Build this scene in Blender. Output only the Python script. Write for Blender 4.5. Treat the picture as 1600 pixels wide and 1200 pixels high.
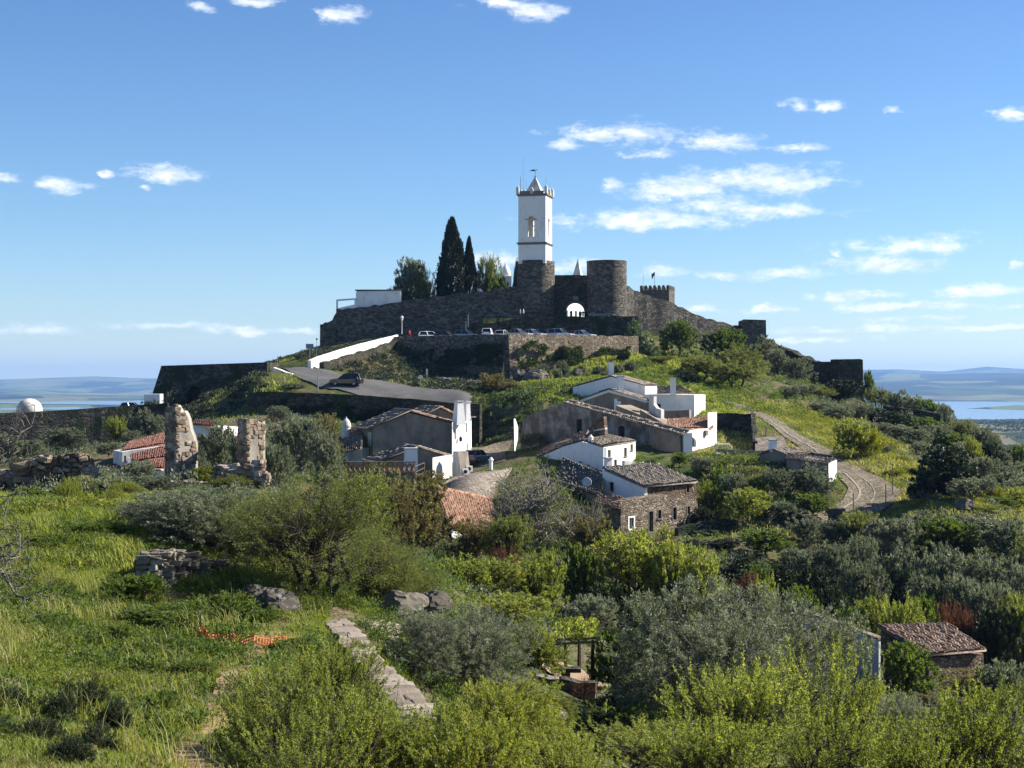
import bpy, bmesh, math, random
import numpy as np
from mathutils import Vector, noise as mnoise

for o in list(bpy.data.objects):
    bpy.data.objects.remove(o, do_unlink=True)
sc = bpy.context.scene
COL = sc.collection
R = math.radians

# ------------------------------------------------------------------ camera
cam_d = bpy.data.cameras.new('camera')
cam_d.sensor_width = 36.0
cam_d.lens = 54.0
cam_d.clip_start = 0.5
cam_d.clip_end = 80000
cam = bpy.data.objects.new('camera', cam_d)
COL.objects.link(cam)
cam.location = (0, 0, 0)
cam.rotation_euler = (R(90), 0, 0)
sc.camera = cam

# ------------------------------------------------------------------ sun and sky
SUN_PHI = 105.0      # measured from the direction towards the viewer, turning to the right
SUN_EL = 35.0
sx, sy = math.sin(R(SUN_PHI)), -math.cos(R(SUN_PHI))
sun_dir = Vector((sx * math.cos(R(SUN_EL)), sy * math.cos(R(SUN_EL)), math.sin(R(SUN_EL))))
sun_d = bpy.data.lights.new('sun', 'SUN')
sun_d.energy = 5.0
sun_d.angle = R(0.53)
sun_d.color = (1.0, 0.93, 0.82)
sun = bpy.data.objects.new('sun', sun_d)
COL.objects.link(sun)
sun.location = (60, 30, 80)
sun.rotation_euler = sun_dir.to_track_quat('Z', 'Y').to_euler()

world = bpy.data.worlds.new('World')
sc.world = world
world.use_nodes = True
SKY_STRENGTH = 0.066
CLOUD_WHITE = 9.4


def build_sky():
    nt = world.node_tree
    nt.nodes.clear()
    N = nt.nodes.new
    L = nt.links.new
    out = N('ShaderNodeOutputWorld')
    bg = N('ShaderNodeBackground')
    bg.inputs['Strength'].default_value = SKY_STRENGTH
    sky = N('ShaderNodeTexSky')
    sky.sky_type = 'NISHITA'
    sky.sun_disc = False
    sky.sun_elevation = R(SUN_EL)
    sky.sun_rotation = math.atan2(sx, sy)
    sky.altitude = 350
    sky.air_density = 1.0
    sky.dust_density = 0.1
    sky.ozone_density = 2.6
    tc = N('ShaderNodeTexCoord')
    D = tc.outputs['Generated']

    def math_(op, a, b=None, c=None, clamp=False):
        n = N('ShaderNodeMath')
        n.operation = op
        n.use_clamp = clamp
        for i, v in enumerate((a, b, c)):
            if v is None:
                continue
            if isinstance(v, (int, float)):
                n.inputs[i].default_value = v
            else:
                L(v, n.inputs[i])
        return n.outputs[0]

    sep = N('ShaderNodeSeparateXYZ')
    L(D, sep.inputs[0])
    az = math_('ARCTAN2', sep.outputs[0], sep.outputs[1])
    el = math_('ARCSINE', sep.outputs[2])
    comb = N('ShaderNodeCombineXYZ')
    L(az, comb.inputs[0])
    L(el, comb.inputs[1])
    ang = comb.outputs[0]

    def noise(vec, scale, detail, rough, lac=2.1, sc3=(1, 1, 1), off=(0, 0, 0)):
        m = N('ShaderNodeMapping')
        m.inputs['Scale'].default_value = sc3
        m.inputs['Location'].default_value = off
        L(vec, m.inputs[0])
        n = N('ShaderNodeTexNoise')
        n.inputs['Scale'].default_value = scale
        n.inputs['Detail'].default_value = detail
        n.inputs['Roughness'].default_value = rough
        n.inputs['Lacunarity'].default_value = lac
        L(m.outputs[0], n.inputs['Vector'])
        return n

    # placed clouds: (x, y, half width, half height) as seen on the 1600x1200 photograph, turned into azimuth and elevation
    clouds = [(968, 208, 88, 17), (880, 228, 26, 8), (1126, 222, 68, 15), (1022, 240, 36, 8), (1252, 233, 38, 7),
              (1190, 284, 118, 24), (1062, 296, 72, 23), (1110, 322, 70, 20), (1000, 342, 150, 17), (1180, 332, 110, 13), (950, 290, 26, 10),
              (1428, 382, 92, 15), (1384, 413, 78, 15), (1232, 429, 62, 10), (1130, 432, 30, 8), (1028, 425, 40, 10),
              (1330, 464, 84, 8), (1420, 478, 112, 8), (1550, 455, 70, 9), (1205, 484, 42, 6), (1440, 497, 66, 5),
              (1580, 176, 28, 11), (1292, 165, 34, 8), (1245, 166, 22, 9), (1400, 172, 14, 5), (1580, 478, 44, 7),
              (1340, 515, 150, 6), (1530, 512, 110, 6), (1250, 530, 120, 5), (1180, 470, 0.1, 0.1),
              (262, 272, 52, 13), (92, 288, 52, 10), (12, 283, 22, 6), (166, 274, 12, 6), (228, 293, 12, 4),
              (540, 22, 34, 11), (312, 12, 24, 8), (845, 18, 44, 14), (785, 6, 40, 9), (400, 2, 40, 7),
              (55, 517, 60, 8), (300, 510, 120, 7), (420, 517, 90, 6), (905, 415, 50, 13), (780, 408, 60, 13), (1100, 484, 30, 6),
              (1590, 412, 14, 7), (1308, 396, 8, 7)]
    hair = [(1540, 258, 66, 5, -14)]
    w1 = noise(ang, 30, 5, 0.66, sc3=(1, 1.9, 1))
    w2 = noise(ang, 62, 5, 0.6, sc3=(1, 2.2, 1), off=(3.1, 1.7, 0))
    vs = N('ShaderNodeVectorMath')
    vs.operation = 'MULTIPLY_ADD'
    L(w1.outputs['Color'], vs.inputs[0])
    vs.inputs[1].default_value = (0.034, 0.013, 0)
    vs.inputs[2].default_value = (-0.017, -0.0065, 0)
    vs2 = N('ShaderNodeVectorMath')
    vs2.operation = 'ADD'
    L(ang, vs2.inputs[0])
    L(vs.outputs[0], vs2.inputs[1])
    warped = vs2.outputs[0]
    acc = None
    hgt = None
    for (cx, cy, hw, hh) in clouds:
        a0 = math.atan((cx - 800) / 2400)
        e0 = math.atan((600 - cy) / 2400 * math.cos(a0))
        sxx, syy = 2400 / (hw * 1.2), 2400 / (hh * 1.18)
        m = N('ShaderNodeVectorMath')
        m.operation = 'MULTIPLY_ADD'
        L(warped, m.inputs[0])
        m.inputs[1].default_value = (sxx, syy, 0)
        m.inputs[2].default_value = (-a0 * sxx, -e0 * syy, 0)
        ln = N('ShaderNodeVectorMath')
        ln.operation = 'LENGTH'
        L(m.outputs[0], ln.inputs[0])
        acc = ln.outputs['Value'] if acc is None else math_('SMOOTH_MIN', acc, ln.outputs['Value'], 0.25)
    dens = math_('SUBTRACT', 1.0, acc)
    # ragged edge
    nz = math_('MULTIPLY_ADD', w2.outputs[0], 1.9, -0.95)
    nz1 = math_('MULTIPLY_ADD', w1.outputs[0], 2.2, -1.1)
    d2 = math_('ADD', math_('ADD', dens, nz), nz1)
    mr = N('ShaderNodeMapRange')
    mr.interpolation_type = 'SMOOTHSTEP'
    L(d2, mr.inputs[0])
    mr.inputs[1].default_value = -0.08
    mr.inputs[2].default_value = 1.15
    alpha = math_('MULTIPLY', mr.outputs[0], 0.94)
    # soft grey undersides inside thick cloud
    sh = noise(ang, 48, 3, 0.6, sc3=(1, 2.4, 1), off=(0.0, 0.012, 0))
    shade = N('ShaderNodeMapRange')
    L(math_('ADD', math_('MULTIPLY', sh.outputs[0], 1.4), math_('MULTIPLY', d2, -0.15)), shade.inputs[0])
    shade.inputs[1].default_value = 0.45
    shade.inputs[2].default_value = 0.75
    cr = N('ShaderNodeMix')
    cr.data_type = 'RGBA'
    L(shade.outputs[0], cr.inputs['Factor'])
    w = CLOUD_WHITE
    cr.inputs['A'].default_value = (w * 0.62, w * 0.70, w * 0.82, 1)
    cr.inputs['B'].default_value = (w * 1.0, w * 1.0, w * 1.0, 1)
    # the clear sky, its blue a little deeper than the model's, paler towards the horizon
    tint = N('ShaderNodeMix')
    tint.data_type = 'RGBA'
    tint.blend_type = 'MULTIPLY'
    tint.inputs['Factor'].default_value = 1.0
    L(sky.outputs[0], tint.inputs['A'])
    er = N('ShaderNodeValToRGB')
    e = er.color_ramp.elements
    e[0].position, e[0].color = 0.0, (0.87, 0.93, 1.03, 1)
    e[1].position, e[1].color = 1.0, (0.49, 0.69, 0.95, 1)
    k_ = e.new(0.35)
    k_.color = (0.66, 0.83, 1.01, 1)
    L(math_('MULTIPLY', el, 3.3, clamp=True), er.inputs[0])
    L(er.outputs[0], tint.inputs['B'])
    base = tint.outputs['Result']
    mix = N('ShaderNodeMix')
    mix.data_type = 'RGBA'
    L(alpha, mix.inputs['Factor'])
    L(base, mix.inputs['A'])
    L(cr.outputs['Result'], mix.inputs['B'])
    L(mix.outputs['Result'], bg.inputs['Color'])
    # scattered clouds of the same kind over the rest of the sky (a flat layer at cloud height)
    zz = math_('MAXIMUM', sep.outputs[2], 0.03)
    lay = N('ShaderNodeCombineXYZ')
    L(math_('DIVIDE', sep.outputs[0], zz), lay.inputs[0])
    L(math_('DIVIDE', sep.outputs[1], zz), lay.inputs[1])
    g = noise(lay.outputs[0], 0.8, 4, 0.6, off=(5.3, 2.2, 0))
    away = math_('MULTIPLY', math_('SUBTRACT', math_('ABSOLUTE', az), 0.36), 8.0, clamp=True)
    up = math_('MULTIPLY', math_('SUBTRACT', el, 0.285), 8.0, clamp=True)
    gate = math_('MAXIMUM', away, up)
    ga = math_('MULTIPLY', math_('MULTIPLY_ADD', g.outputs[0], 4.0, -2.3, clamp=True), gate)
    mix2 = N('ShaderNodeMix')
    mix2.data_type = 'RGBA'
    L(ga, mix2.inputs['Factor'])
    L(base, mix2.inputs['A'])
    mix2.inputs['B'].default_value = (w * 0.93, w * 0.95, w * 0.97, 1)
    bg2 = N('ShaderNodeBackground')
    bg2.inputs['Strength'].default_value = SKY_STRENGTH
    L(mix2.outputs['Result'], bg2.inputs['Color'])
    inwin = math_('MULTIPLY', math_('LESS_THAN', math_('ABSOLUTE', az), 0.36), math_('MULTIPLY', math_('LESS_THAN', el, 0.285), math_('GREATER_THAN', el, -0.01)))
    ms = N('ShaderNodeMixShader')
    L(inwin, ms.inputs[0])
    L(bg2.outputs[0], ms.inputs[1])
    L(bg.outputs[0], ms.inputs[2])
    L(ms.outputs[0], out.inputs['Surface'])


build_sky()
world.cycles.sampling_method = 'MANUAL'
world.cycles.sample_map_resolution = 256

vs_ = sc.view_settings
vs_.view_transform = 'Standard'
vs_.look = 'None'
vs_.exposure = 1.18
vs_.gamma = 1.0
vs_.use_curve_mapping = False
sc.render.engine = 'CYCLES'
cy = sc.cycles
cy.use_denoising = True
cy.denoiser = 'OPENIMAGEDENOISE'
cy.denoising_input_passes = 'RGB_ALBEDO_NORMAL'
cy.max_bounces = 5
cy.diffuse_bounces = 3
cy.glossy_bounces = 2
cy.transmission_bounces = 3
cy.volume_bounces = 0
cy.transparent_max_bounces = 6
cy.caustics_reflective = False
cy.caustics_refractive = False
cy.use_adaptive_sampling = True
cy.adaptive_threshold = 0.012
cy.sample_clamp_indirect = 6.0

# ------------------------------------------------------------------ helpers
F = 2400.0


def P(px, py, Y):
    """the point at distance Y seen at photograph pixel (px, py)"""
    return Vector(((px - 800) / F * Y, Y, (600 - py) / F * Y))


def rngf(seed):
    return np.random.default_rng(seed)


def tag(o, label=None, cat=None, group=None, kind=None):
    if label:
        o['label'] = label
    if cat:
        o['category'] = cat
    if group:
        o['group'] = group
    if kind:
        o['kind'] = kind
    return o


def empty(name, loc, label=None, cat=None, group=None, rz=0.0, kind=None):
    o = bpy.data.objects.new(name, None)
    COL.objects.link(o)
    o.location = loc
    o.rotation_euler = (0, 0, rz)
    o.empty_display_size = 0.3
    return tag(o, label, cat, group, kind)


def wloc(o):
    v = Vector((0, 0, 0))
    while o is not None:
        v = v + o.location
        o = o.parent
    return v


def link(name, me, parent=None, loc=(0, 0, 0)):
    o = bpy.data.objects.new(name, me)
    COL.objects.link(o)
    o.location = loc
    if parent is not None:
        o.parent = parent
    return o


def mesh_np(name, verts, faces, mat=None, smooth=False, attr=None, mats=None, midx=None):
    """mesh from an (n,3) array and an (m,k) array of faces of equal size"""
    verts = np.asarray(verts, dtype=np.float32)
    faces = np.asarray(faces, dtype=np.int32)
    me = bpy.data.meshes.new(name)
    me.vertices.add(len(verts))
    me.vertices.foreach_set('co', verts.ravel())
    k = faces.shape[1]
    me.loops.add(faces.size)
    me.loops.foreach_set('vertex_index', faces.ravel())
    me.polygons.add(len(faces))
    me.polygons.foreach_set('loop_start', np.arange(0, faces.size, k, dtype=np.int32))
    try:
        me.polygons.foreach_set('loop_total', np.full(len(faces), k, dtype=np.int32))
    except Exception:
        pass
    if smooth:
        me.polygons.foreach_set('use_smooth', np.ones(len(faces), dtype=bool))
    if attr is not None:
        for nm, arr in attr.items():
            a = me.attributes.new(nm, 'FLOAT', 'POINT')
            a.data.foreach_set('value', np.asarray(arr, dtype=np.float32))
    if mat is not None:
        me.materials.append(mat)
    me.update(calc_edges=True)
    me.validate()
    return me


class MB:
    """collects polygons in world coordinates"""

    def __init__(self):
        self.v = []
        self.f = []

    def add(self, vs, fs):
        b = len(self.v)
        self.v.extend([tuple(p) for p in vs])
        self.f.extend([tuple(i + b for i in f) for f in fs])
        return self

    def box(self, c, s, rz=0.0, taper=1.0, dirx=None):
        cx, cy_, cz = c
        hx, hy, hz = s[0] / 2, s[1] / 2, s[2] / 2
        ca, sa = math.cos(rz), math.sin(rz)
        vs = []
        for dz, t in ((-hz, 1.0), (hz, taper)):
            for dx, dy in ((-hx, -hy), (hx, -hy), (hx, hy), (-hx, hy)):
                x, y = dx * t, dy * t
                vs.append((cx + x * ca - y * sa, cy_ + x * sa + y * ca, cz + dz))
        return self.add(vs, [(3, 2, 1, 0), (4, 5, 6, 7), (0, 1, 5, 4), (1, 2, 6, 5), (2, 3, 7, 6), (3, 0, 4, 7)])

    def prism(self, poly, vec):
        n = len(poly)
        vec = Vector(vec)
        a = [Vector(p) for p in poly]
        b = [p + vec for p in a]
        fs = [tuple(range(n - 1, -1, -1)), tuple(range(n, 2 * n))]
        for i in range(n):
            j = (i + 1) % n
            fs.append((i, j, n + j, n + i))
        return self.add(a + b, fs)

    def tube(self, pts, radii, sides=6, cap=True):
        pts = [Vector(p) for p in pts]
        n = len(pts)
        if isinstance(radii, (int, float)):
            radii = [radii] * n
        rings = []
        for i, p in enumerate(pts):
            d = (pts[min(i + 1, n - 1)] - pts[max(i - 1, 0)])
            if d.length < 1e-6:
                d = Vector((0, 0, 1))
            d.normalize()
            ref = Vector((1, 0, 0)) if abs(d.x) < 0.8 else Vector((0, 1, 0))
            u = d.cross(ref).normalized()
            w = d.cross(u)
            rings.append([p + (u * math.cos(2 * math.pi * k / sides) + w * math.sin(2 * math.pi * k / sides)) * radii[i] for k in range(sides)])
        vs = [q for r in rings for q in r]
        fs = []
        for i in range(n - 1):
            for k in range(sides):
                k2 = (k + 1) % sides
                fs.append((i * sides + k, i * sides + k2, (i + 1) * sides + k2, (i + 1) * sides + k))
        if cap:
            fs.append(tuple(range(sides - 1, -1, -1)))
            fs.append(tuple((n - 1) * sides + k for k in range(sides)))
        return self.add(vs, fs)

    def lathe(self, c, prof, sides=24, a0=0.0, a1=2 * math.pi):
        c = Vector(c)
        full = abs(a1 - a0 - 2 * math.pi) < 1e-6
        m = sides if full else sides + 1
        vs = []
        for (r, z) in prof:
            for k in range(m):
                a = a0 + (a1 - a0) * k / sides
                vs.append((c.x + r * math.cos(a), c.y + r * math.sin(a), c.z + z))
        fs = []
        for i in range(len(prof) - 1):
            for k in range(sides):
                k2 = (k + 1) % m
                fs.append((i * m + k, i * m + k2, (i + 1) * m + k2, (i + 1) * m + k))
        if full:
            fs.append(tuple(range(m - 1, -1, -1)))
            fs.append(tuple((len(prof) - 1) * m + k for k in range(m)))
        return self.add(vs, fs)

    def build(self, name, mat, parent=None, origin=None, smooth=False, label=None, cat=None, group=None, kind=None, bevel=0.0):
        off = wloc(parent) if parent is not None else Vector(origin if origin is not None else (0, 0, 0))
        me = bpy.data.meshes.new(name)
        me.from_pydata([(p[0] - off.x, p[1] - off.y, p[2] - off.z) for p in self.v], [], self.f)
        if mat is not None:
            me.materials.append(mat)
        bm = bmesh.new()
        bm.from_mesh(me)
        bmesh.ops.recalc_face_normals(bm, faces=bm.faces)
        if bevel > 0:
            bmesh.ops.bevel(bm, geom=bm.edges[:], offset=bevel, segments=1, affect='EDGES', clamp_overlap=True)
        bm.to_mesh(me)
        bm.free()
        if smooth:
            for p in me.polygons:
                p.use_smooth = True
        o = link(name, me, parent, (0, 0, 0) if parent is not None else off)
        return tag(o, label, cat, group, kind)


def cut(obj, cutters):
    """subtract the boxes / prisms in MB cutters from a mesh object"""
    if not cutters.v:
        return obj
    me = bpy.data.meshes.new('cutter')
    off = wloc(obj)
    me.from_pydata([(p[0] - off.x, p[1] - off.y, p[2] - off.z) for p in cutters.v], [], cutters.f)
    bm = bmesh.new()
    bm.from_mesh(me)
    bmesh.ops.recalc_face_normals(bm, faces=bm.faces)
    bm.to_mesh(me)
    bm.free()
    c = bpy.data.objects.new('cutter', me)
    COL.objects.link(c)
    c.location = off
    md = obj.modifiers.new('cut', 'BOOLEAN')
    md.operation = 'DIFFERENCE'
    md.solver = 'EXACT'
    md.object = c
    md.use_self = True
    bpy.context.view_layer.update()
    dg = bpy.context.evaluated_depsgraph_get()
    new = bpy.data.meshes.new_from_object(obj.evaluated_get(dg))
    obj.modifiers.clear()
    old = obj.data
    if len(new.polygons) > 3:
        obj.data = new
    bpy.data.objects.remove(c, do_unlink=True)
    return obj


def copy_tree(o, parent=None):
    c = o.copy()
    COL.objects.link(c)
    c.parent = parent
    for ch in o.children:
        copy_tree(ch, c)
    return c


def children_of(o):
    return [c for c in bpy.data.objects if c.parent == o]


# ------------------------------------------------------------------ materials
MATS = {}


class NT:
    def __init__(self, name):
        self.m = bpy.data.materials.new(name)
        self.m.use_nodes = True
        self.nt = self.m.node_tree
        self.nt.nodes.clear()
        self.out = self.n('ShaderNodeOutputMaterial')
        self.geo = None

    def n(self, t):
        return self.nt.nodes.new(t)

    def l(self, a, b):
        self.nt.links.new(a, b)

    def pos(self):
        if self.geo is None:
            self.geo = self.n('ShaderNodeNewGeometry')
        return self.geo.outputs['Position']

    def obj(self):
        return self.n('ShaderNodeTexCoord').outputs['Object']

    def mapping(self, vec, scale=(1, 1, 1), loc=(0, 0, 0), rot=(0, 0, 0)):
        m = self.n('ShaderNodeMapping')
        m.inputs['Scale'].default_value = scale
        m.inputs['Location'].default_value = loc
        m.inputs['Rotation'].default_value = rot
        self.l(vec, m.inputs[0])
        return m.outputs[0]

    def noise(self, vec, scale, detail=4, rough=0.6, color=False):
        t = self.n('ShaderNodeTexNoise')
        t.inputs['Scale'].default_value = scale
        t.inputs['Detail'].default_value = detail
        t.inputs['Roughness'].default_value = rough
        self.l(vec, t.inputs['Vector'])
        return t.outputs['Color' if color else 'Fac']

    def vor(self, vec, scale, feature='F1', out='Distance', rand=1.0):
        t = self.n('ShaderNodeTexVoronoi')
        t.feature = feature
        t.inputs['Scale'].default_value = scale
        t.inputs['Randomness'].default_value = rand
        self.l(vec, t.inputs['Vector'])
        return t.outputs[out]

    def ramp(self, fac, stops, interp='LINEAR'):
        r = self.n('ShaderNodeValToRGB')
        r.color_ramp.interpolation = interp
        e = r.color_ramp.elements
        while len(e) < len(stops):
            e.new(0.5)
        for i, (p, c) in enumerate(stops):
            e[i].position = p
            e[i].color = (c[0], c[1], c[2], 1) if not isinstance(c, (int, float)) else (c, c, c, 1)
        self.l(fac, r.inputs[0])
        return r.outputs[0]

    def mix(self, fac, a, b, mode='MIX'):
        m = self.n('ShaderNodeMix')
        m.data_type = 'RGBA'
        m.blend_type = mode
        for key, v in (('Factor', fac), ('A', a), ('B', b)):
            s = m.inputs[key]
            if isinstance(v, (int, float)):
                s.default_value = v if key == 'Factor' else (v, v, v, 1)
            elif isinstance(v, tuple):
                s.default_value = (v[0], v[1], v[2], 1)
            else:
                self.l(v, s)
        return m.outputs['Result']

    def math(self, op, a, b=0.0, clamp=False):
        m = self.n('ShaderNodeMath')
        m.operation = op
        m.use_clamp = clamp
        for i, v in enumerate((a, b)):
            if isinstance(v, (int, float)):
                m.inputs[i].default_value = v
            else:
                self.l(v, m.inputs[i])
        return m.outputs[0]

    def mrange(self, v, a, b, c=0.0, d=1.0):
        m = self.n('ShaderNodeMapRange')
        self.l(v, m.inputs[0])
        for i, x in enumerate((a, b, c, d)):
            m.inputs[i + 1].default_value = x
        return m.outputs[0]

    def bump(self, h, strength=0.5, dist=0.1):
        b = self.n('ShaderNodeBump')
        b.inputs['Strength'].default_value = strength
        b.inputs['Distance'].default_value = dist
        self.l(h, b.inputs['Height'])
        return b.outputs[0]

    def bsdf(self, color, rough=0.85, normal=None, spec=0.25, metal=0.0, coat=0.0):
        p = self.n('ShaderNodeBsdfPrincipled')
        if isinstance(color, tuple):
            p.inputs['Base Color'].default_value = (color[0], color[1], color[2], 1)
        else:
            self.l(color, p.inputs['Base Color'])
        if isinstance(rough, (int, float)):
            p.inputs['Roughness'].default_value = rough
        else:
            self.l(rough, p.inputs['Roughness'])
        p.inputs['Specular IOR Level'].default_value = spec
        p.inputs['Metallic'].default_value = metal
        p.inputs['Coat Weight'].default_value = coat
        if normal is not None:
            self.l(normal, p.inputs['Normal'])
        self.l(p.outputs[0], self.out.inputs['Surface'])
        return self.m


def mat_masonry(name, dark, mid, light, scale=2.2, bump=0.7, moss=None, moss_amt=0.0, flat=1.9):
    """rough rubble masonry: irregular stones, pale mortar, big weather patches"""
    t = NT(name)
    p = t.pos()
    wob = t.mix(0.12, p, t.noise(p, 1.7, 3, 0.6, True), 'ADD')
    q = t.mapping(wob, (1, 1, flat))
    cell = t.vor(q, scale, 'F1', 'Color')
    edge = t.vor(q, scale, 'DISTANCE_TO_EDGE', 'Distance')
    v = t.n('ShaderNodeSeparateColor')
    t.l(cell, v.inputs[0])
    col = t.ramp(v.outputs[0], [(0.0, dark), (0.5, mid), (1.0, light)])
    big = t.noise(p, 0.22, 6, 0.62)
    col = t.mix(t.mrange(big, 0.38, 0.68), col, t.mix(0.55, col, (dark[0] * 0.7, dark[1] * 0.7, dark[2] * 0.7)))
    fine = t.noise(p, 9, 4, 0.6)
    col = t.mix(0.4, col, t.ramp(fine, [(0.3, 0.35), (0.7, 1.25)]), 'MULTIPLY')
    mort = t.mrange(edge, 0.0, 0.05)
    col = t.mix(mort, t.mix(0.5, col, (mid[0] * 0.55, mid[1] * 0.55, mid[2] * 0.55)), col)
    if moss is not None:
        mm = t.noise(p, 0.5, 5, 0.65)
        col = t.mix(t.mrange(mm, 0.62 - moss_amt, 0.72 - moss_amt), col, moss)
    h = t.math('ADD', t.math('MULTIPLY', t.mrange(edge, 0, 0.16), 1.0), t.math('MULTIPLY', fine, 0.6))
    return t.bsdf(col, 0.92, t.bump(h, bump, 0.12), 0.12)


def mat_plaster(name, base, stain, amt=0.5, streak=True, rough=0.85, bump=0.25):
    t = NT(name)
    p = t.pos()
    n1 = t.noise(t.mapping(p, (1, 1, 0.42)), 1.1, 6, 0.7)
    n2 = t.noise(p, 0.55, 5, 0.6)
    n3 = t.noise(p, 14, 3, 0.6)
    f = t.math('ADD', t.math('MULTIPLY', n1, 0.6), t.math('MULTIPLY', n2, 0.4))
    m = t.mrange(f, 0.62 - 0.25 * amt, 0.72)
    col = t.mix(t.math('MULTIPLY', m, min(1.0, 0.35 + amt)), base, stain)
    col = t.mix(0.18, col, t.ramp(n3, [(0.3, 0.55), (0.7, 1.1)]), 'MULTIPLY')
    h = t.math('ADD', t.math('MULTIPLY', t.noise(p, 3.0, 3, 0.5), 0.8), t.math('MULTIPLY', n3, 0.25))
    return t.bsdf(col, rough, t.bump(h, bump, 0.06), 0.2)


def mat_plain(name, col, rough=0.6, spec=0.3, metal=0.0, var=0.25, coat=0.0, scale=6.0):
    t = NT(name)
    n = t.noise(t.obj(), scale, 4, 0.6)
    c = t.mix(1.0, col, t.ramp(n, [(0.25, 1 - var), (0.75, 1 + var * 0.4)]), 'MULTIPLY')
    return t.bsdf(c, rough, None, spec, metal, coat)


def mat_leaf(name, c0, c1, c2, trans=0.45, gloss=0.35, tint=0.10, tc=(1.0, 1.0, 0.45)):
    """leaf: colour by the leaf's own value, some light through, a little sheen"""
    t = NT(name)
    a = t.n('ShaderNodeAttribute')
    a.attribute_name = 'lv'
    oi = t.n('ShaderNodeObjectInfo')
    f = t.math('ADD', a.outputs['Fac'], t.math('MULTIPLY', oi.outputs['Random'], tint * 2))
    f = t.math('SUBTRACT', f, tint)
    col = t.ramp(f, [(0.0, c0), (0.5, c1), (1.0, c2)])
    p = t.n('ShaderNodeBsdfPrincipled')
    t.l(col, p.inputs['Base Color'])
    p.inputs['Roughness'].default_value = 0.55
    p.inputs['Specular IOR Level'].default_value = gloss
    tr = t.n('ShaderNodeBsdfTranslucent')
    t.l(t.mix(1.0, col, (1.5 * tc[0], 1.5 * tc[1], 1.5 * tc[2]), 'MULTIPLY'), tr.inputs['Color'])
    mx = t.n('ShaderNodeMixShader')
    mx.inputs[0].default_value = trans
    t.l(p.outputs[0], mx.inputs[1])
    t.l(tr.outputs[0], mx.inputs[2])
    t.l(mx.outputs[0], t.out.inputs['Surface'])
    return t.m


def mat_tiles(name, c0, c1, c2, lichen=0.5):
    t = NT(name)
    p = t.obj()
    cell = t.vor(p, 3.6, 'F1', 'Color')
    s = t.n('ShaderNodeSeparateColor')
    t.l(cell, s.inputs[0])
    col = t.ramp(s.outputs[0], [(0.0, c0), (0.5, c1), (1.0, c2)])
    n = t.noise(p, 0.9, 6, 0.7)
    col = t.mix(t.mrange(n, 0.66 - 0.3 * lichen, 0.78, 0, 0.8), col, (0.075, 0.068, 0.056))
    n2 = t.noise(p, 7.0, 4, 0.7)
    col = t.mix(t.mrange(n2, 0.56, 0.7, 0, 0.55), col, (0.26, 0.25, 0.21))
    return t.bsdf(col, 0.9, t.bump(n2, 0.4, 0.03), 0.15)


M = {}
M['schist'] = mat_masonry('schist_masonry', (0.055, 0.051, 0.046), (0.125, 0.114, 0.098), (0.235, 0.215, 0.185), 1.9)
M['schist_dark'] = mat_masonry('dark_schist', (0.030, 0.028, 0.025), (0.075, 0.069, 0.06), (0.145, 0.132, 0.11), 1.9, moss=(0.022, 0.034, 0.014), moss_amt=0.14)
M['schist_mossy'] = mat_masonry('mossy_schist', (0.032, 0.030, 0.024), (0.075, 0.066, 0.050), (0.13, 0.115, 0.088), 2.2, moss=(0.025, 0.045, 0.014), moss_amt=0.10)
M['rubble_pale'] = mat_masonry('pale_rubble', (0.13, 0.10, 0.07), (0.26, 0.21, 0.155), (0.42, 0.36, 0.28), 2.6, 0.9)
M['rubble_red'] = mat_masonry('reddish_rubble', (0.09, 0.065, 0.048), (0.20, 0.145, 0.105), (0.34, 0.26, 0.19), 3.0, 0.9)
M['white'] = mat_plaster('limewash', (0.82, 0.81, 0.78), (0.50, 0.47, 0.42), 0.42, bump=0.35)
M['white_old'] = mat_plaster('old_limewash', (0.70, 0.68, 0.63), (0.26, 0.23, 0.19), 0.75)
M['grey_render'] = mat_plaster('weathered_render', (0.30, 0.25, 0.20), (0.10, 0.085, 0.07), 0.9, bump=0.5)
M['brown_render'] = mat_plaster('brown_render', (0.31, 0.25, 0.19), (0.12, 0.095, 0.07), 0.8, bump=0.5)
M['peeled'] = mat_plaster('peeling_plaster', (0.12, 0.10, 0.083), (0.46, 0.44, 0.41), 0.6, bump=0.6)
M['tiles'] = mat_tiles('old_clay_tiles', (0.16, 0.10, 0.07), (0.27, 0.18, 0.125), (0.38, 0.28, 0.21), 0.6)
M['tiles_grey'] = mat_tiles('lichened_tiles', (0.13, 0.108, 0.088), (0.20, 0.168, 0.138), (0.29, 0.245, 0.20), 0.65)
M['tiles_warm'] = mat_tiles('warm_clay_tiles', (0.22, 0.11, 0.07), (0.34, 0.19, 0.12), (0.46, 0.31, 0.22), 0.35)
M['tiles_red'] = mat_tiles('red_clay_tiles', (0.13, 0.055, 0.042), (0.19, 0.085, 0.065), (0.25, 0.13, 0.105), 0.5)
M['glass_dark'] = mat_plain('dark_glass', (0.012, 0.014, 0.018), 0.12, 0.5, var=0.1)
M['wood_dark'] = mat_plain('dark_wood', (0.035, 0.026, 0.02), 0.7)
M['wood'] = mat_plain('weathered_wood', (0.16, 0.12, 0.085), 0.8)
M['iron'] = mat_plain('dark_iron', (0.02, 0.02, 0.022), 0.6)
M['steel'] = mat_plain('grey_steel', (0.32, 0.33, 0.34), 0.45, 0.5, 0.6)
M['stone_trim'] = mat_plain('stone_trim', (0.20, 0.18, 0.155), 0.9, var=0.4)
M['bronze'] = mat_plain('bronze', (0.05, 0.055, 0.04), 0.5, 0.4, 0.7)
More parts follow.
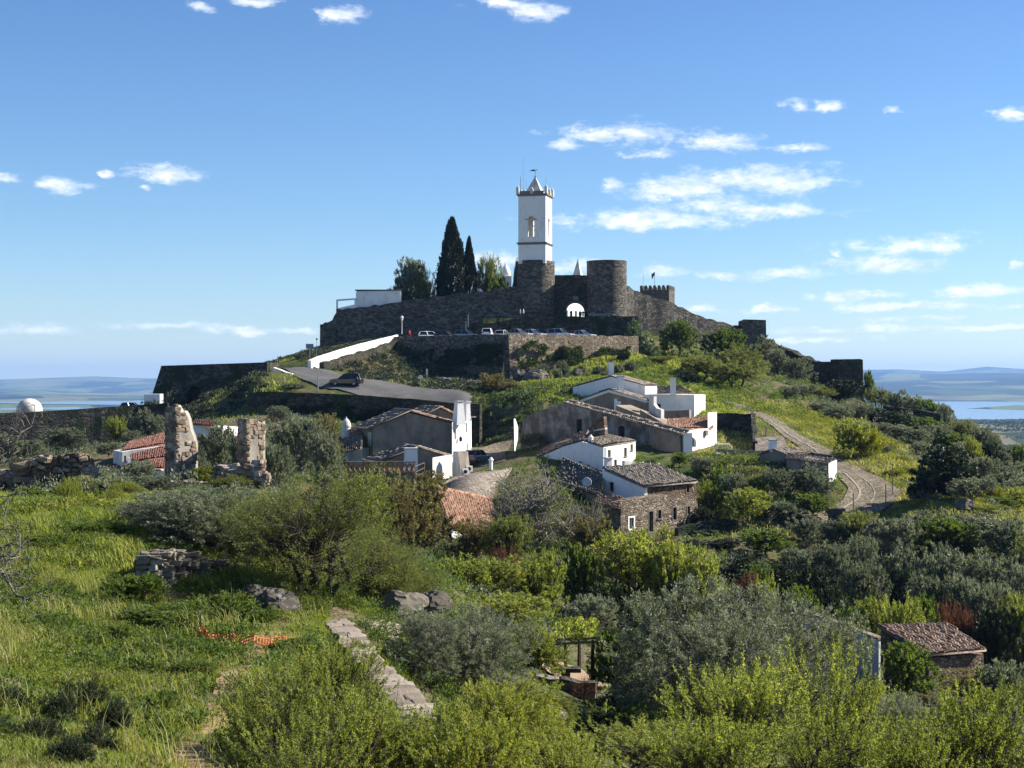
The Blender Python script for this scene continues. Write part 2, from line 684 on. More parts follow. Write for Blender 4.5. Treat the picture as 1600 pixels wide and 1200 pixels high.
# ================================================================== terrain
CTRL_PX = [
    # hill slope below the viewer, to the left
    (0, 1200, 20), (300, 1190, 24), (0, 1000, 32), (200, 1050, 31), (400, 1025, 36), (0, 870, 44), (200, 905, 44), (0, 800, 55),
    (200, 800, 57), (-150, 790, 55), (100, 800, 56), (-200, 900, 40), (-200, 1100, 24), (380, 960, 42), (240, 960, 40), (520, 968, 42), (650, 1113, 28), (560, 1020, 36), (600, 965, 46), (480, 1190, 25),
    (300, 860, 60), (420, 855, 62), (120, 795, 68), (0, 785, 72), (560, 900, 58),
    # ruins and the dip behind them
    (285, 765, 85), (400, 760, 85), (100, 768, 88), (0, 765, 92), (200, 750, 110), (60, 735, 130), (200, 742, 150), (330, 735, 150), (480, 750, 150), (0, 730, 160),
    # below the flagstone wall, the valley
    (760, 1120, 48), (700, 1200, 36), (860, 1060, 62), (930, 1045, 66), (1000, 1150, 50), (1100, 1250, 38), (1300, 1250, 40), (1500, 1250, 44), (1480, 1085, 90), (1300, 1080, 84), (1600, 1110, 80),
    (700, 960, 90), (860, 930, 105), (1050, 960, 105), (1200, 960, 112), (1350, 960, 118), (1500, 960, 120), (1650, 960, 118),
    (560, 850, 110), (700, 850, 125), (820, 850, 128), (930, 850, 130),
    # village
    (1000, 838, 138), (1075, 832, 142), (1040, 835, 142), (1094, 832, 146.5), (1110, 828, 150), (650, 825, 144), (690, 850, 141), (728, 858, 139), (770, 862, 136), (560, 775, 150), (720, 745, 165), (760, 705, 182), (800, 690, 186), (745, 688, 194), (590, 740, 178), (880, 760, 152), (980, 770, 155),
    (870, 700, 176), (1000, 700, 172), (1100, 712, 168), (1160, 730, 160), (1250, 770, 150), (1180, 790, 146), (950, 655, 195), (1080, 650, 195), (1150, 700, 176), (1170, 660, 190),
    # terraced slope, path
    (1150, 850, 136), (1230, 850, 138), (1310, 830, 142), (1330, 790, 148), (1400, 780, 150), (1395, 765, 153), (1310, 732, 163), (1260, 697, 176), (1200, 655, 198), (1150, 634, 212),
    (1480, 785, 142), (1600, 860, 132), (1460, 870, 130), (1480, 740, 165), (1600, 790, 165),
    (1350, 700, 190), (1400, 680, 205), (1300, 660, 212), (1240, 630, 225), (1480, 712, 205), (1600, 760, 195),
    # hill towards the walls
    (1370, 640, 262), (1450, 672, 255), (1520, 710, 240), (1600, 765, 225), (1330, 618, 268), (1270, 605, 268), (1200, 590, 260), (1150, 566, 274), (1100, 605, 232), (1060, 572, 250), (1000, 560, 247), (1000, 590, 222), (1060, 620, 212),
    (900, 592, 228), (820, 600, 228), (940, 606, 207), (860, 610, 207), (1190, 562, 284), (1060, 538, 274), (1000, 528, 271), (830, 660, 190), (790, 640, 196), (890, 640, 196),
    # roads on the left
    (640, 606, 214), (700, 610, 210), (760, 606, 214), (590, 596, 220), (540, 606, 206), (450, 576, 228), (500, 585, 226), (430, 586, 222), (560, 584, 234), (600, 578, 238), (530, 582, 232), (690, 596, 235), (640, 590, 236), (740, 600, 231), (790, 600, 232), (660, 580, 243),
    (440, 574, 240), (500, 545, 270), (560, 535, 268), (620, 520, 266), (700, 512, 266), (480, 556, 250),
    (350, 628, 215), (300, 638, 222), (380, 610, 218), (340, 613, 233), (420, 602, 234), (240, 645, 228), (150, 654, 225), (40, 660, 222), (-60, 664, 222), (200, 650, 212), (80, 656, 208),
    # in front of the lower road wall
    (420, 655, 196), (500, 660, 190), (600, 685, 184), (690, 695, 183), (745, 700, 186), (350, 665, 190), (250, 690, 180), (120, 705, 185), (0, 715, 185), (450, 700, 172), (-100, 720, 180),
]
CTRL_W = [
    (0, 0, -1.7), (0, 6, -3.4), (-10, 0, -1.5), (10, 0, -2.6), (8, 10, -5.0), (-9, 10, -3.6), (14, 24, -9), (0, 14, -4.9), (-24, 30, -4.5), (24, 40, -14), (0, -20, -0.5), (30, -10, -6), (-30, -10, -2),
    (-30, 60, -4.5), (-45, 90, -8), (-60, 130, -12), (50, 60, -22), (60, 100, -26), (75, 140, -30),
    (85, 200, -26), (95, 250, -26), (75, 290, -16), (60, 320, -10), (85, 330, -28), (40, 330, 4), (20, 300, 11.2), (0, 300, 11.2), (-20, 300, 11), (10, 320, 10), (-45, 300, 5), (-60, 262, -6), (-75, 245, -11), (-95, 250, -22), (-100, 200, -22), (-75, 160, -16),
    (0, 350, 15), (30, 360, 12), (35, 400, 18), (50, 410, 18), (0, 420, 14), (60, 440, 5), (-50, 380, -12), (90, 420, -25), (0, 480, -12), (-40, 470, -25), (60, 490, -20),
]


def wall_lower_Y(px):      # retaining wall below the road, distance along its run
    return np.interp(px, [380, 560, 745], [205, 198, 191])


def wall_dome_Y(px):
    return np.interp(px, [-300, 240], [196, 206])


def steps(x, y):
    x = np.asarray(x, float)
    y = np.maximum(np.asarray(y, float), 1.0)
    px = 800 + F * x / y

    def ss(a, b, t):
        t = np.clip((t - a) / (b - a), 0, 1)
        return t * t * (3 - 2 * t)
    s = 2.7 * ss(0.1, 0.9, y - wall_lower_Y(px)) * ss(375, 405, px) * (1 - ss(715, 770, px)) * (1 - ss(8, 26, y - wall_lower_Y(px)))
    s = s + 4.4 * ss(0.1, 0.9, y - wall_dome_Y(px)) * ss(-420, -300, px) * (1 - ss(240, 285, px)) * (1 - ss(14, 40, y - wall_dome_Y(px)))
    return s


_pts = np.array([tuple(P(*c)) for c in CTRL_PX] + CTRL_W, float)
_xy = _pts[:, :2]
_sc = 5.0


def _phi(d2):
    return -np.sqrt(d2 + _sc * _sc)


def _fit():
    n = len(_xy)
    d2 = ((_xy[:, None, :] - _xy[None, :, :]) ** 2).sum(-1)
    A = np.zeros((n + 3, n + 3))
    A[:n, :n] = _phi(d2) + np.eye(n) * (0.05)
    A[:n, n] = 1
    A[:n, n + 1:] = _xy
    A[n, :n] = 1
    A[n + 1:, :n] = _xy.T
    b = np.zeros(n + 3)
    b[:n] = _pts[:, 2] - steps(_xy[:, 0], _xy[:, 1])
    return np.linalg.solve(A, b)


_w = _fit()


def fbm(x, y, s, oct=4, seed=0):
    """cheap value noise, vectorised"""
    tot = np.zeros_like(x, dtype=float)
    amp = 1.0
    for o in range(oct):
        xi = np.floor(x * s)
        yi = np.floor(y * s)
        fx = x * s - xi
        fy = y * s - yi
        fx = fx * fx * (3 - 2 * fx)
        fy = fy * fy * (3 - 2 * fy)

        def hsh(a, b):
            v = np.sin(a * 127.1 + b * 311.7 + seed * 17.3 + o * 53.1) * 43758.5453
            return v - np.floor(v)
        n = (hsh(xi, yi) * (1 - fx) + hsh(xi + 1, yi) * fx) * (1 - fy) + (hsh(xi, yi + 1) * (1 - fx) + hsh(xi + 1, yi + 1) * fx) * fy
        tot += amp * (n - 0.5)
        amp *= 0.5
        s = s * 2.03
    return tot


CAR_Z = 7.35
GATE_Z = 11.4
CARPARK = [(-0.5, 235.0), (20.3, 250.5), (21.0, 263.0), (2.0, 263.0), (-6.0, 268.0), (-7.0, 277.0), (-27.0, 277.0), (-19.6, 256.0)]
GATE_T = [(2.0, 262.6), (21.0, 262.6), (22.0, 290.0), (-6.0, 290.0), (-6.0, 268.0)]
LAKE_Z = -100.0


def inside(poly, x, y):
    r = np.zeros(np.shape(x), bool)
    n = len(poly)
    for i in range(n):
        x1, y1 = poly[i]
        x2, y2 = poly[(i + 1) % n]
        c = ((y1 > y) != (y2 > y)) & (x < (x2 - x1) * (y - y1) / (y2 - y1 + 1e-12) + x1)
        r ^= c
    return r


def far_land(x, y):
    d = np.hypot(x, y)
    px = 800 + F * x / np.maximum(y, 1.0)
    z = -97 + 26 * fbm(x, y, 1 / 900.0, 4, 3) + 5 * fbm(x, y, 1 / 160.0, 3, 9)

    def ss(a, b, t):
        t = np.clip((t - a) / (b - a), 0, 1)
        return t * t * (3 - 2 * t)
    # near plain on the right, in front of the lake: wooded rise
    z = z + 22 * ss(900, 1800, d) * (1 - ss(2600, 4300, d)) * ss(1250, 1500, px)
    # the lake: right-hand basin and a strip on the left
    wob = 500 * fbm(x, y, 1 / 1500.0, 4, 5)
    rb = ss(4300, 4800, d + wob) * (1 - ss(7900, 8900, d + wob * 1.3)) * ss(1395, 1475, px + wob * 0.05)
    isl = ss(6050, 6300, d) * (1 - ss(6500, 6900, d)) * ss(1505, 1545, px + wob * 0.02)
    z = np.where(rb > 0, z * (1 - rb) + (-108) * rb, z)
    z = z + isl * 26 * rb
    lb = ss(7700, 8000, d + wob * 0.5) * (1 - ss(8500, 8900, d + wob * 0.5)) * (1 - ss(700, 1000, px)) + ss(12300, 12700, d + wob) * (1 - ss(15600, 16200, d + wob)) * ss(90, 160, px + wob * .03) * (1 - ss(700, 1000, px))
    lb = np.clip(lb, 0, 1)
    z = z * (1 - lb) + (-108) * lb
    # hills beyond
    hr = ss(8900, 15500, d)
    up_r = ss(700, 1500, px)
    hills = (215 * up_r + 60) * hr * (0.9 + 0.5 * fbm(x, y, 1 / 4200.0, 5, 7)) + 120 * ss(10000, 16000, d) * fbm(x, y, 1 / 2300.0, 5, 12)
    z = z + np.where(lb > 0.02, 0, hills) * (1 - ss(0.0, 0.4, lb))
    # the last ridge on the left
    ridge = ss(17200, 19000, d) * (1 - ss(900, 1300, px))
    z = z + ridge * (28 + 115 * np.clip(fbm(x, y, 1 / 3000.0, 4, 21) + 0.25, 0, 1))
    return z


def H(x, y):
    x = np.atleast_1d(np.asarray(x, float))
    y = np.atleast_1d(np.asarray(y, float))
    shp = x.shape
    xf, yf = x.ravel(), y.ravel()
    out = np.empty(len(xf))
    # ellipse round the hill
    r = np.sqrt(((xf - 5) / 150.0) ** 2 + ((yf - 200) / 320.0) ** 2)
    near = r < 2.6
    zz = np.full(len(xf), -97.0)
    idx = np.nonzero(near)[0]
    for k in range(0, len(idx), 20000):
        ii = idx[k:k + 20000]
        d2 = (xf[ii, None] - _xy[None, :, 0]) ** 2 + (yf[ii, None] - _xy[None, :, 1]) ** 2
        zz[ii] = _phi(d2) @ _w[:-3] + _w[-3] + xf[ii] * _w[-2] + yf[ii] * _w[-1] + steps(xf[ii], yf[ii])
    zz[idx] += 0.35 * fbm(xf[idx], yf[idx], 0.23, 3, 2) + 0.12 * fbm(xf[idx], yf[idx], 1.1, 2, 4)
    t = np.clip((r - 0.92) / (2.4 - 0.92), 0, 1)
    t = t ** 0.6
    t = t * t * (3 - 2 * t)
    fl = np.zeros(len(xf))
    kf = t > 0
    if kf.any():
        fl[kf] = far_land(xf[kf], yf[kf])
    zz = np.maximum(zz, -110)
    out = zz * (1 - t) + fl * t
    cp = inside(CARPARK, xf, yf)
    out = np.where(cp, CAR_Z, out)
    gt = inside(GATE_T, xf, yf)
    out = np.where(gt, GATE_Z, out)
    return out.reshape(shp)


def h1(x, y):
    return float(H([x], [y])[0])


def ground_at(px, Y):
    x = (px - 800) / F * Y
    return Vector((x, Y, h1(x, Y)))


def mat_ground():
    t = NT('hill_ground')
    p = t.pos()
    sx_ = t.n('ShaderNodeSeparateXYZ')
    t.l(p, sx_.inputs[0])
    n1 = t.noise(p, 0.09, 6, 0.62)
    n2 = t.noise(p, 0.9, 5, 0.65)
    n3 = t.noise(p, 6.0, 4, 0.65)
    g = t.ramp(n2, [(0.25, (0.030, 0.045, 0.012)), (0.5, (0.060, 0.085, 0.022)), (0.75, (0.11, 0.125, 0.042))])
    soil = t.ramp(n3, [(0.3, (0.10, 0.07, 0.045)), (0.7, (0.22, 0.17, 0.11))])
    col = t.mix(t.mrange(t.math('ADD', t.math('MULTIPLY', n1, 0.7), t.math('MULTIPLY', t.noise(p, 0.5, 5, 0.7), 0.4)), 0.50, 0.62, 0, 0.85), g, soil)
    col = t.mix(0.5, col, t.ramp(n3, [(0.25, 0.45), (0.75, 1.2)]), 'MULTIPLY')
    # distant country: fields, scrub and woods
    v = t.vor(t.mapping(p, (1, 0.55, 1)), 0.0022, 'F1', 'Color')
    s = t.n('ShaderNodeSeparateColor')
    t.l(v, s.inputs[0])
    f = t.ramp(s.outputs[0], [(0.0, (0.018, 0.030, 0.012)), (0.4, (0.045, 0.065, 0.022)), (0.65, (0.13, 0.19, 0.05)), (0.85, (0.26, 0.29, 0.11)), (1.0, (0.28, 0.23, 0.13))])
    trees = t.vor(p, 0.055, 'F1', 'Distance')
    w = t.noise(p, 0.0016, 6, 0.62)
    f = t.mix(t.math('MULTIPLY', t.mrange(trees, 0.42, 0.2), t.mrange(w, 0.40, 0.56)), f, (0.022, 0.036, 0.014))
    f = t.mix(t.mrange(w, 0.50, 0.66, 0, 0.8), f, (0.026, 0.042, 0.016))
    ln = t.n('ShaderNodeVectorMath')
    ln.operation = 'LENGTH'
    t.l(p, ln.inputs[0])
    fac = t.mrange(ln.outputs['Value'], 420, 800)
    f = t.mix(1.0, f, (0.6, 0.6, 0.62), 'MULTIPLY')
    col = t.mix(fac, col, f)
    hgt = t.math('ADD', n3, t.math('MULTIPLY', n2, 1.5))
    return t.bsdf(col, 0.95, t.bump(hgt, 0.6, 0.15), 0.08)


def axis(dense, lo, hi, step, grow=1.13, far=24000):
    a = list(np.arange(lo, hi + step, step))
    s = step
    v = a[-1]
    while v < far:
        s *= grow
        v += s
        a.append(v)
    s = step
    v = a[0]
    b = []
    while v > -far:
        s *= grow
        v -= s
        b.append(v)
    return np.array(b[::-1] + a)


def build_terrain():
    xs = axis(True, -72, 92, 0.95, 1.10, 13000)
    ys = axis(True, 4, 300, 0.95, 1.085, 24000)
    ys = ys[ys > -400]
    X, Y = np.meshgrid(xs, ys)
    Z = H(X, Y)
    ny, nx = X.shape
    v = np.stack([X.ravel(), Y.ravel(), Z.ravel()], 1)
    i = np.arange(ny * nx).reshape(ny, nx)
    f = np.stack([i[:-1, :-1].ravel(), i[:-1, 1:].ravel(), i[1:, 1:].ravel(), i[1:, :-1].ravel()], 1)
    me = mesh_np('ground', v, f, mat_ground(), True)
    o = link('ground', me)
    tag(o, kind='structure')
    return o


build_terrain()


def mat_water():
    t = NT('lake_water')
    p = t.pos()
    n = t.noise(t.mapping(p, (1, 2.0, 1)), 0.02, 4, 0.6)
    return t.bsdf((0.10, 0.17, 0.24), 0.16, t.bump(n, 0.12, 0.6), 0.5)


def build_lake():
    m = MB()
    m.add([(-14000, 3500, LAKE_Z), (14000, 3500, LAKE_Z), (14000, 17000, LAKE_Z), (-14000, 17000, LAKE_Z)], [(0, 1, 2, 3)])
    m.build('lake', mat_water(), kind='structure')


build_lake()


def _noop():
    pass


def strip(name, pts, mat, lift=0.07, dens=1.2, nw=6, kind='structure', thick=0.0, **kw):
    """a draped ribbon: pts = [(px, Y, half width m)]"""
    w = [((a - 800) / F * b, b, c) for a, b, c in pts]
    out = []
    for i in range(len(w) - 1):
        d = math.hypot(w[i + 1][0] - w[i][0], w[i + 1][1] - w[i][1])
        n = max(2, int(d / dens))
        for k in range(n):
            out.append(tuple(w[i][j] + (w[i + 1][j] - w[i][j]) * k / n for j in range(3)))
    out.append(w[-1])
    A = np.array(out)
    for _ in range(3):
        A[1:-1] = 0.25 * A[:-2] + 0.5 * A[1:-1] + 0.25 * A[2:]
    T = np.gradient(A[:, :2], axis=0)
    T /= np.linalg.norm(T, axis=1)[:, None]
    Nn = np.stack([-T[:, 1], T[:, 0]], 1)
    cols = np.linspace(-1, 1, nw + 1)
    XY = A[:, None, :2] + Nn[:, None, :] * (A[:, 2][:, None] * cols[None, :])[..., None]
    Z = H(XY[..., 0], XY[..., 1]) + lift
    v = np.concatenate([XY, Z[..., None]], 2).reshape(-1, 3)
    n = len(A)
    i = np.arange(n * (nw + 1)).reshape(n, nw + 1)
    f = np.stack([i[:-1, :-1].ravel(), i[:-1, 1:].ravel(), i[1:, 1:].ravel(), i[1:, :-1].ravel()], 1)
    o = link(name, mesh_np(name, v, f, mat, True))
    return tag(o, kind=kind, **kw)


def mat_asphalt(name, c0, c1, sc_=3.0):
    t = NT(name)
    p = t.pos()
    n = t.noise(p, sc_, 5, 0.65)
    n2 = t.noise(p, 0.35, 4, 0.6)
    c = t.ramp(t.math('ADD', t.math('MULTIPLY', n, 0.5), t.math('MULTIPLY', n2, 0.5)), [(0.35, c0), (0.65, c1)])
    return t.bsdf(c, 0.95, t.bump(n, 0.4, 0.03), 0.15)


def mat_cobble(name, c0, c1, c2):
    t = NT(name)
    p = t.pos()
    cell = t.vor(p, 5.5, 'F1', 'Color')
    e = t.vor(p, 5.5, 'DISTANCE_TO_EDGE', 'Distance')
    s = t.n('ShaderNodeSeparateColor')
    t.l(cell, s.inputs[0])
    c = t.ramp(s.outputs[0], [(0, c0), (0.5, c1), (1, c2)])
    c = t.mix(t.mrange(e, 0.0, 0.08), (c0[0] * .4, c0[1] * .4, c0[2] * .3), c)
    n2 = t.noise(p, 0.7, 5, 0.6)
    c = t.mix(t.mrange(n2, 0.5, 0.68, 0, 0.55), c, (0.075, 0.085, 0.03))
    return t.bsdf(c, 0.92, t.bump(t.mrange(e, 0, 0.15), 0.7, 0.05), 0.15)


M['asphalt'] = mat_asphalt('worn_asphalt', (0.07, 0.07, 0.071), (0.12, 0.117, 0.112))
M['cobble'] = mat_cobble('schist_cobbles', (0.11, 0.09, 0.065), (0.20, 0.165, 0.12), (0.32, 0.27, 0.20))
M['pale_edge'] = mat_plain('pale_stone', (0.30, 0.27, 0.22), 0.9, var=0.4)
M['soil'] = mat_asphalt('bare_soil', (0.16, 0.10, 0.06), (0.30, 0.21, 0.13), 5.0)
M['soil_red'] = mat_asphalt('reddish_soil', (0.18, 0.12, 0.08), (0.33, 0.24, 0.16), 5.0)

# roads and paths
strip('road', [(712, 198.5, 3.6), (690, 201, 5.0), (640, 206.5, 6.2), (590, 212.5, 6.0), (545, 218.5, 5.2), (500, 225, 3.8), (460, 230.5, 3.1), (425, 237, 2.8)], M['asphalt'], 0.12, 1.0, 14)
strip('road', [(615, 203, 3.0), (570, 206, 4.0), (530, 209.5, 4.2), (500, 213, 3.2), (480, 217, 2.0)], M['asphalt'], 0.17, 1.0, 10)
strip('path', [(1130, 217, 1.2), (1165, 209, 1.25), (1200, 198, 1.3), (1235, 185, 1.35), (1270, 174, 1.4), (1305, 165, 1.7), (1340, 158, 2.3), (1368, 152.5, 2.5), (1352, 147.5, 2.3), (1315, 144.5, 1.8), (1285, 143, 1.5)], M['cobble'], 0.12, 0.7, 8)
strip('path_edge', [(1165, 206, 0.1), (1200, 196, 0.11), (1240, 182, 0.11), (1275, 171.5, 0.11), (1308, 161.5, 0.09), (1330, 156, 0.1), (1346, 152.2, 0.11), (1338, 149.2, 0.11), (1318, 146.8, 0.09)], M['pale_edge'], 0.16, 0.6, 2)
strip('path_edge', [(1322, 161, 0.05), (1350, 156.2, 0.06), (1369, 152.2, 0.06), (1360, 148.8, 0.06)], M['pale_edge'], 0.16, 0.6, 2)
strip('path_verge', [(1395, 153.5, 1.0), (1408, 151, 1.2), (1398, 148.5, 0.9)], M['soil_red'], 0.08, 0.7, 5)
strip('street', [(770, 173, 1.5), (764, 178, 1.8), (772, 183, 1.9), (786, 186.5, 1.2)], M['cobble'], 0.10, 0.8, 8)
strip('path', [(345, 21.5, 0.55), (310, 23.2, 0.6), (330, 25, 0.45)], M['soil'], 0.05, 0.3, 6)
strip('path', [(330, 25, 0.35), (370, 29, 0.4), (385, 33, 0.5), (410, 36.5, 0.7), (440, 38.5, 0.5)], M['soil'], 0.02, 0.4, 6)
strip('path', [(800, 226.5, 0.7), (840, 226.2, 0.7), (880, 226, 0.7), (915, 224, 0.6)], M['pale_edge'], 0.18, 0.8, 3)
mm_ = MB()
mm_.add([(a, b, CAR_Z + 0.06) for a, b in [(-0.2, 236.0), (19.6, 250.8), (20.2, 262.4), (2.0, 262.4), (-6.5, 267.5), (-7.2, 273.2), (-25.0, 273.2), (-18.8, 256.2)]], [(0, 1, 2, 3, 4, 5, 6, 7)])
mm_.build('car_park_surface', M['asphalt'], kind='structure')

# ================================================================== castle
def wall_run(pts, thick, mat, name, label, cat, base_drop=3.0, jag=0.18, seed=1, parent=None, step=0.9, group=None, cap=None):
    """masonry wall along points (px, top py, Y): follows the ground below, uneven top"""
    rng = random.Random(seed)
    w = [P(a, b, c) for a, b, c in pts]
    out = []
    for i in range(len(w) - 1):
        d = (w[i + 1] - w[i]).length
        n = max(1, int(d / step))
        for k in range(n):
            out.append(w[i].lerp(w[i + 1], k / n))
    out.append(w[-1])
    n = len(out)
    loc = Vector((out[0].x, out[0].y, h1(out[0].x, out[0].y)))
    vs, fs = [], []
    for i, p in enumerate(out):
        t = out[min(i + 1, n - 1)] - out[max(i - 1, 0)]
        t.z = 0
        t.normalize()
        nn = Vector((-t.y, t.x, 0))
        if nn.y < 0:
            nn = -nn
        top = p.z + rng.uniform(-jag, jag) * 0.7
        zb = min(h1(p.x, p.y), h1(p.x + nn.x * thick, p.y + nn.y * thick), h1(p.x - nn.x * 1.2, p.y - nn.y * 1.2)) - base_drop
        zb = min(zb, top - 0.5)
        jf = rng.uniform(-0.05, 0.05)
        bat = min(0.35, 0.03 * (top - zb))
        q = p + nn * jf
        vs += [(q.x - nn.x * bat, q.y - nn.y * bat, zb), (q.x, q.y, top), (q.x + nn.x * thick, q.y + nn.y * thick, top + rng.uniform(-jag, jag) * 0.4), (q.x + nn.x * thick, q.y + nn.y * thick, zb)]
    for i in range(n - 1):
        for k in range(4):
            k2 = (k + 1) % 4
            fs.append((i * 4 + k, i * 4 + k2, (i + 1) * 4 + k2, (i + 1) * 4 + k))
    fs.append((0, 1, 2, 3))
    e = (n - 1) * 4
    fs.append((e + 3, e + 2, e + 1, e))
    m = MB()
    m.add(vs, fs)
    if parent is not None:
        return m.build(name, mat, parent)
    return m.build(name, mat, None, loc, label=label, cat=cat, group=group)


# --- clock tower on its stone drum
TY = 272.0
SCL = TY / F


def clock_tower():
    c = P(837.5, 500, TY + 3.2)
    base = Vector((c.x, c.y, GATE_Z - 1.0))
    t = empty('clock_tower', base, 'tall white clock and bell tower with pointed spire on a rounded dark stone base', 'tower')
    r = 3.35
    top = P(0, 406, TY).z
    m = MB()
    prof = [(r * 1.06, 0), (r * 1.02, 4), (r, top - base.z - 0.5), (r * 0.99, top - base.z)]
    m.lathe(base, prof, 40)
    m.build('stone_base', M['schist'], t, smooth=True)
    # white shaft
    rz = R(-14)
    s = 5.0
    cx, cy_ = c.x - 0.15, c.y - 0.2
    z0, z1 = top - 0.6, P(0, 304, TY).z
    m = MB()
    m.box((cx, cy_, (z0 + z1) / 2), (s, s, z1 - z0), rz)
    shaft = m.build('shaft', M['white'], t)
    # arched bell openings right through both ways
    zb0, zb1 = P(0, 369, TY).z, P(0, 342, TY).z
    cu = MB()
    for ang in (rz, rz + math.pi / 2):
        ux, uy = math.cos(ang), math.sin(ang)
        vx, vy = -math.sin(ang), math.cos(ang)
        poly = []
        w = 0.6
        off = -0.2 if ang == rz else 0.0
        pts = [(-w, zb0), (w, zb0)] + [(w * math.cos(a), zb1 + w * math.sin(a)) for a in np.linspace(0, math.pi, 9)]
        for (u, z) in pts:
            uu = u + off
            poly.append((cx + ux * uu - vx * 4, cy_ + uy * uu - vy * 4, z))
        if ang == rz:
            cu.prism(poly, (vx * 8, vy * 8, 0))
        else:
            cu2 = MB()
            cu2.prism(poly, (vx * 8, vy * 8, 0))
    cut(shaft, cu)
    cut(shaft, cu2)
    cu3 = MB()
    cu3.box((cx, cy_, (zb0 + zb1) / 2 + 0.3), (s - 1.5, s - 1.5, zb1 - zb0 + 2.4), rz)
    cut(shaft, cu3)
    m = MB()
    zc = P(0, 379, TY).z
    m.box((cx, cy_, zc), (s + 0.5, s + 0.5, 0.22), rz)
    m.box((cx, cy_, zc - 0.2), (s + 0.24, s + 0.24, 0.18), rz)
    m.build('string_course', M['stone_trim'], t)
    m = MB()
    m.box((cx, cy_, z1 + 0.1), (s + 0.55, s + 0.55, 0.22), rz)
    m.box((cx, cy_, z1 - 0.09), (s + 0.25, s + 0.25, 0.16), rz)
    m.build('cornice', M['stone_trim'], t)
    # parapet with corner posts
    ca, sa = math.cos(rz), math.sin(rz)

    def lp(u, v, z):
        return (cx + u * ca - v * sa, cy_ + u * sa + v * ca, z)
    hs_ = s / 2 + 0.08
    for (u0, v0, u1, v1) in ((-hs_, -hs_, hs_, -hs_), (hs_, -hs_, hs_, hs_), (hs_, hs_, -hs_, hs_), (-hs_, hs_, -hs_, -hs_)):
        for k in range(2):
            a0, a1 = (0.10, 0.44) if k == 0 else (0.56, 0.90)
            ua, va = u0 + (u1 - u0) * a0, v0 + (v1 - v0) * a0
            ub, vb = u0 + (u1 - u0) * a1, v0 + (v1 - v0) * a1
            m = MB()
            p0 = lp((ua + ub) / 2, (va + vb) / 2, z1 + 0.47)
            m.box(p0, (abs(ub - ua) + 0.16, abs(vb - va) + 0.16, 0.52), rz)
            m.build('parapet', M['stone_trim'], t)
    for (u, v) in ((-1, -1), (0, -1), (1, -1), (1, 0), (1, 1), (0, 1), (-1, 1), (-1, 0)):
        m = MB()
        hgt = 1.15 if (u and v) else 0.8
        p0 = lp(u * hs_, v * hs_, z1 + 0.21 + hgt / 2)
        m.box(p0, (0.5, 0.5, hgt), rz)
        p1 = lp(u * hs_, v * hs_, z1 + 0.21 + hgt)
        m.lathe(p1, [(0.16, 0), (0.22, 0.12), (0.12, 0.28), (0.05, 0.42)], 8)
        m.build('pinnacle', M['white_old'], t)
    # spire
    zs0, zs1 = z1 + 0.21, P(0, 273, TY).z
    b = 1.42
    m = MB()
    base_pts = [lp(-b, -b, zs0 + 0.5), lp(b, -b, zs0 + 0.5), lp(b, b, zs0 + 0.5), lp(-b, b, zs0 + 0.5)]
    low = [lp(-b, -b, zs0), lp(b, -b, zs0), lp(b, b, zs0), lp(-b, b, zs0)]
    ap = 0.07
    tp = [lp(-ap, -ap, zs1), lp(ap, -ap, zs1), lp(ap, ap, zs1), lp(-ap, ap, zs1)]
    m.add(low + base_pts + tp, [(0, 1, 5, 4), (1, 2, 6, 5), (2, 3, 7, 6), (3, 0, 4, 7), (4, 5, 9, 8), (5, 6, 10, 9), (6, 7, 11, 10), (7, 4, 8, 11), (8, 9, 10, 11), (3, 2, 1, 0)])
    sp = m.build('spire', M['white_old'], t)
    m = MB()
    m.lathe(lp(0, 0, zs1 - 0.65), [(0.34, 0), (0.16, 0.4), (0.1, 0.8)], 8)
    m.build('finial', M['iron'], t)
    m = MB()
    m.tube([lp(0, 0, zs1), lp(0, 0, zs1 + 1.35)], 0.035, 5)
    m.box(lp(-0.35, 0, zs1 + 1.2), (0.7, 0.04, 0.26), 0.2)
    m.box(lp(-0.85, 0, zs1 + 1.12), (0.5, 0.04, 0.08), 0.2)
    m.box(lp(0.3, 0, zs1 + 1.25), (0.3, 0.04, 0.12), 0.2)
    m.build('weathervane', M['iron'], t)
    # antennas on the parapet: (px, top py)
    for (apx, apy, rad) in ((813.5, 276, 0.07), (817.5, 245, 0.03), (822, 281, 0.035), (853, 277, 0.04)):
        q = P(apx, apy, TY + 1.5)
        m = MB()
        m.tube([(q.x, q.y, z1 + 0.2), (q.x, q.y, q.z)], [rad, rad * 0.7], 5)
        if apx > 850:
            m.box((q.x - 0.12, q.y, q.z - 1.9), (0.7, 0.08, 0.1))
            m.box((q.x, q.y, q.z - 1.6), (0.1, 0.08, 0.4))
        m.build('antenna', M['steel'], t)
    # bell on a beam
    zb = (zb0 + zb1) / 2
    m = MB()
    m.lathe((cx + 0.1, cy_, zb - 0.25), [(0.42, 0), (0.40, 0.08), (0.30, 0.3), (0.25, 0.62), (0.12, 0.74)], 14)
    m.build('bell', M['bronze'], t, smooth=True)
    m = MB()
    m.box((cx + 0.1, cy_, zb + 0.58), (1.3, 0.16, 0.18), rz)
    m.build('bell_beam', M['wood_dark'], t)
    # imposts of the openings
    for sgn in (-1, 1):
        m = MB()
        m.box(lp(-0.2 + sgn * 0.78, -s / 2 - 0.03, zb1), (0.55, 0.12, 0.14), rz)
        m.build('impost', M['stone_trim'], t)
        m = MB()
        m.box(lp(s / 2 + 0.03, sgn * 0.78, zb1), (0.12, 0.55, 0.14), rz)
        m.build('impost', M['stone_trim'], t)


clock_tower()


